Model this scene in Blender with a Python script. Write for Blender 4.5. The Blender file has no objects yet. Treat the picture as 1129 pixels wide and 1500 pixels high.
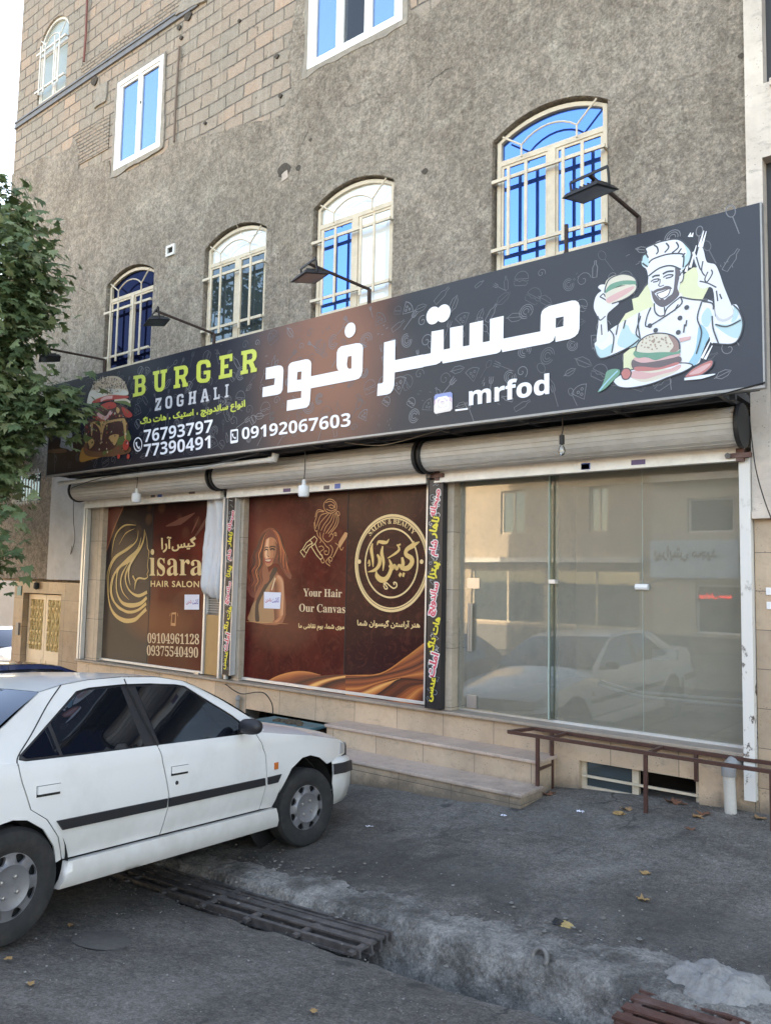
import bpy, math, random
import numpy as np
from mathutils import Vector, Matrix, noise
from mathutils.geometry import delaunay_2d_cdt

scene = bpy.context.scene
COL = scene.collection
R = math.radians
random.seed(7)

# ------------------------------------------------------------------ camera
YAW, PITCH, ROLL, FPX = R(-38.854), R(4.814), R(-1.1475), 1182.8   # focal length in photo pixels (1129 x 1500)
EYE = Vector((0, 0, 1.95))
_f = Vector((math.sin(YAW)*math.cos(PITCH), math.cos(YAW)*math.cos(PITCH), math.sin(PITCH)))
_r = Vector((math.cos(YAW), -math.sin(YAW), 0)); _d = _f.cross(_r)
RT = math.cos(ROLL)*_r + math.sin(ROLL)*_d
DN = -math.sin(ROLL)*_r + math.cos(ROLL)*_d
FW = _f
cam = bpy.data.cameras.new('camera'); cam.lens = FPX/1500*36; cam.sensor_width = 36; cam.sensor_fit = 'AUTO'
cam.clip_start = .05; cam.clip_end = 500
camo = bpy.data.objects.new('camera', cam); COL.objects.link(camo)
camo.matrix_world = Matrix(((RT.x, -DN.x, -FW.x, EYE.x), (RT.y, -DN.y, -FW.y, EYE.y), (RT.z, -DN.z, -FW.z, EYE.z), (0, 0, 0, 1)))
scene.camera = camo

# ------------------------------------------------------------------ sky, sun, exposure
SUN_EL, SUN_AZ = R(25), R(-5)          # azimuth from +Y (behind the building), negative = to the left
w = bpy.data.worlds.new('World'); scene.world = w; w.use_nodes = True
wn = w.node_tree; bg = wn.nodes['Background']
sky = wn.nodes.new('ShaderNodeTexSky'); sky.sky_type = 'NISHITA'; sky.sun_disc = False
sky.sun_elevation = SUN_EL; sky.sun_rotation = SUN_AZ; sky.air_density = 1.0; sky.dust_density = 1.6; sky.ozone_density = 1.2
wn.links.new(sky.outputs[0], bg.inputs[0]); bg.inputs[1].default_value = .15
sl = bpy.data.lights.new('sun', 'SUN'); sl.energy = 3.5; sl.angle = R(.5); sl.color = (1, .93, .82)
so = bpy.data.objects.new('sun', sl); COL.objects.link(so)
_sd = Vector((math.sin(SUN_AZ)*math.cos(SUN_EL), math.cos(SUN_AZ)*math.cos(SUN_EL), math.sin(SUN_EL)))
so.rotation_euler = _sd.to_track_quat('Z', 'Y').to_euler(); so.location = (0, 20, 30)
vs = scene.view_settings; vs.view_transform = 'Standard'; vs.look = 'None'; vs.gamma = 1; vs.exposure = 2.85; vs.use_white_balance = True; vs.white_balance_temperature = 8700; vs.white_balance_tint = 14; vs.use_curve_mapping = False
cy = scene.cycles; cy.max_bounces = 8; cy.diffuse_bounces = 4; cy.glossy_bounces = 4; cy.transparent_max_bounces = 12; cy.transmission_bounces = 4
cy.caustics_reflective = False; cy.caustics_refractive = False; cy.use_denoising = True

# ------------------------------------------------------------------ geometry helpers
def ray(px, py):
    return RT*((px-564.5)/FPX) + DN*((py-750)/FPX) + FW
def at(px, py, Y):                       # where the sight line of a photo point meets the upright plane y = Y
    d = ray(px, py); t = Y/d.y
    return Vector((d.x*t, Y, EYE.z+d.z*t))
def xz(px, py, Y):
    p = at(px, py, Y); return (p.x, p.z)

def gz(x, y):                            # height of the street surface
    al = .12+.06*(min(x, 1.0)+1.87)
    if x > 1: al += .02*(x-1)
    if x < -9: al += .03*(-9-x)*.6
    if y > 3.9: c = -(7.2-min(y, 7.2))*.07
    else:
        t = max(0, 3.65-y); c = -.235+.15*min(t, 2.4) + .03*max(0, min(t, 6)-2.4)
    return al+c
def gp(px, py):                          # street point seen at a photo pixel
    d = ray(px, py); t = 2.0
    for _ in range(60):
        x, y = d.x*t, d.y*t
        t += ((gz(x, y)-EYE.z)/d.z-t)*.5
    return Vector((d.x*t, d.y*t, EYE.z+d.z*t))

ORG = {}
def finish(o, parent, label=None, cat=None, group=None, kind=None):
    COL.objects.link(o)
    if parent is not None: o.parent = parent
    if label: o['label'] = label
    if cat: o['category'] = cat
    if group: o['group'] = group
    if kind: o['kind'] = kind
    return o
def thing(name, loc, label, cat, group=None):
    o = bpy.data.objects.new(name, None); o.empty_display_size = .2
    finish(o, None, label, cat, group); o.location = loc; ORG[o.name] = Vector(loc)
    return o

class MB:
    """collects shapes and links them as ONE mesh object"""
    def __init__(s): s.v = []; s.f = []; s.m = []; s.cur = 0
    def mat(s, i): s.cur = i; return s
    def add(s, vs, fs):
        n = len(s.v); s.v += [tuple(p) for p in vs]
        for f in fs: s.f.append(tuple(i+n for i in f)); s.m.append(s.cur)
        return s
    def box(s, x0, x1, y0, y1, z0, z1):
        x0, x1 = sorted((x0, x1)); y0, y1 = sorted((y0, y1)); z0, z1 = sorted((z0, z1))
        return s.add([(x0,y0,z0),(x1,y0,z0),(x1,y1,z0),(x0,y1,z0),(x0,y0,z1),(x1,y0,z1),(x1,y1,z1),(x0,y1,z1)],
                     [(0,3,2,1),(4,5,6,7),(0,1,5,4),(1,2,6,5),(2,3,7,6),(3,0,4,7)])
    def bar(s, a, b, wx, wz, up=(0,0,1)):      # square bar between two points
        a, b = Vector(a), Vector(b); d = (b-a).normalized(); u = Vector(up)
        if abs(d.dot(u)) > .95: u = Vector((0, 1, 0))
        e = d.cross(u).normalized(); g = e.cross(d)
        vs = [q+e*sx*wx/2+g*sz*wz/2 for q in (a, b) for sx, sz in ((-1,-1),(1,-1),(1,1),(-1,1))]
        return s.add(vs, [(0,1,2,3),(7,6,5,4),(0,4,5,1),(1,5,6,2),(2,6,7,3),(3,7,4,0)])
    def tube(s, pts, r, n=8, cap=True):
        pts = [Vector(p) for p in pts]; rr = r if isinstance(r, (list, tuple)) else [r]*len(pts)
        ring = []; pe = None
        for i, p in enumerate(pts):
            d = (pts[min(i+1, len(pts)-1)]-pts[max(i-1, 0)]).normalized()
            if pe is None:
                u = Vector((0,0,1)) if abs(d.z) < .9 else Vector((1,0,0)); e = d.cross(u).normalized()
            else: e = (pe-d*pe.dot(d)).normalized()
            pe = e; g = d.cross(e)
            ring.append([p+(e*math.cos(2*math.pi*k/n)+g*math.sin(2*math.pi*k/n))*rr[i] for k in range(n)])
        vs = [q for rg in ring for q in rg]; fs = []
        for i in range(len(pts)-1):
            for k in range(n): fs.append((i*n+k, i*n+(k+1)%n, (i+1)*n+(k+1)%n, (i+1)*n+k))
        if cap: fs += [tuple(range(n))[::-1], tuple((len(pts)-1)*n+k for k in range(n))]
        return s.add(vs, fs)
    def lathe(s, prof, c, axis, n=32, wrap=False):   # prof: (radius, offset along axis)
        a = Vector(axis).normalized(); u = Vector((0,0,1)) if abs(a.z) < .9 else Vector((1,0,0))
        e = a.cross(u).normalized(); g = a.cross(e); c = Vector(c); m = len(prof)
        vs = [c+a*h+(e*math.cos(2*math.pi*k/n)+g*math.sin(2*math.pi*k/n))*r for k in range(n) for r, h in prof]
        fs = [(k*m+i, k*m+i+1, ((k+1)%n)*m+i+1, ((k+1)%n)*m+i) for k in range(n) for i in range(m-1)]
        return s.add(vs, fs)
    def grid(s, P):                              # P[i][j] points
        a, b = len(P), len(P[0])
        return s.add([q for row in P for q in row], [(i*b+j, i*b+j+1, (i+1)*b+j+1, (i+1)*b+j) for i in range(a-1) for j in range(b-1)])
    def prism(s, contours, y0, y1, rule='eo', back=True):   # (x, z) outlines pushed from y0 (front) to y1
        V, T = fill(contours, rule)
        n = len(V); cnt = {}
        for t in T:
            for i in range(3):
                e = (t[i], t[(i+1)%3]); k = tuple(sorted(e)); cnt.setdefault(k, []).append(e)
        vs = [(x, y0, z) for x, z in V]+[(x, y1, z) for x, z in V]
        fs = list(T)
        if back: fs += [(c+n, b+n, a+n) for a, b, c in T]
        fs += [(e[0][1], e[0][0], e[0][0]+n, e[0][1]+n) for e in cnt.values() if len(e) == 1]
        return s.add(vs, fs)
    def build(s, name, mats, parent=None, smooth=False, org=None, bevel=0, auto=None, sub=0, **kw):
        mats = mats if isinstance(mats, (list, tuple)) else [mats]
        L = ORG[parent.name] if parent is not None else (Vector(org) if org is not None else Vector((0,0,0)))
        me = bpy.data.meshes.new(name)
        me.from_pydata([(x-L.x, y-L.y, z-L.z) for x, y, z in s.v], [], s.f)
        for m in mats: me.materials.append(m)
        me.polygons.foreach_set('material_index', s.m)
        if smooth: me.polygons.foreach_set('use_smooth', [True]*len(me.polygons))
        if auto: me.set_sharp_from_angle(angle=R(auto))
        me.update()
        o = bpy.data.objects.new(name, me); finish(o, parent, **kw)
        ORG[o.name] = L
        if parent is None: o.location = L
        if bevel:
            b = o.modifiers.new('bevel', 'BEVEL'); b.width = bevel; b.segments = 2; b.limit_method = 'ANGLE'; b.angle_limit = R(40)
        if sub:
            b = o.modifiers.new('sub', 'SUBSURF'); b.levels = sub; b.render_levels = sub
        return o

def fill(contours, rule='eo', extra=()):
    """triangulate 2-D outlines (holes by even-odd or non-zero winding)"""
    vs = []; es = []
    for c in contours:
        n0 = len(vs); k = len(c)
        vs += [Vector((p[0], p[1])) for p in c]; es += [(n0+i, n0+(i+1)%k) for i in range(k)]
    vs += [Vector((p[0], p[1])) for p in extra]
    V, E, F, _, _, _ = delaunay_2d_cdt(vs, es, [], 0, 1e-6)
    V = np.array([(p.x, p.y) for p in V])
    if len(F) == 0: return [], []
    T = np.array([f[:3] for f in F])
    c = V[T].mean(1); wind = np.zeros(len(c), int)
    for q in contours:
        a = np.array([(p[0], p[1]) for p in q], float); b = np.roll(a, -1, 0)
        for lo in range(0, len(c), 400):
            cc = c[lo:lo+400]
            ay, by = a[None, :, 1], b[None, :, 1]; y = cc[:, 1:2]
            cr = (b[None, :, 0]-a[None, :, 0])*(y-ay)-(cc[:, 0:1]-a[None, :, 0])*(by-ay)
            up = (ay <= y) & (by > y) & (cr > 0); dn = (ay > y) & (by <= y) & (cr < 0)
            wind[lo:lo+400] += up.sum(1)-dn.sum(1)
    keep = (wind % 2 != 0) if rule == 'eo' else (wind != 0)
    T = T[keep]
    A, B, Cc = V[T[:, 0]], V[T[:, 1]], V[T[:, 2]]
    ar = (B[:, 0]-A[:, 0])*(Cc[:, 1]-A[:, 1])-(B[:, 1]-A[:, 1])*(Cc[:, 0]-A[:, 0])
    T[ar < 0] = T[ar < 0][:, ::-1]
    return [tuple(p) for p in V.tolist()], [tuple(t) for t in T.tolist()]

def smooth_line(pts, closed=False, n=4):
    P = [np.array(p, float) for p in pts]; m = len(P); out = []
    if m < 3: return [tuple(p) for p in P]
    for i in range(m if closed else m-1):
        g = lambda k: P[k % m] if closed else P[max(0, min(m-1, k))]
        a, b, c, d = g(i-1), g(i), g(i+1), g(i+2)
        for k in range(n):
            t = k/n
            out.append(tuple(.5*(2*b+(c-a)*t+(2*a-5*b+4*c-d)*t*t+(3*b-a-3*c+d)*t**3)))
    if not closed: out.append(tuple(P[-1]))
    return out

# ------------------------------------------------------------------ text outlines
_ARB = {'ا':(0xFE8D,2),'آ':(0xFE81,2),'ب':(0xFE8F,4),'پ':(0xFB56,4),'ت':(0xFE95,4),'ج':(0xFE9D,4),'چ':(0xFB7A,4),'ح':(0xFEA1,4),'خ':(0xFEA5,4),'د':(0xFEA9,2),'ر':(0xFEAD,2),'ز':(0xFEAF,2),'س':(0xFEB1,4),'ش':(0xFEB5,4),'ص':(0xFEB9,4),'ع':(0xFEC9,4),'ف':(0xFED1,4),'ق':(0xFED5,4),'ک':(0xFB8E,4),'گ':(0xFB92,4),'ل':(0xFEDD,4),'م':(0xFEE1,4),'ن':(0xFEE5,4),'و':(0xFEED,2),'ه':(0xFEE9,4),'ی':(0xFBFC,4)}
def arabic(s):                            # joined letter forms, right to left
    out = []
    for i, c in enumerate(s):
        if c not in _ARB: out.append(c); continue
        b, n = _ARB[c]
        pv = i > 0 and s[i-1] in _ARB and _ARB[s[i-1]][1] == 4
        nx = n == 4 and i+1 < len(s) and s[i+1] in _ARB
        out.append(chr(b+((3 if nx else 1) if pv else (2 if nx else 0))))
    return ''.join(reversed(out))
def style(s, up, lo, dg):
    r = ''
    for ch in s:
        if 'A' <= ch <= 'Z': r += chr(up+ord(ch)-65)
        elif 'a' <= ch <= 'z': r += chr(lo+ord(ch)-97)
        elif '0' <= ch <= '9': r += chr(dg+ord(ch)-48)
        else: r += ch
    return r
def serif(s): return style(s, 0x1D400, 0x1D41A, 0x1D7CE)
def heavy(s): return style(s, 0x1D5D4, 0x1D5EE, 0x1D7EC)
_gc = {}
def outlines(s, bold=0, res=4, spacing=1.0):
    key = (s, bold, res, spacing)
    if key in _gc: return _gc[key]
    c = bpy.data.curves.new('lettering', 'FONT'); c.body = s; c.space_character = spacing
    o = bpy.data.objects.new('lettering', c); COL.objects.link(o)
    dg = bpy.context.evaluated_depsgraph_get(); cu = o.evaluated_get(dg).to_curve(dg)
    res_ = []
    for sp in cu.splines:
        b = sp.bezier_points; n = len(b); q = []
        for i in range(n):
            p0, h0, h1, p1 = b[i].co, b[i].handle_right, b[(i+1) % n].handle_left, b[(i+1) % n].co
            straight = ((h0-p0).cross(p1-p0)).length < 1e-5 and ((h1-p1).cross(p1-p0)).length < 1e-5
            for k in range(1 if straight else res):
                t = k/res if not straight else 0
                a = p0*(1-t)**3+h0*3*t*(1-t)**2+h1*3*t*t*(1-t)+p1*t**3
                q.append((a.x, a.y))
        r = []
        for p in q:
            if not r or abs(p[0]-r[-1][0])+abs(p[1]-r[-1][1]) > 1e-4: r.append(p)
        if len(r) > 2: res_.append(np.array(r))
    o.evaluated_get(dg).to_curve_clear()
    bpy.data.objects.remove(o); bpy.data.curves.remove(c)
    if bold:
        area = lambda a: .5*np.sum(a[:, 0]*np.roll(a[:, 1], -1)-np.roll(a[:, 0], -1)*a[:, 1])
        sg = 1 if sum(area(a) for a in res_) > 0 else -1
        out = []
        for a in res_:
            d0 = a-np.roll(a, 1, 0); d1 = np.roll(a, -1, 0)-a
            nn = []
            for u, v in zip(d0, d1):
                u = u/(np.linalg.norm(u)+1e-9); v = v/(np.linalg.norm(v)+1e-9)
                n0 = np.array([u[1], -u[0]]); n1 = np.array([v[1], -v[0]]); m = n0+n1; L = np.linalg.norm(m)
                if L < .3: m = n0
                else: m = m/L*min(1.6, 2/max(L, .8))
                nn.append(m)
            out.append(a+sg*bold*np.array(nn))
        res_ = out
    _gc[key] = res_
    return res_

class Art:
    """flat printed artwork on an upright plane y = Y: each colour a thin layer of one mesh"""
    def __init__(s, Y, step=.0003, first=.0015): s.mb = MB(); s.Y = Y; s.k = 0; s.step = step; s.first = first; s.mats = []; s.mod = 100000
    def lay(s): s.k += 1; return s.Y-s.first-(s.k % s.mod)*s.step
    def mi(s, m):
        if m not in s.mats: s.mats.append(m)
        s.mb.cur = s.mats.index(m)
    def raw(s, contours, m, rule='nz'):
        s.mi(m); y = s.lay(); V, T = fill(contours, rule)
        s.mb.add([(x, y, z) for x, z in V], T); return s
    def poly(s, pts, m, fr=None, sm=True, holes=()):
        cs = []
        for q in (pts,)+tuple(holes):
            q = [fr(p) for p in q] if fr else q
            q = smooth_line(q, True) if sm else q
            cs.append([xz(a, b, s.Y) for a, b in q])
        return s.raw(cs, m, 'eo')
    def stroke(s, pts, wd, m, fr=None, sm=True, closed=False, plane=False, newlayer=True):
        q = [fr(p) for p in pts] if fr else list(pts)
        if sm: q = smooth_line(q, closed, 5)
        if closed: q = q+[q[0]]
        q = [np.array(p if plane else xz(p[0], p[1], s.Y)) for p in q]
        n = len(q); y = s.lay() if newlayer or s.k == 0 else s.Y-s.first-s.k*s.step
        s.mi(m); vs = []
        for i, p in enumerate(q):
            d = q[min(i+1, n-1)]-q[max(i-1, 0)]
            if closed and i in (0, n-1): d = q[1]-q[n-2]
            d = d/(np.linalg.norm(d)+1e-9); t = i/(n-1)
            if isinstance(wd, (list, tuple)):
                u = t*(len(wd)-1); k = min(int(u), len(wd)-2); ww = wd[k]+(wd[k+1]-wd[k])*(u-k)
            else: ww = wd
            e = np.array((-d[1], d[0]))*ww/2
            vs += [(p[0]+e[0], y, p[1]+e[1]), (p[0]-e[0], y, p[1]-e[1])]
        s.mb.add(vs, [(2*i+1, 2*i+3, 2*i+2, 2*i) for i in range(n-1)])
        return s
    def text(s, body, bl, tr, m, bold=0, fr=None, spacing=1.0, warp=None):   # fitted into the box given by two photo points
        if fr: bl, tr = fr(bl), fr(tr)
        a, b = xz(*bl, s.Y), xz(*tr, s.Y)
        g = outlines(body, bold, spacing=spacing)
        lo = np.min([q.min(0) for q in g], 0); hi = np.max([q.max(0) for q in g], 0)
        sc = (np.array(b)-np.array(a))/(hi-lo)
        return s.raw([[tuple(np.array(a)+(p-lo)*sc) for p in q] for q in g], m, 'nz')
    def dot(s, c, r, m, fr=None, n=12, asp=1.0):
        c = fr(c) if fr else c; x, z = xz(c[0], c[1], s.Y)
        return s.raw([[(x+r*asp*math.cos(2*math.pi*k/n), z+r*math.sin(2*math.pi*k/n)) for k in range(n)]], m)
    def build(s, name, parent, **kw): return s.mb.build(name, s.mats, parent, **kw)
def crop(x0, y0, sc): return lambda p: (x0+p[0]/sc, y0+p[1]/sc)

# ------------------------------------------------------------------ materials
def srgb(r, g, b):
    f = lambda c: c/12.92 if c <= .04045 else ((c+.055)/1.055)**2.4
    return (f(r/255), f(g/255), f(b/255))
def mat(name, col, rough=.6, metal=0.0, spec=.5, coat=0, vary=0, vscale=6, bump=0, bscale=40, emit=0, detail=4, dirt=None, dscale=2.5, damt=.5, bdist=.01):
    m = bpy.data.materials.new(name); m.use_nodes = True
    nt = m.node_tree; N = nt.nodes; L = nt.links; b = N['Principled BSDF']
    b.inputs['Base Color'].default_value = (*col, 1); b.inputs['Roughness'].default_value = rough
    b.inputs['Metallic'].default_value = metal; b.inputs['Specular IOR Level'].default_value = spec
    if coat: b.inputs['Coat Weight'].default_value = coat; b.inputs['Coat Roughness'].default_value = .04
    tc = N.new('ShaderNodeTexCoord')
    last = None
    if vary:
        n = N.new('ShaderNodeTexNoise'); n.inputs['Scale'].default_value = vscale; n.inputs['Detail'].default_value = detail; n.inputs['Roughness'].default_value = .65
        L.new(tc.outputs['Object'], n.inputs['Vector'])
        mr = N.new('ShaderNodeMapRange'); mr.inputs[1].default_value = .25; mr.inputs[2].default_value = .75; mr.inputs[3].default_value = 1-vary; mr.inputs[4].default_value = 1+vary
        L.new(n.outputs[0], mr.inputs[0])
        mx = N.new('ShaderNodeVectorMath'); mx.operation = 'SCALE'; mx.inputs[0].default_value = col; L.new(mr.outputs[0], mx.inputs['Scale'])
        last = mx.outputs[0]
    if dirt:
        n = N.new('ShaderNodeTexNoise'); n.inputs['Scale'].default_value = dscale; n.inputs['Detail'].default_value = 7; n.inputs['Roughness'].default_value = .7
        L.new(tc.outputs['Object'], n.inputs['Vector'])
        mr = N.new('ShaderNodeMapRange'); mr.inputs[1].default_value = .48; mr.inputs[2].default_value = .72; mr.inputs[4].default_value = damt
        L.new(n.outputs[0], mr.inputs[0])
        mx = N.new('ShaderNodeMix'); mx.data_type = 'RGBA'; L.new(mr.outputs[0], mx.inputs[0])
        if last: L.new(last, mx.inputs[6])
        else: mx.inputs[6].default_value = (*col, 1)
        mx.inputs[7].default_value = (*dirt, 1); last = mx.outputs[2]
    if last: L.new(last, b.inputs['Base Color'])
    if bump:
        n = N.new('ShaderNodeTexNoise'); n.inputs['Scale'].default_value = bscale; n.inputs['Detail'].default_value = 5; n.inputs['Roughness'].default_value = .6
        L.new(tc.outputs['Object'], n.inputs['Vector'])
        bp = N.new('ShaderNodeBump'); bp.inputs['Strength'].default_value = bump; bp.inputs['Distance'].default_value = bdist
        L.new(n.outputs[0], bp.inputs['Height']); L.new(bp.outputs[0], b.inputs['Normal'])
    if emit:
        b.inputs['Emission Color'].default_value = (*col, 1); b.inputs['Emission Strength'].default_value = emit
    return m
class NG:
    """small helper for longer node materials"""
    def __init__(s, name):
        s.m = bpy.data.materials.new(name); s.m.use_nodes = True; s.nt = s.m.node_tree; s.N = s.nt.nodes
        s.b = s.N['Principled BSDF']; s.tc = s.N.new('ShaderNodeTexCoord'); s.obj = s.tc.outputs['Object']
        g = s.N.new('ShaderNodeNewGeometry'); s.pos = g.outputs['Position']
    def link(s, a, b): s.nt.links.new(a, b)
    def val(s, sock, v):
        if hasattr(v, 'is_linked') or isinstance(v, bpy.types.NodeSocket): s.link(v, sock)
        elif isinstance(v, (tuple, list)) and len(v) == 3 and sock.type == 'RGBA': sock.default_value = (*v, 1)
        else: sock.default_value = v
    def noise(s, scale, detail=5, rough=.6, vec=None, dist=0):
        n = s.N.new('ShaderNodeTexNoise'); n.inputs['Scale'].default_value = scale; n.inputs['Detail'].default_value = detail
        n.inputs['Roughness'].default_value = rough; n.inputs['Distortion'].default_value = dist
        s.link(vec or s.pos, n.inputs['Vector']); return n.outputs[0]
    def rng(s, v, a, b, c=0., d=1.):
        n = s.N.new('ShaderNodeMapRange'); s.val(n.inputs[0], v)
        for i, q in enumerate((a, b, c, d)): n.inputs[i+1].default_value = q
        return n.outputs[0]
    def mix(s, f, a, b, blend='MIX'):
        n = s.N.new('ShaderNodeMix'); n.data_type = 'RGBA'; n.blend_type = blend
        s.val(n.inputs[0], f); s.val(n.inputs[6], a); s.val(n.inputs[7], b); return n.outputs[2]
    def math(s, op, a, b=0.):
        n = s.N.new('ShaderNodeMath'); n.operation = op; s.val(n.inputs[0], a); s.val(n.inputs[1], b); return n.outputs[0]
    def scale(s, vec, v):
        n = s.N.new('ShaderNodeVectorMath'); n.operation = 'MULTIPLY'; s.link(vec, n.inputs[0]); n.inputs[1].default_value = v; return n.outputs[0]
    def sep(s, vec):
        n = s.N.new('ShaderNodeSeparateXYZ'); s.link(vec, n.inputs[0]); return n.outputs
    def comb(s, x, y, z=0.):
        n = s.N.new('ShaderNodeCombineXYZ'); s.val(n.inputs[0], x); s.val(n.inputs[1], y); s.val(n.inputs[2], z); return n.outputs[0]
    def bump(s, h, strength, dist, prev=None):
        n = s.N.new('ShaderNodeBump'); n.inputs['Strength'].default_value = strength; n.inputs['Distance'].default_value = dist
        s.link(h, n.inputs['Height'])
        if prev: s.link(prev, n.inputs['Normal'])
        return n.outputs[0]
    def ramp(s, v, stops):
        n = s.N.new('ShaderNodeValToRGB'); s.link(v, n.inputs[0]); e = n.color_ramp.elements
        while len(e) < len(stops): e.new(.5)
        for q, (p, c) in zip(e, stops): q.position = p; q.color = (*c, 1)
        return n.outputs[0]
    def out(s, col=None, rough=None, normal=None):
        if col is not None: s.val(s.b.inputs['Base Color'], col)
        if rough is not None: s.val(s.b.inputs['Roughness'], rough)
        if normal is not None: s.link(normal, s.b.inputs['Normal'])
        return s.m
# ------------------------------------------------------------------ street: road, gutter, apron
def fb(x, y, sc, seed=0):
    return noise.fractal(Vector((x*sc+seed, y*sc-seed, seed*.37)), 1.0, 2.1, 4)
def asphalt(name, dark, light, stain, seed, soil=False):
    g = NG(name)
    big = g.rng(g.noise(.75, 7, .65, dist=.9), .40, .60); mid = g.rng(g.noise(3.2, 7, .7), .36, .66); fine = g.noise(75, 5, .8)
    col = g.mix(big, dark, light); col = g.mix(g.math('MULTIPLY', mid, .45), col, stain); sm_ = g.rng(g.noise(11, 6, .75), .54, .64, 0, .45); col = g.mix(sm_, col, (.20, .188, .17)); sd_ = g.rng(g.noise(8, 6, .75, g.scale(g.pos, (.6, 1.6, 1))), .56, .66, 0, .5); col = g.mix(sd_, col, (.038, .035, .033))
    sp = g.rng(fine, .38, .62, .55, 1.5); vm = g.N.new('ShaderNodeVectorMath'); vm.operation = 'SCALE'; g.link(col, vm.inputs[0]); g.link(sp, vm.inputs['Scale']); col = vm.outputs[0]
    s2 = g.rng(g.noise(24, 7, .82), .41, .59, .70, 1.28); v2_ = g.N.new('ShaderNodeVectorMath'); v2_.operation = 'SCALE'; g.link(col, v2_.inputs[0]); g.link(s2, v2_.inputs['Scale']); col = v2_.outputs[0]
    v = g.N.new('ShaderNodeTexVoronoi'); v.inputs['Scale'].default_value = 55; g.link(g.pos, v.inputs['Vector'])
    chips = g.math('LESS_THAN', v.outputs['Distance'], .16)
    col = g.mix(g.math('MULTIPLY', chips, g.rng(g.noise(7, 2, .5), .45, .6, 0, .5)), col, (.26, .25, .235))
    # grease spots
    v2 = g.N.new('ShaderNodeTexVoronoi'); v2.inputs['Scale'].default_value = 1.7; v2.inputs['Randomness'].default_value = 1
    wob = g.N.new('ShaderNodeVectorMath'); wob.operation = 'ADD'; g.link(g.pos, wob.inputs[0])
    nz = g.N.new('ShaderNodeTexNoise'); nz.inputs['Scale'].default_value = 9; g.link(g.pos, nz.inputs['Vector'])
    sc = g.scale(nz.outputs['Color'], (.12, .12, .12)); g.link(sc, wob.inputs[1]); g.link(wob.outputs[0], v2.inputs['Vector'])
    spot = g.rng(v2.outputs['Distance'], .085, .14, .75, 0)
    keep = g.math('GREATER_THAN', g.sep(v2.outputs['Color'])[0], .45)
    col = g.mix(g.math('MULTIPLY', spot, keep), col, (.032, .032, .033))
    # cracks
    v3 = g.N.new('ShaderNodeTexVoronoi'); v3.feature = 'DISTANCE_TO_EDGE'; v3.inputs['Scale'].default_value = .8; g.link(wob.outputs[0], v3.inputs['Vector'])
    cr = g.math('MULTIPLY', g.rng(v3.outputs['Distance'], .004, .012, .7, 0), g.rng(g.noise(.9, 3, .5), .5, .62))
    col = g.mix(cr, col, (.012, .012, .012))
    if soil:                                 # black soil washed up along the gutter lip
        yy = g.math('ADD', g.sep(g.pos)[1], g.math('MULTIPLY', g.math('SUBTRACT', g.noise(1.6, 6, .7), .5), 1.6))
        so_ = g.math('MULTIPLY', g.rng(yy, 4.35, 4.55), g.rng(yy, 5.0, 5.5, 1, 0)); col = g.mix(g.math('MULTIPLY', so_, .5), col, (.036, .034, .032))
    # dusty film of pale dirt
    col = g.mix(g.rng(g.noise(1.3, 7, .7), .5, .8, 0, .4), col, (.21, .20, .185))
    h = g.math('ADD', g.math('MULTIPLY', fine, .6), g.math('MULTIPLY', g.noise(22, 4, .6), .8))
    return g.out(col, g.rng(mid, 0, 1, .72, .95), g.bump(h, .8, .012))
M_road = asphalt('road_asphalt', (.082, .075, .068), (.150, .139, .127), (.10, .092, .083), 1)
M_apron = asphalt('apron_asphalt', (.082, .075, .068), (.195, .181, .165), (.122, .113, .103), 2, True)
def concrete_mat(name, a, b, c):
    g = NG(name)
    n1 = g.rng(g.noise(3.2, 7, .7), .32, .7); n2 = g.noise(26, 5, .7)
    col = g.mix(n1, a, b); col = g.mix(g.rng(n2, .5, .75, 0, .8), col, c)
    return g.out(col, .92, g.bump(g.math('ADD', g.noise(14, 6, .7), g.math('MULTIPLY', n2, .4)), .9, .03))
M_conc = concrete_mat('rough_concrete', (.085, .083, .08), (.20, .195, .185), (.05, .05, .05))
M_pit = concrete_mat('gutter_dirt', (.018, .018, .018), (.05, .048, .045), (.012, .012, .012))

def y_near(x): return 3.67+.055*fb(x, 0, 1.9, 3)+.02*fb(x, 0, 7, 5)
def y_far(x): return 4.09+.07*fb(x, 3, 1.4, 8)+.02*fb(x, 3, 6, 9)
def rimw(x): return .30+.16*fb(x, 7, .8, 4)
def span(a, b, st): return list(np.arange(a, b, st))
XS = span(-70, -14, 4)+span(-14, -7, .5)+span(-7, 1.2, .06)+span(1.2, 4, .4)+span(4, 46, 4)
def bumpz(x, y, amp):
    return amp*fb(x, y, 1.1, 2)+amp*.45*fb(x, y, 4.2, 6)
m = MB(); rows = [0, .15, .3, .42, .5]+list(np.linspace(.54, 1, 84))
m.grid([[(x, -9.2+v*(y_near(x)+9.2), gz(x, -9.2+v*(y_near(x)+9.2))+bumpz(x, v*13, .018)-.02*max(0, (v-.985)/.015)) for v in rows] for x in XS])
m.build('road', M_road, smooth=True, kind='structure')
m = MB(); rows = list(np.linspace(0, 1, 66)**1.1)
P = []
for x in XS:
    y0 = y_far(x)+rimw(x)*.6; row = []
    for v in rows:
        y = y0+v*(7.6-y0); row.append((x, y, gz(x, y)+bumpz(x, y, .02)*min(1, (7.6-y)*1.5)+(.004 if v > 0 else -.03)))
    row.append((x, 30, gz(x, 7.2))); P.append(row)
m.grid([r[::-1] for r in P]).build('apron_pavement', M_apron, smooth=True, kind='structure')
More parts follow.
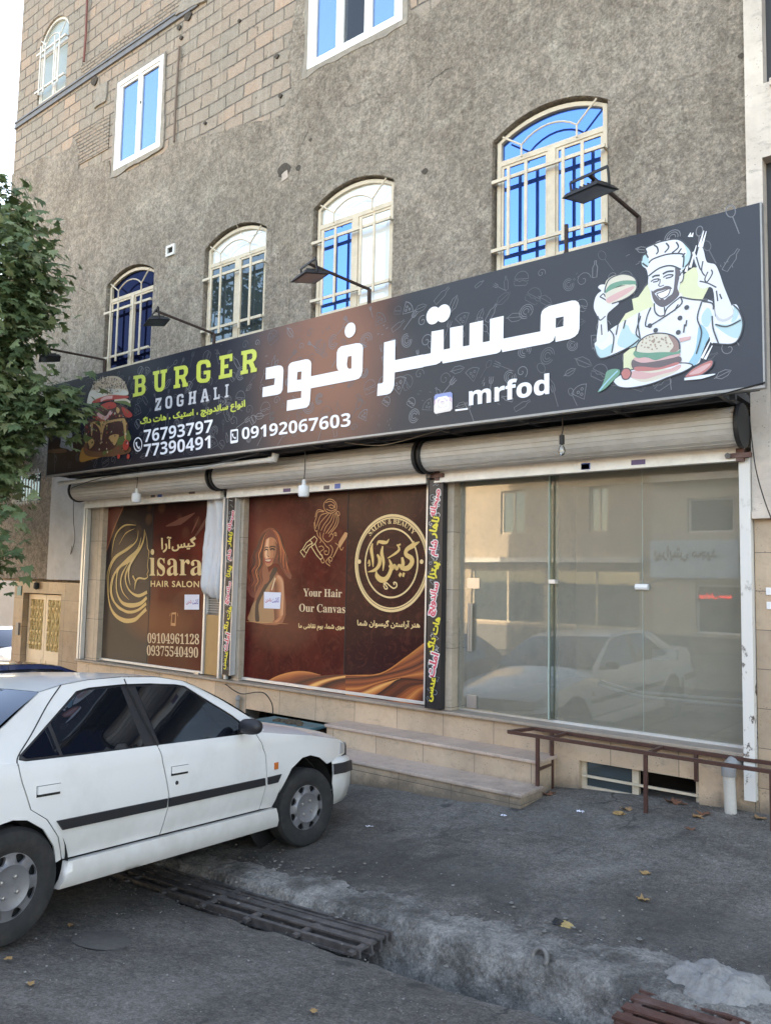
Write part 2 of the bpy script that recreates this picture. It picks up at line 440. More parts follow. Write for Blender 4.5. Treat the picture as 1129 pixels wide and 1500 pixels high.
# gutter: channel bed with a broken concrete lip on the building side
GX = span(-16, -6, .5)+span(-6, .6, .035)+span(.6, 14, .6)
P = []
for x in GX:
    yn, yf, rw = y_near(x), y_far(x), rimw(x); row = []
    zn = gz(x, yn); zf = gz(x, yf)
    row.append((x, yn-.02, zn-.022)); row.append((x, yn+.005, zn-.05)); row.append((x, yn+.03, zn-.40))
    for t in np.linspace(0, 1, 16):            # leaning, crumbled far bank
        y = yn+.10+(yf-yn-.10)*t**.75
        z = zf-.50+.50*max(0, (t-.16)/.84)**.8+.025*fb(x, y, 5, 3)*t+.022*fb(x, y, 15, 1)*t
        row.append((x, y, z))
    for t in np.linspace(.06, 1, 16):
        y = yf+rw*1.5*t
        row.append((x, y, gz(x, y)+.022*(1-t)**.8+(.018*fb(x, y, 5, 3)+.016*fb(x, y, 19, 5))*(1-t*.6)+.012-.03*t**4))
    P.append(row)
g = NG('gutter_concrete')
z = g.sep(g.pos)
n1 = g.rng(g.noise(2.2, 8, .72), .40, .60); n2 = g.noise(24, 5, .7)
col = g.mix(n1, (.10, .094, .086), (.36, .342, .315)); col = g.mix(g.rng(n2, .5, .75, 0, .75), col, (.085, .084, .082))
hgt = g.math('SUBTRACT', z[2], g.math('MULTIPLY', z[0], .06))      # darker towards the channel bed, edge broken by noise
low_tone = g.rng(g.math('ADD', hgt, g.math('MULTIPLY', g.noise(6, 4, .6), .16)), -.24, -.04, .85, 0)
col = g.mix(low_tone, col, (.022, .022, .022))
vr = g.N.new('ShaderNodeTexVoronoi'); vr.inputs['Scale'].default_value = 16; g.link(g.pos, vr.inputs['Vector'])
sp = g.rng(g.noise(60, 4, .7), .3, .7, .6, 1.4); vm = g.N.new('ShaderNodeVectorMath'); vm.operation = 'SCALE'; g.link(col, vm.inputs[0]); g.link(sp, vm.inputs['Scale'])
M_gut = g.out(vm.outputs[0], .92, g.bump(g.math('ADD', g.math('ADD', g.noise(13, 6, .7), g.math('MULTIPLY', n2, .5)), g.math('MULTIPLY', vr.outputs['Distance'], .5)), 1, .035))
MB().grid([r[::-1] for r in P]).build('gutter_channel', M_gut, smooth=True, kind='structure')
# far side pavement and the ground beyond
m = MB(); m.box(-70, 46, -14, -9.25, -.6, .52); m.build('far_pavement', mat('pavement_grey', (.16, .155, .15), .9, vary=.2, vscale=3), kind='structure')

# drain gratings made of old rails
M_rust = mat('rusty_dark_steel', (.13, .12, .118), .5, .35, vary=.5, vscale=11, dirt=(.24, .22, .21), damt=.7, dscale=9, bump=.3, bscale=60)
M_rust2 = mat('red_brown_steel', (.12, .055, .045), .6, .2, vary=.35, vscale=12, dirt=(.17, .155, .15), damt=.55, dscale=6, bump=.3, bscale=60)
def grating(x0, x1, label, mt, ys, name='drain_grating', lift=0.0):
    t = thing(name, ((x0+x1)/2, 3.9, gz((x0+x1)/2, 3.9)), label, 'drain grating', 'drain gratings over the gutter')
    Z = lambda x: gz(x, 3.68)+.012+lift
    for k, (y, wd, h) in enumerate(ys):
        b = MB(); n = 6
        for i in range(n):                      # H section: web with two flanges, slightly sagging
            a = x0+(x1-x0)*i/n; c = x0+(x1-x0)*(i+1)/n
            sa, sc_ = -.012*math.sin(math.pi*i/n), -.012*math.sin(math.pi*(i+1)/n)
            b.bar((a, y, Z(a)+sa-.006), (c, y, Z(c)+sc_-.006), wd, .012)
            b.bar((a, y, Z(a)+sa-h/2-.006), (c, y, Z(c)+sc_-h/2-.006), .014, h-.012)
            b.bar((a, y, Z(a)+sa-h), (c, y, Z(c)+sc_-h), wd*.8, .012)
        b.build('rail', mt, t)
    L = x1-x0; k = max(2, int(L/.42))
    for i in range(k+1):
        x = x0+.04+(L-.08)*i/k
        MB().bar((x, ys[0][0]-.05, Z(x)-.022), (x, ys[-1][0]+.03, Z(x)-.022), .04, .018).build('cross_bar', mt, t)
    return t
grating(-5.9, -3.13, 'long dark steel rail grating over the gutter beside the white car', M_rust, ((3.735, .028, .05), (3.845, .055, .07), (3.93, .055, .07), (3.985, .022, .05), (4.035, .022, .05)))
grating(-1.62, .6, 'red brown steel grating in the bottom right corner by the pale concrete patch', M_rust2, ((3.80, .065, .08), (3.91, .065, .08), (4.02, .065, .08), (4.11, .03, .08)), lift=.03)
# lid-like round patch and pale mortar heap
p = gp(150, 1376); m = MB(); n = 36
P = [[(p.x+r*math.cos(2*math.pi*k/n)*1.15*(1+.05*fb(k, 0, .7)), p.y+r*.9*math.sin(2*math.pi*k/n), gz(p.x+r*math.cos(2*math.pi*k/n)*1.15, p.y+r*.9*math.sin(2*math.pi*k/n))+.007-.012*(r/.17)**4) for k in range(n+1)] for r in (.001, .06, .11, .15, .17)]
m.grid(P).build('asphalt_patch', mat('tar_patch', (.094, .088, .082), .85, vary=.2, vscale=20, bump=.4, bscale=90), smooth=True, kind='structure')
p = gp(1052, 1452); P = []
for r in np.linspace(.001, 1, 22):
    row = []
    for k in range(81):
        a = 2*math.pi*k/80; rr = r*(1+.35*fb(math.cos(a), math.sin(a), 1.5, 3))
        x, y = p.x+.27*rr*math.cos(a), p.y+.20*rr*math.sin(a)
        row.append((x, y, gz(x, y)+.03+.06*(1-r**2)+.035*fb(x, y, 8, 2)*(1-.5*r)+.02*fb(x, y, 22, 2)-.05*(r > .95)))
    P.append(row)
MB().grid(P).build('mortar_heap', concrete_mat('pale_mortar', (.27, .265, .255), (.36, .35, .335), (.18, .175, .17)), smooth=True, kind='structure')

# rubble and gravel along the broken gutter lip, and grit at the foot of the wall
M_rub = concrete_mat('rubble', (.16, .15, .135), (.30, .285, .26), (.09, .085, .08)); rr = random.Random(77); m = MB()
def pebble(x, y, z, r):
    a = [rr.uniform(.6, 1.2) for _ in range(8)]
    vs = [(x, y, z+r*.7*a[0])]+[(x+r*a[k+1]*math.cos(k*1.257), y+r*a[k+1]*math.sin(k*1.257), z+r*.15*a[k+2]) for k in range(5)]
    m.add(vs+[(x, y, z-r*.3)], [(0, k+1, (k+1) % 5+1) for k in range(5)]+[(6, (k+1) % 5+1, k+1) for k in range(5)])
for i in range(900):
    x = rr.uniform(-5.5, .3); y = y_far(x)+rr.gauss(.2, .22); r = min(.035, .004+abs(rr.gauss(0, .007)))
    pebble(x, y, gz(x, y)+.012, r)
for i in range(260):
    x = rr.uniform(-3.5, 0); y = 7.18-abs(rr.gauss(0, .12)); pebble(x, y, gz(x, y)+bumpz(x, y, .02)*.3+.006, rr.uniform(.003, .009))
for i in range(500):
    x = rr.uniform(-5.5, .3); y = y_near(x)-abs(rr.gauss(.0, .25)); pebble(x, y, gz(x, y)+bumpz(x, y, .018)+.002, rr.uniform(.002, .008))
m.build('gravel', M_rub, kind='stuff')
# ------------------------------------------------------------------ materials of the building
YW = 7.2
def plaster_mat():
    g = NG('rough_cement_plaster')
    s = g.scale(g.pos, (1, 1, .6))
    big = g.rng(g.noise(.6, 7, .65, s, 1.0), .40, .60); mid = g.rng(g.noise(2.1, 8, .7, s, .8), .38, .64); grain = g.noise(13, 9, .82); grain2 = g.noise(6, 7, .75); fine = g.noise(42, 6, .8)
    col = g.mix(big, (.40, .336, .278), (.56, .48, .408)); col = g.mix(g.math('MULTIPLY', mid, .55), col, (.42, .355, .29))
    pt = g.rng(g.noise(1.3, 6, .6, None, 1.2), .585, .635, 0, .6); col = g.mix(pt, col, (.60, .535, .45))
    dk = g.rng(g.noise(1.7, 6, .65, g.scale(g.pos, (1, 1, .8)), 1.4), .58, .68, 0, .3); col = g.mix(dk, col, (.24, .20, .16))
    st = g.rng(g.noise(5, 4, .6, g.scale(g.pos, (2.2, 1, .10))), .55, .72, 0, .5); col = g.mix(st, col, (.56, .50, .42))
    st2 = g.rng(g.noise(4, 4, .6, g.scale(g.pos, (3.1, 1, .13))), .60, .76, 0, .38); col = g.mix(st2, col, (.23, .192, .152))
    crk = g.N.new('ShaderNodeTexVoronoi'); crk.feature = 'DISTANCE_TO_EDGE'; crk.inputs['Scale'].default_value = .55
    nz = g.N.new('ShaderNodeTexNoise'); nz.inputs['Scale'].default_value = 2.6; nz.inputs['Detail'].default_value = 5; g.link(g.pos, nz.inputs['Vector'])
    wv = g.N.new('ShaderNodeVectorMath'); wv.operation = 'ADD'; g.link(g.pos, wv.inputs[0]); g.link(g.scale(nz.outputs['Color'], (.7, .7, .7)), wv.inputs[1]); g.link(wv.outputs[0], crk.inputs['Vector'])
    ck = g.math('MULTIPLY', g.rng(crk.outputs['Distance'], .002, .010, 1, 0), g.rng(g.noise(.7, 3, .5), .60, .66)); col = g.mix(g.math('MULTIPLY', ck, .7), col, (.10, .085, .07))
    sp = g.rng(grain, .40, .60, .68, 1.28); vm = g.N.new('ShaderNodeVectorMath'); vm.operation = 'SCALE'; g.link(col, vm.inputs[0]); g.link(sp, vm.inputs['Scale'])
    ff = g.rng(fine, .40, .60, .72, 1.26); vm2 = g.N.new('ShaderNodeVectorMath'); vm2.operation = 'SCALE'; g.link(vm.outputs[0], vm2.inputs[0]); g.link(ff, vm2.inputs['Scale'])
    h = g.math('ADD', g.math('ADD', g.math('MULTIPLY', grain, 1.2), g.math('MULTIPLY', grain2, 1.2)), g.math('SUBTRACT', g.math('MULTIPLY', fine, .6), ck))
    b1 = g.bump(h, 1, .06); b2 = g.bump(g.noise(1.9, 6, .68, None, .6), .9, .15, b1)
    return g.out(vm2.outputs[0], .95, b2)
M_plaster = plaster_mat()
def block_mat(name, bw, rh, c1, c2, c3, mort):
    g = NG(name)
    p = g.sep(g.pos); v = g.comb(g.math('ADD', p[0], g.math('ADD', g.math('MULTIPLY', g.noise(1.7, 3, .5), .16), g.math('MULTIPLY', g.noise(14, 4, .6), .022))), g.math('ADD', p[2], g.math('ADD', g.math('MULTIPLY', g.noise(.8, 3, .5), .10), g.math('MULTIPLY', g.noise(12, 4, .6), .022))))
    b = g.N.new('ShaderNodeTexBrick'); g.link(v, b.inputs['Vector']); b.inputs['Scale'].default_value = 1; b.offset = .5
    b.inputs['Brick Width'].default_value = bw; b.inputs['Row Height'].default_value = rh; b.inputs['Mortar Size'].default_value = .013; b.inputs['Mortar Smooth'].default_value = .6; b.inputs['Bias'].default_value = -.1
    b.inputs['Color1'].default_value = (0, 0, 0, 1); b.inputs['Color2'].default_value = (1, 1, 1, 1); b.inputs['Mortar'].default_value = (.5, .5, .5, 1)
    col = g.ramp(b.outputs['Color'], [(0, c1), (.45, c2), (.75, c1), (1, c3)])
    col = g.mix(g.rng(g.noise(.8, 5, .6), .44, .62, 0, .6), col, c2)
    col = g.mix(g.rng(g.noise(9, 6, .7), .4, .75, 0, .55), col, (.37, .335, .29))
    # grooves of hollow clay blocks
    col = g.mix(g.math('MULTIPLY', b.outputs['Fac'], g.rng(g.noise(4, 4, .6), .38, .58, .12, 1)), col, mort); chip = g.rng(g.noise(7, 5, .6), .66, .70, 0, .8); col = g.mix(chip, col, (.10, .085, .07)); rn = g.rng(g.noise(6, 3, .6, g.scale(g.pos, (2.5, 1, .12))), .55, .75, 0, .5); col = g.mix(rn, col, (.45, .40, .34))
    sp = g.rng(g.noise(60, 4, .7), .3, .72, .72, 1.25); vm = g.N.new('ShaderNodeVectorMath'); vm.operation = 'SCALE'; g.link(col, vm.inputs[0]); g.link(sp, vm.inputs['Scale'])
    h = g.math('SUBTRACT', g.math('MULTIPLY', g.noise(16, 5, .7), .35), g.math('MULTIPLY', b.outputs['Fac'], 1.0))
    return g.out(vm.outputs[0], .95, g.bump(h, 1, .03))
M_block = block_mat('hollow_clay_block', .385, .205, (.35, .265, .21), (.265, .235, .20), (.50, .33, .24), (.14, .125, .11))
M_brick = block_mat('old_small_brick', .21, .066, (.34, .25, .19), (.30, .25, .205), (.40, .31, .235), (.13, .11, .09))
def stone_mat(name, a, b, c, tile=None, rough=.45, joint=(.12, .10, .085), z0=0, th=None):
    g = NG(name)
    n1 = g.rng(g.noise(2.2, 7, .65, None, 1.0), .32, .68); n2 = g.rng(g.noise(9, 6, .7, None, .6), .5, .75, 0, .7)
    col = g.mix(n1, a, b); col = g.mix(n2, col, c)
    v = g.N.new('ShaderNodeTexVoronoi'); v.inputs['Scale'].default_value = 38; g.link(g.pos, v.inputs['Vector'])
    pit = g.math('MULTIPLY', g.math('LESS_THAN', v.outputs['Distance'], .17), g.rng(g.noise(6, 3, .5), .5, .58, 0, .8)); col = g.mix(pit, col, joint)
    if tile:
        p = g.sep(g.pos); wn = g.N.new('ShaderNodeTexBrick'); g.link(g.comb(p[0], g.math('SUBTRACT', p[2], z0)), wn.inputs['Vector']); wn.offset = 0
        wn.inputs['Scale'].default_value = 1; wn.inputs['Brick Width'].default_value = tile; wn.inputs['Row Height'].default_value = th or 5; wn.inputs['Mortar Size'].default_value = .003; wn.inputs['Mortar Smooth'].default_value = .1
        wn.inputs['Color1'].default_value = (.86, .86, .86, 1); wn.inputs['Color2'].default_value = (1.1, 1.08, 1.05, 1)
        col = g.mix(1.0, col, wn.outputs['Color'], 'MULTIPLY'); col = g.mix(wn.outputs['Fac'], col, joint)
    dust = g.rng(g.noise(1.4, 6, .7), .45, .75, 0, .45); col = g.mix(dust, col, (.20, .175, .15))
    pp = g.sep(g.pos); hg = g.math('SUBTRACT', g.math('SUBTRACT', pp[2], g.math('MULTIPLY', pp[0], .06)), .232)      # street dirt splashed on the lowest course
    spl = g.rng(g.math('ADD', hg, g.math('MULTIPLY', g.math('SUBTRACT', g.noise(5, 7, .75), .5), .42)), -.02, .14, .75, 0); col = g.mix(spl, col, (.10, .088, .076))
    scf = g.rng(g.noise(4.5, 8, .75, g.scale(g.pos, (1, 1, 2.2))), .57, .66, 0, .45); col = g.mix(scf, col, (.23, .195, .165))
    return g.out(col, rough, g.bump(g.noise(30, 4, .6), .12, .01))
M_stone = stone_mat('beige_travertine', (.54, .40, .285), (.63, .49, .365), (.46, .335, .235), .62, .42)
M_jamb = stone_mat('pale_travertine', (.54, .44, .34), (.62, .515, .41), (.45, .36, .275), .9, .45, th=.62)
M_tread = stone_mat('tread_stone', (.50, .38, .315), (.58, .455, .385), (.40, .30, .25), None, .5)
M_sill = stone_mat('sill_stone', (.30, .245, .20), (.37, .305, .25), (.22, .175, .145), None, .5)
M_white = mat('white_paint', (.66, .65, .62), .6, vary=.06, vscale=8, dirt=(.42, .40, .37), dscale=3.5, damt=.5, bump=.15, bscale=30)
M_cream = mat('cream_window_paint', (.60, .515, .40), .5, vary=.08, vscale=12, dirt=(.42, .35, .27), dscale=7, damt=.5)
M_pvc = mat('white_pvc', (.78, .79, .80), .35, vary=.03, vscale=9)
M_alu = mat('aluminium_frame', (.66, .67, .67), .35, .4, vary=.06, vscale=12)
M_slat = mat('shutter_slat', (.56, .545, .515), .45, .05, vary=.08, vscale=5, dirt=(.40, .36, .31), dscale=4, damt=.45)
M_rail = mat('shutter_bottom_rail', (.78, .75, .69), .4, .0, vary=.06, vscale=7, dirt=(.45, .41, .36), dscale=5, damt=.5)
M_dark = mat('dark_void', (.012, .011, .011), .9)
M_soffit = mat('grey_soffit_steel', (.075, .078, .085), .6, .2, vary=.3, vscale=4, dirt=(.03, .03, .032), damt=.6)
M_beam = mat('steel_beam', (.165, .17, .185), .6, .3, vary=.2, vscale=6, dirt=(.24, .20, .17), damt=.5, dscale=5)
M_black = mat('black_rubber', (.012, .012, .013), .6)
def pane_mat(name, tint, dark, fac=.72, rough=.015):
    m = bpy.data.materials.new(name); m.use_nodes = True; nt = m.node_tree; N = nt.nodes; N.remove(N['Principled BSDF'])
    gl = N.new('ShaderNodeBsdfGlossy'); gl.inputs[0].default_value = (*tint, 1); gl.inputs[1].default_value = rough
    df = N.new('ShaderNodeBsdfDiffuse'); df.inputs[0].default_value = (*dark, 1)
    fr = N.new('ShaderNodeFresnel'); fr.inputs[0].default_value = 1.5
    ma = N.new('ShaderNodeMath'); ma.operation = 'MULTIPLY_ADD'; ma.inputs[1].default_value = 1-fac; ma.inputs[2].default_value = fac; ma.use_clamp = True
    nt.links.new(fr.outputs[0], ma.inputs[0])
    mx = N.new('ShaderNodeMixShader'); nt.links.new(ma.outputs[0], mx.inputs[0]); nt.links.new(df.outputs[0], mx.inputs[1]); nt.links.new(gl.outputs[0], mx.inputs[2])
    tc = N.new('ShaderNodeTexCoord'); nz = N.new('ShaderNodeTexNoise'); nz.inputs['Scale'].default_value = 2.2; nz.inputs['Detail'].default_value = 1; nt.links.new(tc.outputs['Object'], nz.inputs[0])
    bp = N.new('ShaderNodeBump'); bp.inputs['Strength'].default_value = .05; bp.inputs['Distance'].default_value = .03; nt.links.new(nz.outputs[0], bp.inputs['Height']); nt.links.new(bp.outputs[0], gl.inputs['Normal'])
    nt.links.new(mx.outputs[0], N['Material Output'].inputs[0]); return m
M_pane = pane_mat('blue_mirror_glass', (.15, .37, .95), (.03, .09, .34), .72)
M_pane_light = pane_mat('pale_blue_mirror_glass', (.30, .50, .90), (.06, .12, .2), .74)
M_pane_dark = pane_mat('dark_blue_glass', (.11, .14, .30), (.004, .006, .022), .02)
M_pane_mid = pane_mat('greenish_glass', (.5, .62, .72), (.045, .06, .065), .12)
M_pane_pale = pane_mat('near_white_glass', (.75, .85, .95), (.74, .78, .80), .12)  # near-white diffuse colour under a weak gloss
M_pane_frost = pane_mat('frosted_glass', (.6, .7, .7), (.36, .40, .39), .12, .25)
def clear_glass(name, tint=(.90, .93, .90), dust=.05, refl=1.0):
    m = bpy.data.materials.new(name); m.use_nodes = True; nt = m.node_tree; N = nt.nodes; N.remove(N['Principled BSDF'])
    tr = N.new('ShaderNodeBsdfTransparent'); tr.inputs[0].default_value = (*tint, 1)
    gl = N.new('ShaderNodeBsdfGlossy'); gl.inputs[1].default_value = .004; gl.inputs[0].default_value = (1, 1, 1, 1)
    df = N.new('ShaderNodeBsdfDiffuse'); df.inputs[0].default_value = (.68, .66, .57, 1)
    fr = N.new('ShaderNodeFresnel'); fr.inputs[0].default_value = 1.62
    ml = N.new('ShaderNodeMath'); ml.operation = 'MULTIPLY'; ml.inputs[1].default_value = refl; ml.use_clamp = True; nt.links.new(fr.outputs[0], ml.inputs[0])
    m1 = N.new('ShaderNodeMixShader'); m1.inputs[0].default_value = dust; nt.links.new(tr.outputs[0], m1.inputs[1]); nt.links.new(df.outputs[0], m1.inputs[2])
    m2 = N.new('ShaderNodeMixShader'); nt.links.new(ml.outputs[0], m2.inputs[0]); nt.links.new(m1.outputs[0], m2.inputs[1]); nt.links.new(gl.outputs[0], m2.inputs[2])
    nt.links.new(m2.outputs[0], N['Material Output'].inputs[0]); return m
M_glass = clear_glass('shop_glass', (.94, .96, .93), .22, 1.05)  # large dust share: a pale veil painted in to brighten the dim room

# ------------------------------------------------------------------ the building
B = thing('shop_building', (-8.6, YW, 0), 'rough cement and clay block apartment building with three shops at street level', 'building')
XL, XR = -15.38, -1.835
ARCH = [-11.79, -9.25, -7.06, -4.39]; AW, AZ0, AZ1, AZ2 = 1.255, 5.235, 6.69, 6.872
def arc_top(x0, x1, z1, z2, n=14):
    w_ = x1-x0; h = z2-z1; r = (w_*w_/4+h*h)/(2*h); cx = (x0+x1)/2; cz = z2-r; a = math.asin(w_/2/r)
    return [(cx+r*math.sin(a-2*a*i/n), cz+r*math.cos(a-2*a*i/n)) for i in range(n+1)]
def arch_outline(x0, z0=AZ0, w_=AW, z1=AZ1, z2=AZ2, ins=0):
    a, b = x0+ins, x0+w_-ins
    return [(a, z0+ins), (b, z0+ins)]+arc_top(a, b, z1-ins*.3, z2-ins)
def ragged(pts, amp, st, seed):
    out = []
    for i in range(len(pts)-1):
        a, b = np.array(pts[i]), np.array(pts[i+1]); L = np.linalg.norm(b-a); n = max(1, int(L/st))
        for k in range(n):
            p = a+(b-a)*k/n
            out.append((p[0]+amp*fb(p[0], p[1], 2.5, seed), p[1]+amp*fb(p[0], p[1], 2.5, seed+5)))
    out.append(tuple(pts[-1])); return out
EWIN = (-11.78, -10.50, 8.68, 10.22); FWIN = (-7.28, -5.69, 8.66, 10.35)
rect = lambda q: [(q[0], q[2]), (q[1], q[2]), (q[1], q[3]), (q[0], q[3])]
GX0, GW, GZ0, GZ1, GZ2 = -14.58, 1.03, 10.86, 12.1, 12.42
GRW = (-14.55, -13.6, 3.19, 3.77)
def grow(q, e): return (q[0]-e, q[1]+e, q[2]-e, q[3]+e)
holes_arch = [arch_outline(x, AZ0, AW, AZ1, AZ2, -.03) for x in ARCH]
# block wall behind, plaster coat in front of it with a ragged upper border
blk = MB(); blk.prism([[(XL+.01, 8.0), (XR-.01, 8.0), (XR-.01, 14), (XL+.01, 14)], rect(EWIN), rect(FWIN), arch_outline(GX0, GZ0, GW, GZ1, GZ2)], YW+.022, YW+.25)
blk.build('block_wall', M_block, B)
edge = ragged([(XL, 9.75), (-14.4, 9.72), (-13.25, 9.55), (-13.1, 9.72), (-12.95, 9.4), (-12.9, 9.05), (-11.95, 8.92), (-11.84, 8.55), (-10.44, 8.52), (-10.3, 8.62), (-9.0, 8.42), (-7.75, 8.22), (-7.58, 8.5), (-7.66, 9.2), (-7.5, 9.8), (-7.6, 10.6), (-7.45, 14)], .045, .12, 3)
edge2 = ragged([(-5.55, 14), (-5.62, 10.5), (-5.6, 8.75), (-5.45, 8.56), (-5.12, 8.66), (-4.9, 9.4), (-4.7, 14)], .04, .12, 9)
ent = grow(FWIN, .0)
pl = MB(); pl.prism([[(XL, 1.85), (-13.2, 1.85), (-13.2, 3.4), (XR, 3.4), (XR, 14)]+edge2[::-1]+edge[::-1], rect(GRW), [(-7.30, 8.60), (-5.66, 8.60), (-5.66, 10.4), (-7.30, 10.4)]]+holes_arch, YW, YW+.12)
pl.build('plaster_coat', M_plaster, B)
# second, lower trowelled layer and mortar smears round the upper openings
MB().box(XL+.02, XR-.02, YW+.10, YW+.25, 3.4, 8.2).build('backing_wall', M_dark, B) if False else None
M_mort = mat('grey_mortar', (.30, .27, .235), .95, vary=.25, vscale=9, bump=.8, bscale=24, bdist=.03)
for q, e in ((EWIN, 31), (FWIN, 32)):
    o_ = ragged([(q[0]-.06, q[2]-.08), (q[1]+.07, q[2]-.07), (q[1]+.05, q[3]+.05), (q[0]-.06, q[3]+.06), (q[0]-.06, q[2]-.08)], .05, .07, e)[:-1]
    MB().prism([o_, rect(q)], YW-.008, YW+.2).build('window_mortar', M_mort, B)
# steel beam with small brick courses above, between the floors
MB().box(XL, -9.69, YW-.012, YW+.1, 10.66, 10.70).box(XL, -9.69, YW+.006, YW+.1, 10.70, 10.77).box(XL, -9.69, YW-.012, YW+.1, 10.77, 10.80).build('steel_beam', M_beam, B)
MB().box(-13.0, -9.6, YW+.004, YW+.1, 10.80, 11.03).build('brick_course', M_brick, B); MB().box(-13.15, -12.0, YW+.004, YW+.1, 9.15, 9.75).build('brick_course', M_brick, B)
MB().prism([ragged([(-10.2, 10.75), (-9.5, 10.62), (-9.3, 10.9), (-9.45, 11.3), (-9.8, 11.35), (-10.2, 10.75)], .07, .1, 4)[:-1]], YW-.02, YW+.1).build('mortar_smear', M_mort, B); MB().prism([ragged([(-12.5, 10.05), (-12.15, 10.02), (-12.1, 10.4), (-12.45, 10.42), (-12.5, 10.05)], .06, .1, 5)[:-1]], YW-.01, YW+.1).build('mortar_smear', M_mort, B)
# body of the building
b = MB(); b.box(XL, XL+.2, YW+.26, 17, 1.8, 14); b.box(-14.62, -14.42, YW+.26, 17, -1.4, 1.8); b.box(XR-.2, XR, YW+.26, 17, 3.42, 14); b.box(XL+.2, XR-.2, 16.8, 17, -.9, 14)
b.build('side_walls', M_plaster, B)
MB().box(XL-.1, XR, YW-.05, 17.05, 14.0, 14.25).build('roof', mat('roof_slab', (.25, .24, .22), .9, vary=.2), B)
# holes and scars in the plaster
M_hole = mat('broken_hole', (.07, .058, .048), .95, vary=.5, vscale=20, bump=.8)
for px, py, r in ((416, 250, .13), (622, 251, .045), (138, 118, .1), (275, 23, .09), (262, 40, .05), (437, 246, .05), (455, 205, .03), (405, 82, .04), (410, 140, .035), (300, 180, .03), (265, 55, .04), (1085, 82, .03), (350, 30, .03), (205, 150, .03)):
    x, z = xz(px, py, YW); MB().prism([[(x+r*math.cos(a)*(1+.35*fb(a, r, 1.3)), z+r*.8*math.sin(a)*(1+.35*fb(a, r, 1.1, 3))) for a in np.linspace(0, 2*math.pi, 14)[:-1]]], YW-.004, YW+.02).build('wall_hole', M_hole, B)
x, z = xz(418, 256, YW); MB().prism([ragged([(x-.05, z-.09), (x+.06, z-.06), (x+.03, z+.05), (x-.06, z+.02), (x-.05, z-.09)], .03, .04, 2)[:-1]], YW-.012, YW+.02).build('exposed_brick', mat('pale_broken_brick', (.45, .38, .33), .9, vary=.2, vscale=30), B)
# little white wall vent
MB().prism([[(-10.19, 6.80), (-9.98, 6.80), (-9.98, 6.97), (-10.19, 6.97)], [(-10.15, 6.84), (-10.02, 6.84), (-10.02, 6.93), (-10.15, 6.93)]], YW-.03, YW+.02).build('wall_vent', M_white, B)
MB().box(-10.15, -10.02, YW-.004, YW+.01, 6.84, 6.93).build('vent_opening', M_dark, B)

# arched windows with their grilles ------------------------------------------------
def arch_window(x0, z0, wd, z1, z2, panes, grille=True, frm=M_cream, yf=YW+.055, tilt=0):
    f = MB(); fr_ = .05; tz = z1-.27; mx = x0+wd*.515
    out = arch_outline(x0, z0, wd, z1, z2); inn = arch_outline(x0, z0, wd, z1, z2, fr_)
    f.prism([out, inn], yf, yf+.07)
    f.box(x0+fr_-.004, x0+wd-fr_+.004, yf+.003, yf+.067, tz, tz+.06); f.box(mx-.045, mx+.045, yf-.002, yf+.068, z0+fr_-.004, tz+.002)
    for a, b_ in ((x0+fr_, mx-.045), (mx+.045, x0+wd-fr_)):      # sashes
        f.prism([rect((a, b_, z0+fr_, tz)), rect((a+.028, b_-.028, z0+fr_+.03, tz-.03))], yf+.012, yf+.05)
    fo = f.build('arched_window', frm, B, bevel=.004)
    m = MB(); m.prism([arch_outline(x0, tz+.03, wd, z1, z2, fr_*.6)], yf+.04, yf+.05)
    m.build('fanlight_pane', panes[0], fo)
    for k, (a, b_) in enumerate(((x0+fr_+.015, mx-.06), (mx+.06, x0+wd-fr_-.015))):
        MB().box(a, b_, yf+.026, yf+.032, z0+fr_+.015, tz-.015).build('pane', panes[1+k], fo)
    if grille:
        g = MB(); yb = yf-.082
        for zz in (z0+.985, z0+.225): g.bar((x0-.012, yb, zz), (x0+wd+.012, yb, zz), .026, .036)
        for i, t in enumerate((.16, .325, .66, .825)): g.bar((x0+wd*t, yb-.018, z0+.13), (x0+wd*t, yb-.018, z0+1.10), .034, .014)
        for zz in (z0+.985, z0+.225):
            for xx in (x0+.012, x0+wd-.012): g.bar((xx, yb, zz), (xx, yf+.02, zz), .02, .02)
        # arc and two diagonal rods over the fanlight
        ar = arc_top(x0+wd*.26, x0+wd*.76, tz+.13, tz+.25, 8)
        g.tube([(x, yb+.03, z) for x, z in [(x0+wd*.76, tz+.0)]+ar+[(x0+wd*.26, tz+.0)]], .011, 6)
        g.tube([(x0+wd*.26, yb+.03, tz+.13), (x0+wd*.08, yb+.03, z1+.02)], .011, 6); g.tube([(x0+wd*.76, yb+.03, tz+.13), (x0+wd*.93, yb+.03, z1+.06)], .011, 6)
        g.build('grille', frm, fo)
    return fo
arch_window(ARCH[0], AZ0, AW, AZ1, AZ2, (M_pane_dark,)*3)
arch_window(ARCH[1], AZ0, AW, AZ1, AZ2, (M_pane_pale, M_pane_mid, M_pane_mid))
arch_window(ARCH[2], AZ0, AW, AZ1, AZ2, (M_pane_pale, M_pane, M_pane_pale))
arch_window(ARCH[3], AZ0, AW, AZ1, AZ2, (M_pane,)*3)
arch_window(GX0, GZ0, GW, GZ1, GZ2, (M_pane_frost,)*3, True, M_white)
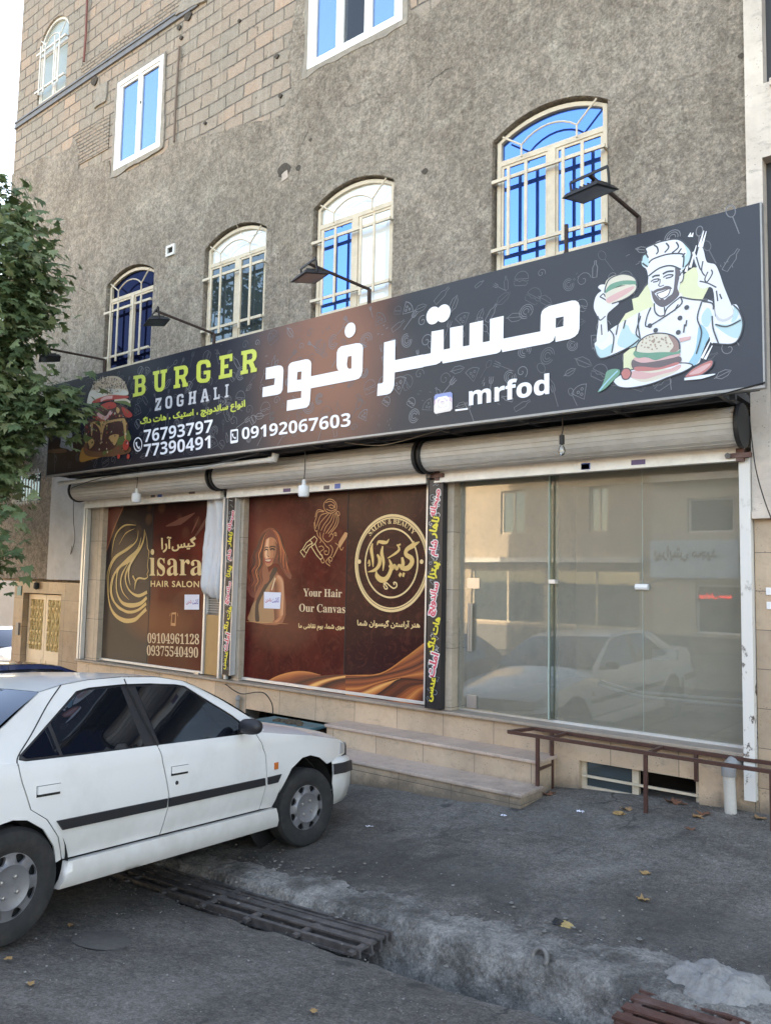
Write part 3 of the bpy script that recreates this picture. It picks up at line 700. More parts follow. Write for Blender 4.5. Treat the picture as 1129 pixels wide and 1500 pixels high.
# white plastic windows on the second floor
def pvc_window(q, n, panes, name='plastic_window'):
    x0, x1, z0, z1 = q; f = MB(); yf = YW-.01
    f.prism([rect(q), rect(grow(q, -.075))], yf, yf+.09)
    wds = [(x0+.075+(x1-x0-.15)*i/n, x0+.075+(x1-x0-.15)*(i+1)/n) for i in range(n)]
    for i, (a, b_) in enumerate(wds):
        if i: f.box(a-.035, a+.035, yf+.003, yf+.085, z0+.073, z1-.073)
        f.prism([rect((a+(.034 if i else 0), b_-(.034 if i < n-1 else 0), z0+.075, z1-.075)), rect((a+.065, b_-.065, z0+.12, z1-.12))], yf+.018, yf+.07)
    o = f.build(name, M_pvc, B, bevel=.005)
    for i, (a, b_) in enumerate(wds): MB().box(a+.05, b_-.05, yf+.045, yf+.055, z0+.11, z1-.11).build('pane', panes[i], o)
    return o
pvc_window(EWIN, 2, (M_pane_light, M_pane_light))
fw = pvc_window(FWIN, 3, (M_pane_light, clear_glass('open_glass', (.8, .85, .9), .0, 1), M_pane_light))
# curtain behind the clear middle pane
P = [[(x, YW+.12+.02*math.sin(x*60), z) for z in (8.7, 10.3)] for x in np.linspace(-6.72, -6.40, 40)]
MB().grid(P).build('curtain', mat('lace_curtain', (.45, .40, .36), .9, vary=.5, vscale=18), fw, smooth=True)
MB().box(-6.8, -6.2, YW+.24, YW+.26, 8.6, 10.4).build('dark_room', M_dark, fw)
# barred window over the entrance
f = MB(); f.prism([rect(GRW), rect(grow(GRW, -.04))], YW+.02, YW+.08); fo = f.build('small_window', M_white, B)
MB().box(GRW[0]+.03, GRW[1]-.03, YW+.05, YW+.06, GRW[2]+.03, GRW[3]-.03).build('pane', M_pane_mid, fo)
f = MB()
for i in range(9): x = GRW[0]+.06+i*.104; f.bar((x, YW-.03, GRW[2]-.03), (x, YW-.03, GRW[3]+.02), .016, .016)
f.bar((GRW[0], YW-.03, GRW[2]+.06), (GRW[1], YW-.03, GRW[2]+.06), .016, .016); f.bar((GRW[0], YW-.03, GRW[3]-.06), (GRW[1], YW-.03, GRW[3]-.06), .016, .016)
f.build('grille', M_white, fo)

# ground floor: stone base, sill, jambs, soffit -------------------------------------
XB = -12.12
base = MB(); base.prism([[(XB, -1.1), (XR, -1.1), (XR, .553), (XB, .553)], rect((-3.41, -2.31, .035, .30)), rect((-8.06, -6.42, -.9, .25))], YW, YW+.24)
base.build('stone_base', M_stone, B)
s_ = MB(); s_.box(XB, -1.93, YW-.055, YW+.30, .556, .588); s_.build('stone_sill', M_sill, B, bevel=.006)
MB().box(-8.3, -6.2, YW+.6, YW+.62, -1.1, .5).build('basement_dark', M_dark, B); MB().box(-3.6, -2.2, YW+.45, YW+.47, -.3, .5).build('basement_dark', M_dark, B)
j = MB()
for a, b_ in ((-11.93, -11.60), (-8.40, -8.24), (-4.985, -4.865)): MB().box(a, b_, YW+.01, YW+.30, .59, 3.42).build('stone_jamb', M_jamb, B)
MB().box(XB, XR, YW+.0, YW+.5, 3.13, 3.42).build('lintel', M_plaster, B)
sf = MB(); sf.box(-11.95, XR, 6.46, YW+.02, 3.50, 3.56); sf.bar((-11.9, 6.5, 3.475), (-1.6, 6.5, 3.475), .05, .05); sf.bar((-11.9, 6.75, 3.478), (XR, 6.75, 3.478), .05, .045)
for x in np.linspace(-11.8, -1.9, 12): sf.bar((x, 6.46, 3.473), (x, 7.18, 3.473), .04, .04)
sf.build('soffit', M_soffit, B)
# roller shutters rolled up above each shop
SH = [(-11.98, -8.56), (-8.48, -5.13), (-5.06, -1.86)]
for k, (a, b_) in enumerate(SH):
    m = MB(); m.grid([[(x, 6.985-rr_*math.cos(q), 3.285+rr_*math.sin(q)) for x in (a, b_)] for q, rr_ in [(2*math.pi*(k_+e_)/22, r_) for k_ in range(22) for e_, r_ in ((0, .158), (.07, .165), (.93, .167))]+[(2*math.pi, .158)]])
    o = m.build('roller_shutter', M_slat, B)
    for x in (a, b_): MB().lathe([(.001, -.02), (.185, -.02), (.19, 0), (.185, .02), (.001, .02)], (x, 6.985, 3.285), (1, 0, 0), 24).build('end_plate', M_black, o)
    m = MB(); m.box(a+.02, b_-.02, 7.085, 7.15, 3.015, 3.135); m.box(a+.02, b_-.02, 7.075, 7.16, 3.008, 3.02); m.build('bottom_rail', M_rail, o)
    m = MB(); n = 5
    for i in range(n): z = 3.14+i*.035; m.bar((a+.03, 7.12-.012*i, z), (b_-.03, 7.12-.012*i, z+.03), .016, .012)
    m.prism([rect((a+.03, b_-.03, 3.13, 3.30))], 7.125, 7.14); m.build('slat_curtain', M_slat, o)
M_st = [mat('sticker_blue', (.05, .12, .42), .4), mat('sticker_violet', (.10, .06, .16), .4), mat('sticker_pale', (.75, .74, .7), .4), mat('sticker_dark', (.10, .09, .10), .4)]
for px, py, w_, h_, c in ((851, 684, .16, .05, 2), (857, 683, .09, .06, 0), (934, 677, .13, .045, 1), (894, 680, .09, .03, 2), (420, 718, .13, .045, 1), (462, 715, .09, .03, 2), (478, 714, .09, .045, 3), (494, 712, .09, .06, 0), (224, 726, .1, .05, 3), (234, 725, .1, .06, 0), (281, 721, .13, .045, 3)):
    x, z = xz(px, py, 7.08); sh = [o for o in B.children if o.name.startswith('roller_shutter')][2 if px > 650 else (1 if px > 345 else 0)]
    m = MB(); m.box(x-w_/2, x+w_/2, 7.081, 7.087, z-h_/2, z+h_/2)
    so_ = m.build('sticker', M_st[c], sh)
# guide rails
for x, wd in ((-12.02, .05), (-11.95, .03), (-8.56, .035), (-8.42, .035)): MB().box(x-wd/2, x+wd/2, YW-.07, YW+.0, .60, 3.03).build('guide_rail', M_alu, B)
MB().box(-11.995, -11.965, YW-.055, YW+.0, .60, 3.03).build('guide_slot', M_black, B); MB().box(-8.415+.02, -8.37, YW-.03, YW+.0, .60, 3.03).build('guide_slot', M_black, B)
g = NG('peeling_white_paint'); n1 = g.rng(g.noise(9, 7, .7, g.scale(g.pos, (1, 1, .6))), .57, .62); hz = g.rng(g.sep(g.pos)[2], 2.2, .8)
MP = g.out(g.mix(g.math('MULTIPLY', n1, g.rng(g.sep(g.pos)[2], 2.3, 1.2, .15, 1)), (.68, .67, .645), (.10, .075, .06)), .6, g.bump(n1, .4, .004))
MB().box(-1.925, -1.838, YW-.08, YW+.05, .22, 3.06).build('corner_post', MP, B)

# the empty right-hand shop ---------------------------------------------------------
room = MB()
RX0, RX1, RY1, RZ0, RZ1 = -5.35, -1.95, 11.2, .585, 3.40
room.box(RX0, RX1, RY1, RY1+.05, RZ0, RZ1); room.box(RX1, RX1+.05, YW+.3, RY1, RZ0, RZ1)
room.build('interior_wall', mat('beige_room_wall', (.74, .68, .57), .8, vary=.05, vscale=2, dirt=(.55, .49, .40), damt=.5, dscale=1.2), B)
MB().box(RX0-.05, RX0, YW+.30, RY1, RZ0, RZ1).build('tiled_wall', stone_mat('marble_tile', (.58, .51, .42), (.66, .59, .49), (.50, .44, .35), None, .3), B)
MB().box(RX0, RX1, YW+.30, RY1, RZ0-.1, RZ0+.001).build('shop_floor', stone_mat('floor_tile', (.55, .49, .40), (.61, .55, .455), (.47, .42, .34), .6, .3, th=.6), B)
MB().box(RX0, RX1, YW+.30, RY1, RZ1, RZ1+.05).build('shop_ceiling', M_white, B)
YG = YW+.17
gl = MB(); zt, zb = 3.10, .60
xf, xm = xz(807, 860, YG)[0], xz(941, 860, YG)[0]
fr = MB(); fr.box(-4.87, -1.93, YG-.02, YG+.03, .588, .612); fr.box(-4.87, -1.93, YG-.02, YG+.03, 3.09, 3.13); fr.box(-4.87, -4.862, YG-.02, YG+.03, .611, 3.091); fr.box(-1.938, -1.93, YG-.02, YG+.03, .611, 3.091)
fo = fr.build('shop_window', M_alu, B)
pd = MB().box(-4.86, xf-.005, YG-.05, YG-.038, .615, 3.085).build('glass_door', M_glass, fo)
MB().box(xf+.045, xm-.003, YG-.006, YG+.006, .612, 3.09).build('pane', M_glass, fo)
MB().box(xm+.003, -1.932, YG-.006, YG+.006, .612, 3.09).build('pane', M_glass, fo)
M_edge = mat('green_glass_edge', (.42, .52, .48), .15, vary=.1)
MB().box(xf, xf+.04, YG-.03, YG+.08, .612, 3.09).build('glass_fin', clear_glass('fin_glass', (.62, .78, .72), .10, 2.2), fo)
MB().box(xf-.005, xf+.002, YG-.055, YG-.03, .612, 3.09).box(xm-.0015, xm+.0015, YG-.007, YG+.007, .612, 3.09).build('glass_edge', M_edge, fo)
M_steel = mat('brushed_steel', (.55, .55, .54), .3, .9)
h_ = MB()
for dx in (-.0, .03): h_.tube([(-4.705+dx, YG-.09, 1.22), (-4.705+dx, YG-.09, 1.72)], .012, 8)
h_.build('door_handle', M_steel, fo)
MB().box(-4.75, -4.60, YG-.058, YG-.03, 1.88, 1.99).build('door_lock', M_steel, fo); MB().box(-4.74, -4.62, YG-.062, YG-.028, .63, .76).build('floor_lock', M_steel, fo)
x, z = xz(941, 860, YG); MB().tube([(x-.06, YG-.02, z), (x+.06, YG-.02, z)], .03, 10).build('glass_clip', M_pvc, fo)
x, z = xz(813, 852, YG); MB().box(x-.04, x+.03, YG-.07, YG, z-.02, z+.02).build('patch_fitting', M_alu, fo)
x, z = xz(808, 1063, YG); MB().box(x-.05, x+.06, YG-.07, YG, z-.03, z+.02).build('patch_fitting', M_alu, fo)
so_ = MB()
for px in (960, 972, 983): x, z = xz(px, 959, 11.15); so_.box(x-.06, x+.06, 11.17, 11.21, z-.07, z+.07)
so_.build('wall_socket', M_pvc, B)

# white pier, entrance recess -----------------------------------------------------------
MB().box(-13.2, -12.14, YW-.012, YW+.3, 1.845, 3.62).build('white_pier', mat('white_plaster_pier', (.60, .60, .60), .85, vary=.08, vscale=4, dirt=(.40, .38, .35), dscale=2.5, damt=.6, bump=.4, bscale=18), B)
MB().box(XL, -12.14, YW+.12, YW+.9, 1.80, 1.86).build('overhang', M_plaster, B)
YD = YW+.13; ga, gb, gc = xz(41, 900, YD)[0], xz(67, 900, YD)[0], xz(97, 900, YD)[0]; gx0 = xz(33, 900, YW+.03)[0]; el = xz(20, 900, YW+.03)[0]
ent = MB(); ent.prism([[(el, -1.2), (-12.13, -1.2), (-12.13, 1.80), (el, 1.80)], [(gx0, -1.2), (gc, -1.2), (gc, 1.60), (gx0, 1.60)]], YW+.03, YD+.2)
eo = ent.build('entrance', stone_mat('polished_stone', (.37, .255, .165), (.44, .32, .22), (.30, .20, .13), .55, .18, th=.5), B)
M_gate = mat('cream_gate_paint', (.74, .60, .43), .35, vary=.05, vscale=8)
M_gold = mat('gilt_lattice', (.62, .46, .22), .4, .15, vary=.35, vscale=22)
for a, b_ in ((gx0+.02, gb-.005), (gb+.005, gc-.01)):
    m = MB(); zt, zm = 1.58, .52
    m.prism([rect((a, b_, -.95, zt)), rect((a+.07, b_-.07, zm+.10, zt-.09))], YD, YD+.05)
    m.prism([rect((a+.06, b_-.06, -.8, zm-.05)), rect((a+.09, b_-.09, -.77, zm-.08))], YD-.008, YD+.01)
    lf = m.build('gate_leaf', M_gate, eo, bevel=.004)
for a, b_ in ((gx0+.02, gb-.005), (gb+.005, gc-.01)):
    m = MB(); n = 0
    for i in range(4):
        x = a+.13+i*(b_-a-.26)/3
        m.tube([(x+.035*math.sin(t*13+i*math.pi), YD+.0, .62+t*.86) for t in np.linspace(0, 1, 40)], .010, 5)
        m.tube([(x-.035*math.sin(t*13+i*math.pi), YD-.006, .62+t*.86) for t in np.linspace(0, 1, 40)], .010, 5)
        for t in (.12, .36, .6, .84): m.lathe([(.001, -.012), (.022, -.006), (.03, 0), (.022, .006), (.001, .01)], (x, YD-.01, .62+t*.86), (0, 1, 0), 8)
    m.build('gate_lattice', M_gold, eo)
    MB().box(a+.05, b_-.05, YD+.03, YD+.04, .6, 1.5).build('gate_glass', pane_mat('amber_glass', (.85, .75, .5), (.50, .40, .22), .12, .2), eo)
MB().box(xz(25, 920, YW)[0]-.05, xz(25, 920, YW)[0]+.05, YW+.0, YW+.03, xz(25, 930, YW)[1], xz(25, 912, YW)[1]).build('door_phone', mat('intercom_grey', (.22, .21, .20), .4, .3), eo)
MB().box(xz(27, 868, YW)[0]-.07, xz(27, 868, YW)[0]+.07, YW+.015, YW+.03, xz(27, 872, YW)[1], xz(27, 858, YW)[1]).build('house_plate', mat('green_plate', (.10, .22, .22), .4), eo)
MB().lathe([(.001, 0), (.05, .03), (.045, .12), (.001, .14)], (-13.55, YW+.0, 1.66), (0, 0, 1), 10).build('porch_lamp', M_black, eo)
# basement grille
m = MB(); m.prism([rect((-3.41, -2.31, .035, .30)), rect((-3.365, -2.355, .065, .285))], YW+.06, YW+.10); m.box(-2.92, -2.86, YW+.055, YW+.10, .06, .29)
bw = m.build('basement_window', M_cream, B)
MB().bar((-3.4, YW+.04, .16), (-2.32, YW+.04, .16), .02, .022).build('cross_bar', M_cream, bw)
MB().box(-3.37, -2.92, YW+.08, YW+.09, .06, .29).build('pane', M_pane_mid, bw)
# conduits on the facade
m = MB(); x, z = xz(322, 0, YW)
def wallpipe(p, r, mt, name, y=YW-.02):
    return MB().tube([(*xz(a, b, y), )[0:1]+(y,)+(xz(a, b, y)[1],) for a, b in p], r, 8).build(name, mt, B)
wallpipe([(128, 0), (126, 55), (123, 90)], .02, mat('red_conduit', (.20, .07, .055), .6, vary=.2), 'conduit_pipe')
wallpipe([(263, 68), (258, 140), (255, 208)], .018, mat('brown_conduit', (.17, .12, .09), .6, vary=.2), 'conduit_pipe')
M_wire = mat('pale_wire', (.42, .36, .28), .7)
def wire(p, r, mt, name, y):
    q = smooth_line([(a, b) for a, b in p], False, 6)
    return MB().tube([(xz(a, b, y)[0], y, xz(a, b, y)[1]) for a, b in q], r, 5).build(name, mt, B)
wire([(324, -5), (326, 150), (330, 230), (340, 300), (348, 332), (362, 346), (384, 340)], .0035, M_wire, 'facade_wire', YW-.02)
wire([(424, 262), (424, 380), (421, 462)], .0035, M_wire, 'facade_wire', YW-.02); wire([(413, 300), (409, 380), (405, 470)], .003, M_wire, 'facade_wire', YW-.02)
wire([(448, 100), (440, 180), (428, 250)], .003, M_wire, 'facade_wire', YW-.02)
# ------------------------------------------------------------------ the long shop sign
YS = 6.4
SX0, SX1, SZ0, SZ1 = -11.93, -1.545, 3.465, 4.885
S = thing('shop_sign', ((SX0+SX1)/2, YS, SZ0), 'long dark printed shop sign with white Persian lettering, a chef and a burger', 'sign')
g = NG('sign_print')
p = g.sep(g.pos)
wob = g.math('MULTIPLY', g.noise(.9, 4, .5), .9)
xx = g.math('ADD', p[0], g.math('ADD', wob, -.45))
navy, brown, sheen_grey = (.009, .012, .025), (.23, .092, .054), (.036, .040, .054)  # right end greyer: sky reflection painted into the panel colour
base = g.ramp(g.rng(xx, -12, -1.5), [(0, (.006, .008, .016)), (.42, navy), (.58, (.022, .022, .028)), (.70, (.022, .024, .032)), (1, sheen_grey)])
dx = g.math('SUBTRACT', xx, -6.05); dz = g.math('SUBTRACT', p[2], 4.45)
r2 = g.math('ADD', g.math('MULTIPLY', dx, g.math('MULTIPLY', dx, 1.0)), g.math('MULTIPLY', dz, g.math('MULTIPLY', dz, .55)))
glow = g.rng(r2, .1, 1.9, 1, 0); glow = g.math('MULTIPLY', glow, glow)
col = g.mix(glow, base, brown)
dx2 = g.math('SUBTRACT', xx, -4.75); dz2 = g.math('SUBTRACT', p[2], 4.66)
sm = g.rng(g.math('ADD', g.math('MULTIPLY', dx2, dx2), g.math('MULTIPLY', dz2, g.math('MULTIPLY', dz2, 6.))), .02, .35, .8, 0); col = g.mix(sm, col, (.018, .019, .024))
dx3 = g.math('SUBTRACT', xx, -11.55); dz3 = g.math('SUBTRACT', p[2], 3.75)
gl2 = g.rng(g.math('ADD', g.math('MULTIPLY', dx3, g.math('MULTIPLY', dx3, .8)), g.math('MULTIPLY', dz3, g.math('MULTIPLY', dz3, 5.))), .02, .8, .8, 0); col = g.mix(gl2, col, (.07, .035, .018))
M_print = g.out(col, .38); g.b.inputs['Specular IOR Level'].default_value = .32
M_sgnframe = mat('sign_edge', (.30, .29, .28), .45, .3, vary=.15, vscale=10)
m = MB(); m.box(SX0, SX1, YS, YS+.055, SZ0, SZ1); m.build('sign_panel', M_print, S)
m = MB(); m.box(SX0-.012, SX1+.012, YS-.006, YS+.06, SZ0-.022, SZ0-.001); m.box(SX1+.001, SX1+.014, YS-.006, YS+.06, SZ0, SZ1); m.box(SX0-.014, SX0-.001, YS-.006, YS+.06, SZ0, SZ1)
m.build('sign_frame', M_sgnframe, S)
m = MB()
for x in np.linspace(SX0+.2, SX1-.2, 8): m.bar((x, YS+.05, SZ1-.05), (x, YW, SZ1-.05), .04, .04); m.bar((x, YS+.08, SZ0+.02), (x, YS+.08, SZ1-.02), .04, .04)
m.build('sign_bracket', M_soffit, S)
def flat(name, c, rough=.4): return mat(name, c, rough)
Wt = flat('print_white', (.80, .81, .86)); Gy = flat('print_grey', (.50, .51, .55)); Ye = flat('print_yellow', (.50, .56, .085)); Bk = flat('print_black', (.012, .013, .018))
DoW = flat('doodle_line', (.155, .16, .18)); DoD = flat('doodle_line_dim', (.085, .09, .105))

# chalk doodles of food scattered over the print
rnd = random.Random(11)
dA = Art(YS, .00004, .0008); dA.mod = 61
def dstroke(pts, wd, m): dA.stroke(pts, wd, m, sm=False, plane=True)
def circ(cx, cz, r, a0=0, a1=2*math.pi, n=16, asp=1.0, rot=0.):
    o = []
    for k in range(n+1):
        a = a0+(a1-a0)*k/n; x, z = r*asp*math.cos(a), r*math.sin(a)
        o.append((cx+x*math.cos(rot)-z*math.sin(rot), cz+x*math.sin(rot)+z*math.cos(rot)))
    return o
def loc(cx, cz, rot, s): return lambda q: [(cx+s*(x*math.cos(rot)-z*math.sin(rot)), cz+s*(x*math.sin(rot)+z*math.cos(rot))) for x, z in q]
cells = []
for i in range(52):
    for k in range(7): cells.append((SX0+.15+(SX1-SX0-.3)*(i+.5)/52, SZ0+.06+(SZ1-SZ0-.12)*(k+.5)/7))
for cx, cz in cells:
    cx += rnd.uniform(-.09, .09); cz += rnd.uniform(-.07, .07); s = rnd.uniform(.045, .09); ro = rnd.uniform(-1.2, 1.2); T = loc(cx, cz, ro, s)
    m = DoW if rnd.random() < .55 else DoD; wd = rnd.choice((.0045, .006, .0075)); kind = rnd.randrange(9)
    if kind == 0:                               # onion ring
        for r in (1, .72, .4): dstroke(T(circ(0, 0, r, rnd.uniform(0, 1), 6.0, 14, .85)), wd, m)
    elif kind == 1:                             # pizza slice
        dstroke(T([(-1.2, .5), (0, -1.2), (1.2, .5)]), wd, m); dstroke(T(circ(0, -.9, 1.75, .85, 2.3, 8)), wd, m)
        for q in ((-.3, .1), (.35, .2), (0, -.4)): dstroke(T(circ(q[0], q[1], .18, n=7)), wd, m)
    elif kind == 2:                             # fork
        dstroke(T([(0, -1.6), (0, .3)]), wd, m)
        for d in (-.3, 0, .3): dstroke(T([(d*.6, .4), (d, 1.2)]), wd, m)
        dstroke(T([(-.3, .8), (-.2, .35), (.2, .35), (.3, .8)]), wd, m)
    elif kind == 3:                             # spoon
        dstroke(T(circ(0, .9, .6, n=12, asp=.65)), wd, m); dstroke(T([(0, .3), (.05, -1.5)]), wd, m)
    elif kind == 4:                             # leaf
        dstroke(T([(-1, 0), (-.4, .45), (.4, .4), (1, 0), (.4, -.4), (-.4, -.45), (-1, 0)]), wd, m); dstroke(T([(-1.2, 0), (.8, 0)]), wd, m)
    elif kind == 5:                             # burger
        dstroke(T(circ(0, 0, 1, 0, math.pi, 10)), wd, m); dstroke(T([(-1, 0), (1, 0)]), wd, m); dstroke(T([(-1.1, -.3), (-.6, -.15), (-.2, -.35), (.3, -.15), (.7, -.35), (1.1, -.2)]), wd, m); dstroke(T([(-1, -.5), (-.8, -.85), (.8, -.85), (1, -.5)]), wd, m)
    elif kind == 6:                             # dashes
        for _ in range(4): a, b = rnd.uniform(-1, 1), rnd.uniform(-1, 1); dstroke(T([(a, b), (a+.35, b+.25)]), wd, m)
    elif kind == 7:                             # swirl
        dstroke(T([(.9*(1-t)*math.cos(t*9), .9*(1-t)*math.sin(t*9)) for t in np.linspace(0, .9, 18)]), wd, m)
    else:                                       # bottle / chilli
        dstroke(T([(-.3, -1.2), (-.35, .2), (-.12, .6), (-.12, 1.1), (.12, 1.1), (.12, .6), (.35, .2), (.3, -1.2), (-.3, -1.2)]), wd, m)
dA.build('doodles', S)

# main lettering, square brush letters traced on the panel
A = Art(YS, .0003, .006)
c1 = crop(380, 440, 4.704)
def rc(pts): return pts
A.poly([(48,466),(130,449),(150,450),(163,460),(169,480),(163,615),(150,640),(130,650),(23,668),(27,600),(105,583),(110,536),(46,546)], Wt, c1, sm=False)
A.poly([(202,460),(210,440),(225,428),(320,407),(340,408),(356,420),(361,440),(358,524),(540,487),(548,486),(538,470),(535,450),(536,360),(545,335),(565,318),(670,296),(695,297),(712,310),(716,330),(712,490),(703,520),(690,538),(665,548),(357,607),(352,690),(346,720),(330,738),(305,744),(190,763),(194,690),(290,672),(292,624),(196,636)], Wt, c1, sm=False,
       holes=([(266,494),(294,490),(290,546),(261,549)], [(612,388),(638,384),(637,470),(620,473),(608,462),(605,440)]))
A.poly([(861,291),(938,272),(937,413),(1129,374),(1129,462),(935,497),(930,590),(920,620),(905,640),(880,650),(813,660),(818,575),(848,573),(855,560)], Wt, c1, sm=False)
c2 = crop(600, 430, 4.342)
ty = lambda x: 395-.2*x
A.poly([(-10,409),(136,381),(141,243),(218,229),(218,358),(258,350),(258,219),(341,204),(340,338),(381,330),(383,191),(468,172),(466,312),(510,303),(512,163),(599,143),(597,288),(832,242),(835,140),(842,115),(858,98),(885,82),(1030,46),(1055,46),(1073,58),(1082,82),(1080,225),(1070,255),(1050,275),(1020,290),(928,309),(926,265),(915,300),(890,316),(590,374),(586,352),(575,372),(555,382),(212,446),(206,425),(195,440),(170,452),(-10,485)], Wt, c2, sm=False, holes=([(930,157),(980,147),(978,209),(929,220)],))
A.dot((152,141), .090, Wt, c2, 20, .95); A.dot((216,127), .090, Wt, c2, 20, .95); A.dot((628,206), .083, Wt, c1, 20, .95)
A.build('main_lettering', S)

# slab-serif letters of the English name
def slab(a, letters, frm, m, edge=None):
    """letters: list of (name, 4 photo corners tl tr br bl)"""
    sh = {
     'B': ([(0,0),(.72,0),(.9,.07),(1,.2),(1,.37),(.88,.5),(1,.62),(1,.82),(.9,.94),(.72,1),(0,1),(0,.84),(.14,.84),(.14,.16),(0,.16)], [[(.4,.17),(.66,.17),(.7,.22),(.7,.36),(.66,.41),(.4,.41)],[(.4,.58),(.66,.58),(.7,.63),(.7,.78),(.66,.83),(.4,.83)]]),
     'U': ([(0,1),(.46,1),(.46,.84),(.36,.84),(.36,.27),(.42,.18),(.58,.18),(.64,.27),(.64,.84),(.54,.84),(.54,1),(1,1),(1,.84),(.9,.84),(.9,.22),(.8,.07),(.64,0),(.36,0),(.2,.07),(.1,.22),(.1,.84),(0,.84)], []),
     'R': ([(0,0),(.46,0),(.46,.16),(.37,.16),(.37,.40),(.5,.40),(.64,.16),(.62,.16),(.62,0),(1,0),(1,.16),(.92,.16),(.78,.44),(.92,.52),(1,.64),(1,.82),(.9,.94),(.74,1),(0,1),(0,.84),(.12,.84),(.12,.16),(0,.16)], [[(.37,.57),(.66,.57),(.72,.63),(.72,.78),(.66,.83),(.37,.83)]]),
     'G': ([(.3,0),(.75,0),(.92,.07),(1,.2),(1,.52),(.52,.52),(.52,.36),(.72,.36),(.72,.22),(.66,.17),(.4,.17),(.3,.24),(.3,.76),(.4,.83),(.62,.83),(.7,.76),(.7,.66),(1,.66),(1,.8),(.9,.94),(.75,1),(.3,1),(.1,.93),(0,.78),(0,.22),(.1,.07)], []),
     'E': ([(0,0),(1,0),(1,.32),(.8,.32),(.8,.17),(.4,.17),(.4,.42),(.7,.42),(.7,.58),(.4,.58),(.4,.83),(.8,.83),(.8,.68),(1,.68),(1,1),(0,1),(0,.84),(.12,.84),(.12,.16),(0,.16)], []),
     'Z': ([(0,0),(1,0),(1,.32),(.8,.32),(.78,.18),(.42,.18),(1,.86),(1,1),(.05,1),(.05,.68),(.25,.68),(.27,.82),(.58,.82),(0,.16)], []),
     'O': ([(.3,0),(.7,0),(.9,.08),(1,.24),(1,.76),(.9,.92),(.7,1),(.3,1),(.1,.92),(0,.76),(0,.24),(.1,.08)], [[(.4,.17),(.6,.17),(.7,.27),(.7,.73),(.6,.83),(.4,.83),(.3,.73),(.3,.27)]]),
     'H': ([(0,0),(.44,0),(.44,.14),(.36,.14),(.36,.42),(.64,.42),(.64,.14),(.56,.14),(.56,0),(1,0),(1,.14),(.92,.14),(.92,.86),(1,.86),(1,1),(.56,1),(.56,.86),(.64,.86),(.64,.58),(.36,.58),(.36,.86),(.44,.86),(.44,1),(0,1),(0,.86),(.08,.86),(.08,.14),(0,.14)], []),
     'A': ([(0,0),(.38,0),(.38,.14),(.3,.14),(.34,.27),(.66,.27),(.7,.14),(.62,.14),(.62,0),(1,0),(1,.14),(.95,.14),(.68,1),(.3,1),(.05,.14),(0,.14)], [[(.39,.43),(.61,.43),(.5,.8)]]),
     'L': ([(0,0),(1,0),(1,.36),(.78,.36),(.78,.16),(.46,.16),(.46,.86),(.58,.86),(.58,1),(0,1),(0,.86),(.14,.86),(.14,.14),(0,.14)], []),
     'I': ([(0,0),(1,0),(1,.14),(.72,.14),(.72,.86),(1,.86),(1,1),(0,1),(0,.86),(.28,.86),(.28,.14),(0,.14)], [])}
    for nm, (tl, tr, br, bl) in letters:
        def mp(q, e=0):
            o = []
            for u, v in q:
                x = (bl[0]*(1-u)+br[0]*u)*(1-v)+(tl[0]*(1-u)+tr[0]*u)*v
                y = (bl[1]*(1-u)+br[1]*u)*(1-v)+(tl[1]*(1-u)+tr[1]*u)*v
                o.append(xz(*frm((x, y)), a.Y))
            return o
        a.raw([mp(sh[nm][0])]+[mp(h) for h in sh[nm][1]], m, 'eo')
cb = crop(190, 500, 5.645)
A = Art(YS, .0003, .006)
slab(A, [('B', ((36,287),(135,272),(137,440),(32,462))), ('U', ((197,252),(314,229),(304,410),(200,424))), ('R', ((371,213),(487,194),(486,372),(368,392))), ('G', ((558,160),(676,150),(670,338),(556,348))), ('E', ((746,125),(855,101),(851,294),(741,315))), ('R', ((928,84),(1054,58),(1056,250),(921,278)))], cb, Ye)
A.build('burger_lettering', S)
A = Art(YS, .0003, .006)
slab(A, [('Z', ((217,474),(269,465),(262,566),(212,577))), ('O', ((301,458),(357,448),(355,552),(299,560))), ('G', ((396,443),(452,432),(449,534),(393,543))), ('H', ((494,421),(557,408),(553,514),(489,527))), ('A', ((600,398),(655,388),(661,495),(591,507))), ('L', ((698,384),(745,376),(750,474),(699,486))), ('I', ((795,360),(824,353),(822,460),(791,468)))], cb, Gy)
A.build('english_name_lettering', S)
def slanted(a, body, p0, p1, h0, h1, m, bold=0, spacing=1.0):
    """text along the photo line p0 -> p1 (its foot), h0/h1 = heights in photo pixels at both ends"""
    q0, q1 = np.array(xz(*p0, a.Y)), np.array(xz(*p1, a.Y)); t0, t1 = np.array(xz(p0[0], p0[1]-h0, a.Y)), np.array(xz(p1[0], p1[1]-h1, a.Y))
    g_ = outlines(body, bold, spacing=spacing); lo = np.min([q.min(0) for q in g_], 0); hi = np.max([q.max(0) for q in g_], 0)
    def f(p):
        u, v = (p-lo)/(hi-lo); b_ = q0*(1-u)+q1*u; t_ = t0*(1-u)+t1*u; return tuple(b_*(1-v)+t_*v)
    return a.raw([[f(p) for p in q] for q in g_], m, 'nz')
def cbp(x, y): return cb((x, y))
A = Art(YS, .0003, .006); slanted(A, arabic('انواع ساندویچ ، استیک ، هات داگ'), cbp(92, 712), cbp(960, 570), 14.5, 17, Ye, .035); A.build('menu_lettering', S)
A = Art(YS, .0003, .006); slanted(A, heavy('76793797'), cbp(122, 838), cbp(690, 752), 18.5, 19, Wt); slanted(A, heavy('77390491'), cbp(122, 957), cbp(672, 884), 18.5, 19, Wt); A.build('phone_numbers', S)
A = Art(YS, .0003, .006); slanted(A, heavy('09192067603'), (355, 644), (514, 624.5), 17.5, 20, Wt); A.build('mobile_number', S)
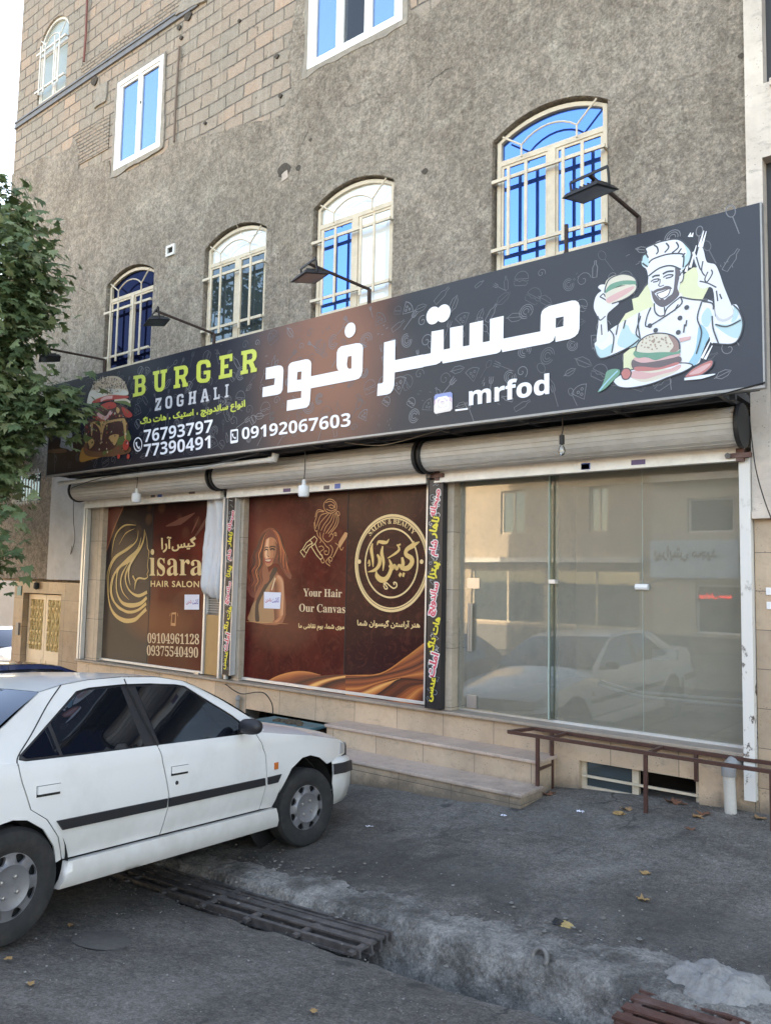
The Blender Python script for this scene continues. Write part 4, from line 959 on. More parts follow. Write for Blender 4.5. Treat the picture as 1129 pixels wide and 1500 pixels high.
A = Art(YS, .0003, .006); slanted(A, heavy('mrfod'), crop(600,430,4.342)((378, 715)), crop(600,430,4.342)((888, 640)), 29, 31, Wt, .012)
A.poly([(291,738),(371,728),(371,739),(291,749)], Wt, c2, sm=False); A.build('account_lettering', S)
# icons
A = Art(YS, .0003, .006)
M_i1, M_i2, M_i3 = flat('icon_blue', (.22, .28, .55)), flat('icon_pink', (.62, .46, .55)), flat('icon_cream', (.72, .66, .62))
rr = lambda x0, y0, x1, y1, sk: [(x0+8,y0+sk*0),(x1-12,y0-sk*.9),(x1,y0-sk+12),(x1,y1-sk-14),(x1-12,y1-sk),(x0+10,y1),(x0,y1-12),(x0,y0+14)]
A.poly(rr(158, 642, 273, 765, 18), M_i1, c2, sm=False); A.poly(rr(157, 672, 272, 766, 18), M_i2, c2, sm=False); A.poly(rr(156, 700, 271, 766, 18), M_i3, c2, sm=False)
A.stroke([(182,668),(236,658),(247,668),(246,722),(236,732),(182,742),(174,733),(174,678)], .022, Wt, c2, closed=True, sm=False)
A.stroke(circ(211, 696, 20, n=16), .02, Wt, c2, sm=False); A.dot((235, 668), .012, Wt, c2)
A.build('camera_icon', S)
A = Art(YS, .0003, .006)
A.poly([(842,732),(894,724),(901,732),(900,830),(892,838),(842,847),(836,840),(837,738)], Wt, cb, sm=False, holes=([(847,747),(892,740),(891,815),(846,823)],)); A.stroke([(855,765),(858,785),(868,798),(882,800)], [.03,.014,.014,.03], Wt, cb)
A.build('mobile_icon', S)
A = Art(YS, .0003, .006); A.stroke(circ(73, 853, 32, asp=1.0, n=24) and [(73+33*math.cos(a), 853-55*math.sin(a)) for a in np.linspace(0, 6.283, 25)], .016, Wt, cb, sm=False); A.stroke([(60,835),(64,862),(76,880),(88,880)], [.045,.02,.02,.045], Wt, cb); A.build('phone_icon', S)

# the chef picture -------------------------------------------------------------------
A = Art(YS, .00007, .0036)
c6 = crop(780, 290, 3.235)
Ch = flat('print_jacket', (.70, .73, .80)); Sk = flat('print_skin', (.66, .68, .74)); Aq = flat('print_aqua', (.40, .58, .62)); Tq = flat('print_turquoise', (.26, .50, .62)); Cr = flat('print_cream', (.62, .64, .42)); Ink = flat('print_ink', (.045, .05, .065)); Be = flat('print_beard', (.10, .085, .10))
Bun = flat('print_bun', (.60, .56, .47)); BunD = flat('print_bun_shade', (.30, .19, .17)); Gn = flat('print_green', (.11, .28, .20)); Rd = flat('print_red', (.48, .16, .15)); Pk = flat('print_pink', (.60, .36, .36)); Pat = flat('print_patty', (.13, .10, .11)); Pl = flat('print_plate', (.68, .73, .80)); Tan = flat('print_tan', (.34, .25, .20))
A.poly([(560,395),(535,420),(500,470),(470,480),(478,530),(440,548),(400,610),(430,612),(470,580),(560,540),(700,500),(800,490),(845,400),(790,330),(760,330),(730,350),(700,380)], Cr, c6, sm=False)
A.poly([(430,740),(460,715),(520,700),(560,820),(430,830)], Cr, c6, sm=False)
for a, b_ in (((745,330),(775,225)), ((788,232),(810,155)), ((800,232),(822,158)), ((725,350),(748,260)), ((800,760),(845,670)), ((815,765),(850,700)), ((740,185),(748,165)), ((752,185),(760,165))): A.stroke([a, b_], [.022, .006], Wt, c6, sm=False)
# sleeves and jacket
A.poly([(505,670),(450,712),(400,740),(340,760),(308,752),(290,695),(345,650),(372,620),(440,580),(500,545),(570,515),(700,470),(760,480),(850,490),(870,570),(950,505),(978,530),(997,600),(980,665),(940,695),(850,690),(835,660),(800,740),(775,790),(640,800),(500,790)], Ch, c6)
A.poly([(440,600),(470,640),(500,655),(508,690),(450,712),(400,690)], Aq, c6); A.poly([(300,700),(330,720),(380,690),(375,735),(330,758),(305,745)], Aq, c6); A.poly([(860,600),(930,600),(985,570),(995,600),(978,660),(930,655)], Aq, c6); A.poly([(955,510),(975,540),(965,575),(940,590),(950,550)], Aq, c6)
A.poly([(790,600),(835,650),(815,700),(780,785),(735,790),(770,720)], Tq, c6); A.poly([(800,560),(830,520),(850,560),(830,610),(805,600)], Aq, c6)
# forearms and hands
A.poly([(325,440),(310,425),(322,412),(350,415),(355,450),(395,490),(408,500),(375,530),(352,560),(355,650),(335,680),(303,680),(312,580),(290,525),(295,480),(308,455)], Sk, c6)
A.poly([(760,275),(752,262),(765,255),(775,275),(785,245),(795,225),(808,245),(822,300),(840,310),(865,318),(885,360),(905,420),(945,520),(952,545),(920,578),(880,575),(865,545),(852,430),(805,430),(782,410),(785,370),(775,330)], Sk, c6)
for q in ([(806,300),(800,345),(815,370)], [(830,350),(815,385),(826,398),(850,360),(845,340)], [(775,280),(790,330),(800,345)], [(790,395),(830,405),(870,425)], [(870,440),(876,490)], [(885,455),(895,480)], [(762,300),(775,330)], [(308,560),(320,580),(345,560)], [(320,470),(340,480),(365,500)], [(325,600),(328,650)], [(345,470),(335,455),(318,470)]): A.stroke(q, .011, Ink, c6)
A.poly([(865,545),(885,570),(915,572),(952,545),(945,520),(948,560),(915,585),(875,580)], Gy, c6)
# burger in the raised hand
A.poly([(342,425),(350,392),(385,368),(430,362),(470,372),(490,392),(485,412),(430,415),(380,420),(345,445)], Bun, c6); A.poly([(345,442),(370,410),(430,392),(490,395),(488,412),(430,412),(380,432),(350,455)], Gn, c6); A.poly([(345,470),(350,450),(400,425),(480,410),(490,430),(480,455),(440,475),(380,500),(352,498)], Bun, c6); A.poly([(350,480),(400,450),(470,420),(478,430),(430,465),(365,498)], Pk, c6); A.stroke([(342,450),(345,425),(365,385),(420,362),(470,370),(492,395),(488,440),(440,478),(375,502)], .012, Ink, c6)
# neck, head, hat
A.poly([(585,490),(575,520),(600,560),(625,560),(690,520),(710,480),(690,450)], Ch, c6)
A.poly([(550,375),(548,420),(556,440),(566,490),(590,512),(640,510),(680,475),(700,400),(712,380),(708,345),(690,330),(640,322),(580,345)], Sk, c6)
A.poly([(676,330),(700,350),(690,400),(686,430),(694,460),(660,495),(620,518),(590,508),(570,480),(562,440),(574,450),(590,470),(600,480),(607,488),(622,486),(640,470),(660,455),(668,430),(672,390),(675,360)], Be, c6)
A.poly([(569,445),(590,432),(612,427),(630,418),(650,420),(660,432),(640,432),(612,440),(590,446),(575,455)], Be, c6)
A.poly([(588,456),(620,442),(648,432),(640,460),(618,474),(600,472)], Wt, c6); A.stroke([(586,455),(620,443),(650,431),(642,460),(618,476),(600,474),(588,458)], .010, Be, c6)
A.poly([(603,484),(612,478),(624,484),(614,496)], Be, c6)
A.poly([(695,375),(710,350),(716,368),(710,395),(698,405)], Sk, c6); A.stroke([(697,370),(708,352),(715,366),(709,394),(698,404)], .009, Ink, c6)
for q, w_ in (([(566,378),(580,370),(602,368)], .016), ([(616,362),(640,350),(668,348)], .016), ([(560,398),(575,388),(598,385),(590,396),(570,400)], .011), ([(618,378),(640,366),(664,366),(655,376),(630,382)], .011), ([(604,385),(602,405),(596,414),(605,420),(622,414)], .008)): A.stroke(q, w_, Ink, c6)
A.poly([(552,385),(540,340),(522,325),(516,300),(522,275),(540,262),(535,240),(560,225),(600,205),(625,205),(640,195),(690,198),(715,215),(735,235),(752,260),(745,300),(725,325),(705,345),(660,322),(610,330),(570,350)], Ch, c6)
A.poly([(715,215),(735,235),(752,260),(745,300),(725,325),(706,338),(712,290),(730,260)], Aq, c6); A.poly([(522,325),(516,300),(522,275),(540,262),(550,290),(552,320)], Aq, c6)
A.poly([(548,370),(552,310),(570,290),(640,268),(700,266),(716,278),(714,318),(700,340),(660,322),(600,332)], Pl, c6)
for q in ([(548,372),(600,334),(655,322),(702,340)], [(550,310),(572,290),(640,268),(705,266),(716,282),(712,330)], [(575,225),(590,235),(594,255),(585,268)], [(632,215),(645,235),(625,260)], [(680,210),(690,235),(660,262)], [(705,240),(690,262)], [(722,262),(708,282)], [(516,300),(522,275),(540,262),(535,240),(570,222),(620,205),(690,197),(735,232),(752,262),(742,305),(722,328)], [(535,262),(548,285)], [(520,310),(545,328)]): A.stroke(q, .013, Ink, c6)
# jacket lines and buttons
for q in ([(576,500),(580,540),(600,560),(620,558),(626,550),(624,518)], [(700,470),(706,500),(660,540),(545,610),(540,570),(560,520)], [(505,545),(500,600),(510,670)], [(700,470),(640,520),(626,552)], [(800,495),(780,570),(800,640),(775,740)], [(512,560),(490,640),(510,665)], [(365,625),(385,660),(375,735)], [(440,580),(430,620)], [(405,600),(395,650)], [(850,560),(855,620),(880,690)], [(865,600),(920,610),(985,580)], [(800,490),(850,500),(856,530)], [(290,692),(308,750),(345,758),(450,712),(505,672)], [(950,508),(980,540),(996,600),(978,665),(940,694),(852,690)], [(720,600),(715,640)], [(730,580),(725,610)], [(700,470),(760,482),(830,486)], [(690,505),(672,535)]): A.stroke(q, .011, Ink, c6)
for q in ((698,570), (690,638), (583,628), (556,606), (730,520)): A.dot(q, .020, Ink, c6)
A.poly([(694,665),(750,656),(746,672),(700,684)], Pk, c6, sm=False)
# plate with the big burger
A.poly([(382,872),(400,850),(470,815),(640,790),(720,785),(758,795),(720,820),(640,850),(560,880),(470,898),(410,894)], Pl, c6); A.poly([(400,872),(420,855),(500,825),(700,800),(740,798),(640,842),(500,882),(420,888)], Ch, c6); A.stroke([(382,872),(400,850),(470,815),(640,790),(720,783),(758,795),(720,822),(640,852),(560,882),(470,900),(410,896),(382,872)], .010, Ink, c6)
A.poly([(465,850),(480,830),(640,810),(690,815),(640,845),(560,870),(510,872)], Bun, c6); A.poly([(462,845),(480,820),(560,830),(640,815),(700,790),(690,815),(600,840),(540,858),(490,858)], Pk, c6)
A.poly([(470,800),(480,765),(560,770),(690,750),(695,785),(600,815),(500,822)], Pat, c6); A.poly([(478,765),(500,755),(560,760),(640,750),(695,740),(690,752),(600,772),(520,782)], Pk, c6); A.poly([(482,805),(520,800),(600,805),(680,780),(690,790),(600,815),(500,822)], Rd, c6)
A.poly([(478,742),(490,725),(540,735),(600,730),(660,728),(698,720),(695,738),(660,745),(620,758),(580,770),(540,755),(500,760)], Gn, c6)
A.poly([(490,725),(500,690),(540,655),(600,642),(660,652),(690,680),(696,715),(680,730),(600,732),(540,735)], Bun, c6); A.poly([(640,646),(680,665),(697,705),(685,728),(650,730),(668,700)], BunD, c6); A.stroke([(489,728),(500,690),(540,655),(600,642),(660,652),(692,682),(697,718)], .011, Ink, c6)
rs = random.Random(3)
for _ in range(40):
    a, r = rs.uniform(0, 6.28), rs.uniform(0, 1)**.5; A.dot((585+75*r*math.cos(a), 690+34*r*math.sin(a)), .008, Tan, c6, 5)
A.poly([(420,830),(432,812),(455,810),(468,830),(455,858),(430,858)], Rd, c6); A.stroke([(420,830),(432,812),(455,810),(468,830),(455,858),(430,858),(420,832)], .009, Ink, c6)
A.poly([(722,845),(760,810),(820,778),(852,772),(848,800),(800,838),(750,848)], Rd, c6); A.poly([(740,838),(790,805),(840,785),(835,800),(790,832)], Pk, c6); A.stroke([(722,846),(760,810),(820,778),(853,771),(848,802),(800,840),(750,850)], .009, Ink, c6)
A.poly([(345,850),(352,825),(380,812),(412,815),(412,838),(380,870),(345,905),(310,922),(330,890)], Gn, c6); A.stroke([(405,820),(360,865),(318,915)], .012, Tq, c6); A.stroke([(720,860),(800,850),(866,836)], [.02, .03, .006], Pl, c6)
A.build('chef_picture', S)
# the tall burger picture at the left end -------------------------------------------------
A = Art(YS, .00007, .0036)
cl = crop(70, 530, 7.527)
B1 = flat('burger_bun', (.46, .37, .28)); B2 = flat('burger_bun_pale', (.56, .56, .52)); B3 = flat('burger_seed', (.12, .09, .08)); Ch1 = flat('burger_cheese', (.50, .30, .12)); Tm = flat('burger_tomato', (.42, .045, .035)); Mt = flat('burger_meat', (.075, .028, .024)); Lt = flat('burger_lettuce', (.11, .15, .045)); Am = flat('burger_amber', (.34, .17, .04)); Sd = flat('burger_seed_pale', (.55, .47, .38)); Sh1 = flat('shirt_grey', (.26, .255, .25)); Br = flat('brown_wood', (.15, .07, .035))
A.poly([(20,970),(190,960),(200,1000),(20,1005)], Br, cl); A.poly([(140,940),(150,880),(145,780),(160,700),(180,690),(270,680),(290,690),(345,710),(320,750),(280,740),(275,860),(285,960),(260,985),(220,960)], Sh1, cl); A.poly([(130,450),(160,400),(230,395),(260,420),(270,470),(240,500),(160,500)], Sh1, cl)
for q in ([(215,700),(210,860)], [(160,880),(230,890),(285,865)]): A.stroke(q, .012, Bk, cl)
A.poly([(360,1100),(380,960),(450,930),(560,930),(640,990),(620,1040),(480,1080)], Am, cl); A.poly([(400,980),(420,900),(520,880),(760,900),(900,930),(920,980),(850,1020),(620,1050),(450,1040)], Br, cl)
A.poly([(400,860),(420,770),(500,740),(850,740),(910,800),(920,860),(860,900),(720,940),(660,1000),(620,1030),(590,960),(450,900)], Lt, cl)
A.poly([(440,950),(470,860),(600,830),(720,850),(770,900),(720,960),(600,990),(480,980)], Mt, cl); A.poly([(410,720),(440,650),(560,620),(820,630),(890,680),(880,770),(800,830),(620,850),(450,820)], Mt, cl)
A.poly([(460,920),(450,880),(500,850),(520,900),(470,960)], Ch1, cl); A.poly([(680,830),(740,800),(790,810),(770,870),(745,920),(720,900)], Ch1, cl)
A.poly([(490,690),(510,660),(620,655),(800,620),(860,640),(870,780),(862,880),(850,880),(845,760),(820,660),(700,670),(640,700),(610,800),(600,870),(588,860),(585,780),(560,720),(510,680),(500,760),(490,820),(480,760)], Ch1, cl)
A.poly([(510,600),(540,520),(700,470),(860,490),(900,570),(880,620),(800,625),(660,650),(560,655)], Mt, cl); A.poly([(520,620),(560,600),(680,600),(640,650),(560,650)], Tm, cl); A.poly([(820,500),(900,540),(940,590),(900,615),(850,590)], Tm, cl); A.poly([(540,540),(640,600),(690,540),(720,560),(640,640),(560,600)], Pk, cl); A.poly([(770,500),(800,530),(780,570),(760,540)], Ch1, cl)
A.poly([(590,480),(700,440),(760,470),(740,510),(640,520)], Tm, cl); A.poly([(740,430),(860,420),(910,450),(920,495),(860,470),(760,450)], Lt, cl); A.stroke([(740,425),(860,418),(915,450)], .03, Sd, cl)
A.poly([(490,440),(540,410),(700,370),(880,375),(885,400),(760,415),(600,440),(520,455)], Tm, cl); A.stroke([(590,430),(640,400),(720,390)], .045, Pk, cl)
A.poly([(440,470),(450,390),(480,310),(540,230),(620,180),(700,158),(780,165),(840,210),(880,290),(885,370),(700,368),(560,405),(500,440),(480,490)], B1, cl); A.poly([(440,470),(450,390),(480,320),(560,310),(700,290),(860,310),(880,365),(700,362),(560,400),(500,435),(480,488)], B2, cl)
rs = random.Random(5)
for i in range(260):
    a, r = rs.uniform(0, 6.28), rs.uniform(0, 1)**.55; x, y = 690+190*r*math.cos(a), 265+100*r*math.sin(a)
    if y < 350-(700-x)*.12*(-1): A.dot((x, y), rs.uniform(.008, .018), Sd if i % 2 else B3, cl, 5)
for q, r in (((880,920), .075), ((800,1045), .035), ((905,1045), .035)): A.dot(q, r, Tm, cl)
A.dot((895, 900), .02, Pk, cl)
rs = random.Random(9)
for i in range(120): A.dot((rs.uniform(430, 900), rs.uniform(500, 1000)), rs.uniform(.006, .02), rs.choice((Mt, Lt, Tm, Ch1, B3, Sd)), cl, 6)
A.build('burger_picture', S)

# the two narrow strip signs between the shutters ------------------------------------------
M_rd, M_ye, M_wh, M_ln = flat('strip_red', (.62, .07, .12)), flat('strip_yellow', (.68, .60, .05)), flat('strip_white', (.72, .72, .72)), flat('strip_line', (.24, .30, .36))
WORDS = ['صبحانه', 'ناهار', 'شام', 'پیتزا', 'ساندویچ', 'هات داگ', 'املت', 'عدسی']
def strip(x0, x1, z0, z1, label, seed, fr=None):
    t = thing('strip_sign', ((x0+x1)/2, YW-.06, z0), label, 'sign', 'narrow strip signs between the shutters')
    MB().box(x0, x1, YW-.085, YW+.0, z0, z1).build('strip_panel', Bk, t)
    MB().box(x0-.012, x0-.001, YW-.09, YW, z0, z1).box(x1+.001, x1+.012, YW-.09, YW, z0, z1).build('strip_frame', M_alu if fr is None else fr, t)
    r = random.Random(seed); A = Art(YW-.085, .00003, .0008)
    for _ in range(46):
        cx, cz, s_ = r.uniform(x0+.03, x1-.03), r.uniform(z0+.04, z1-.04), r.uniform(.02, .038); T = loc(cx, cz, r.uniform(0, 3), s_)
        clampx = lambda q: [(min(max(x, x0+.004), x1-.004), z) for x, z in q]
        q = r.choice((circ(0, 0, 1, n=10), [(-1,-.5),(1,-.5),(1,.5),(-1,.5),(-1,-.5)], [(-1.2,.5),(0,-1.2),(1.2,.5),(-1.2,.5)], [(-1.3,0),(1.3,.2)], [(.9*(1-t_)*math.cos(t_*9), .9*(1-t_)*math.sin(t_*9)) for t_ in np.linspace(0, .9, 12)]))
        A.stroke(clampx(T(q)), .005, r.choice((M_ln, M_ln, M_wh)), sm=False, plane=True)
    A.build('strip_doodles', t)
    A = Art(YW-.085, .0003, .003); span_ = [.115, .09, .085, .10, .14, .15, .10, .10]; ztop = z1-.10*(z1-z0)*(1 if seed == 1 else .42); tot = (ztop-z0-.03*(z1-z0))/sum(span_)
    for i, wd in enumerate(WORDS):
        L = span_[i]*tot; zc = ztop-L/2; ztop -= L
        g_ = outlines(arabic(wd), .045); g2 = outlines(arabic(wd), .13); lo = np.min([q.min(0) for q in g_], 0); hi = np.max([q.max(0) for q in g_], 0); mid = (lo+hi)/2
        sc = min(L*1.02/(hi[0]-lo[0]), (x1-x0)*.74/(hi[1]-lo[1])*1.0); k = R(76)
        def f(p):
            u = (p-mid)*np.array((sc, sc*1.0)); return ((x0+x1)/2+u[0]*math.cos(k)-u[1]*math.sin(k)*1.0, zc+u[0]*math.sin(k)+u[1]*math.cos(k))
        red = i % 2 == 0
        A.raw([[f(p) for p in q] for q in g2], M_wh if red else Bk, 'nz'); A.raw([[f(p) for p in q] for q in g_], M_rd if red else M_ye, 'nz')
    A.build('strip_lettering', t)
    return t
zt1 = xz(337, 722, YW-.08)[1]
strip(xz(330.5, 860, YW-.08)[0], xz(341, 860, YW-.08)[0], .66, zt1, 'narrow black strip sign with red and yellow Persian words right of the white cloth', 1)
strip(xz(626.5, 860, YW-.08)[0], xz(646, 860, YW-.08)[0], .60, xz(637, 703, YW-.08)[1], 'narrow black strip sign with red and yellow Persian words left of the empty glass shop', 2, Bk)
# rusty lock brackets at the heads of the strips
for px, py, lab in ((640, 697, 'rusty bracket on top of the strip sign by the empty shop'), (331, 713, 'dark bracket on top of the strip sign by the white cloth'), (1083, 667, 'rusty bolt on the corner post under the right end of the shutter')):
    x, z = xz(px, py, YW-.12); t = thing('shutter_bracket', (x, YW-.12, z), lab, 'bracket', 'brackets at the shutter ends')
    MB().box(x-.11, x+.09, YW-.14, YW-.09, z-.02, z+.02).box(x-.03, x+.03, YW-.13, YW-.08, z-.05, z+.06).build('bracket_plate', M_rust2, t); MB().lathe([(.001, -.01), (.025, -.01), (.025, .01), (.001, .012)], (x-.09, YW-.145, z), (0, -1, 0), 8).build('bolt', M_rust, t)

# flood lamps on arms over the sign ------------------------------------------------------------
M_arm = mat('rusty_arm', (.055, .035, .030), .7, .4, vary=.4, vscale=20)
M_lampb = mat('black_lamp', (.022, .022, .024), .5, .3); M_lens = pane_mat('lamp_glass', (.7, .75, .8), (.22, .23, .24), .2, .08)
def flood(px, py, tip, label, size=.30, yaw=0.):
    x, z = xz(px, py, YS+.03); zt = SZ1+.16 if py else 0
    t = thing('flood_lamp', (x, YS+.03, SZ1), label, 'lamp', 'flood lamps over the sign')
    a = Vector((x, YS+.03, SZ1-.02)); b_ = Vector((x, YS+.03, z)); e = at(tip[0], tip[1], tip[2])
    MB().tube([a, b_], .022, 8).build('post', M_arm, t)
    MB().tube([b_, e], .017, 8).build('arm', M_arm, t)
    d = (e-b_); d.z = 0; d.normalize(); r_ = Vector((d.y, -d.x, 0))
    c = e-d*.02+Vector((0, 0, -.15)); M = Matrix.Rotation(yaw, 3, 'Z'); d2 = M @ d; r2_ = M @ r_
    tilt = Vector((0, 0, -1))*math.cos(.16)-d2*math.sin(.16); n = -(tilt.normalized()); u = r2_; v = n.cross(u)
    hw, hl = size*.50, size*.42
    m = MB(); P = lambda i, j, k: c+u*i*hw+v*j*hl+n*k
    vs = [P(i, j, 0) for i, j in ((-1,-1),(1,-1),(1,1),(-1,1))]+[P(i*.85, j*.8, .035) for i, j in ((-1,-1),(1,-1),(1,1),(-1,1))]
    m.add(vs, [(3,2,1,0),(4,5,6,7),(0,1,5,4),(1,2,6,5),(2,3,7,6),(3,0,4,7)])
    for i in range(-3, 4): m.bar(P(i*.22, -.6, .052), P(i*.22, .6, .052), .008, .016)
    m.build('lamp_housing', M_lampb, t)
    m = MB(); m.add([P(i*.86, j*.82, -.004) for i, j in ((-1,-1),(1,-1),(1,1),(-1,1))], [(3,2,1,0)]); m.build('lens', M_lens, t)
    m = MB(); q = [P(-1.04, 0, .01), P(-1.04, 0, .15), P(1.04, 0, .15), P(1.04, 0, .01)]
    for i in range(3): m.bar(q[i], q[i+1], .012, .022)
    m.build('yoke', M_lampb, t)
flood(935, 318, (862, 256, 5.75), 'black flood lamp on a rusty arm in front of the rightmost arched window', .34)
flood(541, 424, (452, 386, 5.75), 'black flood lamp on a rusty arm in front of the arched window with white panes', .34)
flood(314, 489, (228, 455, 5.75), 'black flood lamp on a rusty arm between the two left arched windows', .32)
flood(154, 527, (72, 511, 5.75), 'black flood lamp on a rusty arm reaching to the tree leaves', .34)
t = thing('lamp_post_stub', (xz(829, 370, YS+.03)[0], YS+.03, SZ1), 'short bare rusty post standing on the sign in front of the rightmost arched window', 'post')
x = xz(829, 370, YS+.03)[0]; MB().tube([(x, YS+.03, SZ1-.03), (x, YS+.03, SZ1+.27)], .02, 8).build('post', M_arm, t); MB().lathe([(.001, 0), (.026, 0), (.026, .02), (.001, .02)], (x, YS+.03, SZ1-.005), (0, 0, 1), 8).build('base_plate', M_arm, t)
# ------------------------------------------------------------------ the two salon windows with printed film
YF = YW+.10
def film_mat(name, fn):
    g = NG(name); c = fn(g, g.sep(g.pos)); g.out(c, .3); g.b.inputs['Specular IOR Level'].default_value = .10; g.b.inputs['Coat Weight'].default_value = .05; g.b.inputs['Coat Roughness'].default_value = .03; return g.m
def hot(g, p, cx, cz, rx, rz, amp=1.0):
    dx = g.math('MULTIPLY', g.math('SUBTRACT', p[0], cx), 1/rx); dz = g.math('MULTIPLY', g.math('SUBTRACT', p[2], cz), 1/rz)
    return g.rng(g.math('ADD', g.math('MULTIPLY', dx, dx), g.math('MULTIPLY', dz, dz)), 0, 1, amp, 0)
def film_left(g, p):
    n = g.noise(1.4, 4, .5, None, 1.2)
    c = g.mix(g.rng(n, .35, .7), (.060, .005, .005), (.14, .013, .009))
    xa = xz(222, 850, YF)[0]
    left = g.rng(p[0], xa-.02, xa+.02, 1, 0)
    lo = g.rng(p[2], 1.0, 2.2, 1, 0)
    c = g.mix(g.math('MULTIPLY', lo, .9), c, (.13, .050, .026))
    lc = g.mix(g.rng(g.math('ADD', p[2], g.math('MULTIPLY', n, .4)), 1.0, 2.6), (.105, .082, .062), (.030, .020, .024))
    c = g.mix(left, c, lc)
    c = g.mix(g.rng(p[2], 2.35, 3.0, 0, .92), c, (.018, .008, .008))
    c = g.mix(g.math('MULTIPLY', hot(g, p, -10.2, 1.25, .9, .35), .5), c, (.30, .115, .05))
    c = g.mix(hot(g, p, -9.1, .95, .4, .5, .6), c, (.10, .008, .008))
    bo = g.N.new('ShaderNodeTexVoronoi'); bo.inputs['Scale'].default_value = 3.2; g.link(p_vec(g), bo.inputs['Vector'])
    bk = g.math('MULTIPLY', g.rng(bo.outputs['Distance'], .18, .36, .45, 0), g.rng(p[2], 2.3, 2.8)); c = g.mix(bk, c, (.16, .075, .04))
    return c
def p_vec(g): return g.scale(g.pos, (1, .01, 1))
M_film1 = film_mat('film_left', film_left)
def film_mid(g, p):
    n = g.noise(1.6, 6, .6, p_vec(g), 2.0)
    c = g.mix(g.rng(n, .35, .68), (.048, .005, .006), (.105, .013, .010))
    xa = xz(507, 860, YF)[0]; rt = g.rng(p[0], xa-.01, xa+.01)
    c = g.mix(g.math('MULTIPLY', rt, .85), c, (.026, .010, .011))
    c = g.mix(g.math('MULTIPLY', hot(g, p, -7.9, 2.4, .8, 1.0), .55), c, (.26, .075, .045))
    c = g.mix(g.math('MULTIPLY', hot(g, p, -6.0, 2.95, .8, .5), .55), c, (.16, .07, .04))
    c = g.mix(g.math('MULTIPLY', hot(g, p, -7.55, 1.35, .7, .4), .45), c, (.20, .085, .05))
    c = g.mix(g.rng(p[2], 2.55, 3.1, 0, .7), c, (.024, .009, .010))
    ms = g.noise(4.5, 8, .7, p_vec(g), 3.5); c = g.mix(g.rng(ms, .52, .6, 0, .22), c, (.19, .05, .035))
    return c
M_film2 = film_mat('film_middle', film_mid)
Gold = flat('film_gold', (.62, .41, .15)); Gold2 = flat('film_pale_gold', (.72, .52, .26)); GoldD = flat('film_dull_gold', (.38, .22, .10)); Cop = flat('film_copper', (.50, .24, .10)); Cream = flat('film_cream', (.66, .50, .33))
def shopwin(x0, x1, z0, z1, M, label=None):
    f = MB(); f.prism([rect((x0, x1, z0, z1)), rect(grow((x0, x1, z0, z1), -.035))], YF-.03, YF+.05)
    fo = f.build('shop_window', M_alu, B, bevel=.003)
    MB().box(x0+.03, x1-.03, YF, YF+.012, z0+.03, z1-.03).build('printed_film', M, fo); return fo
W1 = (xz(149, 740, YF)[0]-.03, xz(307, 740, YF)[0]+.02, .60, 3.12)
W2 = (xz(356, 740, YF)[0]-.02, xz(627, 740, YF)[0]+.03, .60, 3.12)
f1 = shopwin(*W1, M_film1); f2 = shopwin(*W2, M_film2)
a1 = crop(130, 730, 5.645); a2 = crop(350, 720, 6.641); a3 = crop(500, 720, 7.056); a4 = crop(330, 900, 3.421)
# left film: red cloth, hair logo, words
A = Art(YF, .00025, .001)
Rdk = flat('film_red_cloth', (.17, .035, .022)); Rdk2 = flat('film_red_cloth_edge', (.34, .13, .06))
A.poly([(122,50),(295,50),(210,260),(105,530)], Rdk, a1, sm=False); A.stroke([(290,70),(215,240),(150,430),(105,530)], [.01,.03,.03,.01], Rdk2, a1); A.stroke([(190,60),(150,230),(115,360)], [.01,.03,.01], flat('film_red_fold', (.24, .07, .035)), a1)
A.stroke([(880,120),(760,190),(640,230)], [.01,.10,.01], flat('film_red_haze', (.13, .03, .018)), a1); A.stroke([(915,150),(880,230),(850,290)], [.005,.03,.005], Rdk, a1); A.stroke([(985,140),(940,230),(870,330)], [.01,.06,.01], flat('film_red_haze2', (.10, .02, .013)), a1)
A.build('film_picture', f1)
A = Art(YF, .00025, .006)
def gs(p, w, m=Gold): A.stroke(p, w, m, a1)
gs([(395,222),(300,225),(230,300),(200,430),(200,520)], [.004,.028,.028,.012,.003]); gs([(385,250),(310,290),(255,385)], [.003,.018,.003]); gs([(415,265),(400,350),(330,420),(240,480),(190,560),(170,650),(172,780)], [.004,.02,.035,.04,.03,.018,.004])
gs([(365,375),(300,430),(215,490),(165,600),(160,690),(175,860),(220,960),(300,1010),(380,1005),(430,965),(480,915)], [.003,.03,.03,.018,.02,.03,.055,.07,.065,.05,.06])
gs([(465,260),(460,340),(420,430),(350,510),(270,560),(210,640),(185,740),(200,830),(255,900),(330,940),(410,925),(480,870)], [.004,.03,.05,.06,.05,.04,.03,.03,.04,.045,.04,.05])
gs([(440,320),(410,420),(330,500),(255,580),(235,670),(240,780),(280,860),(350,885),(430,870),(485,820)], [.004,.03,.05,.04,.03,.03,.05,.07,.06,.05]); gs([(400,470),(340,560),(310,640),(320,720),(360,780),(420,805),(488,775)], [.02,.05,.04,.025,.03,.05,.05])
gs([(330,540),(285,620),(270,700),(290,780),(340,840)], [.01,.035,.035,.02,.003]); gs([(235,600),(205,680),(195,770),(215,850),(260,915),(330,945)], [.003,.02,.03,.03,.02,.003]); gs([(385,480),(345,560),(335,640),(350,720)], [.02,.04,.03,.004], Gold2)
gs([(465,255),(485,330),(492,410),(505,440),(500,470)], [.004,.012,.012,.014,.012]); gs([(505,440),(498,500),(492,560),(498,600),(488,625),(493,650),(470,665),(420,660),(395,690),(385,755)], [.014,.010,.012,.012,.010,.014,.022,.028,.04,.004]); gs([(370,640),(395,690)], [.03,.02])
A.build('hair_logo', f1)
A = Art(YF, .00025, .006)
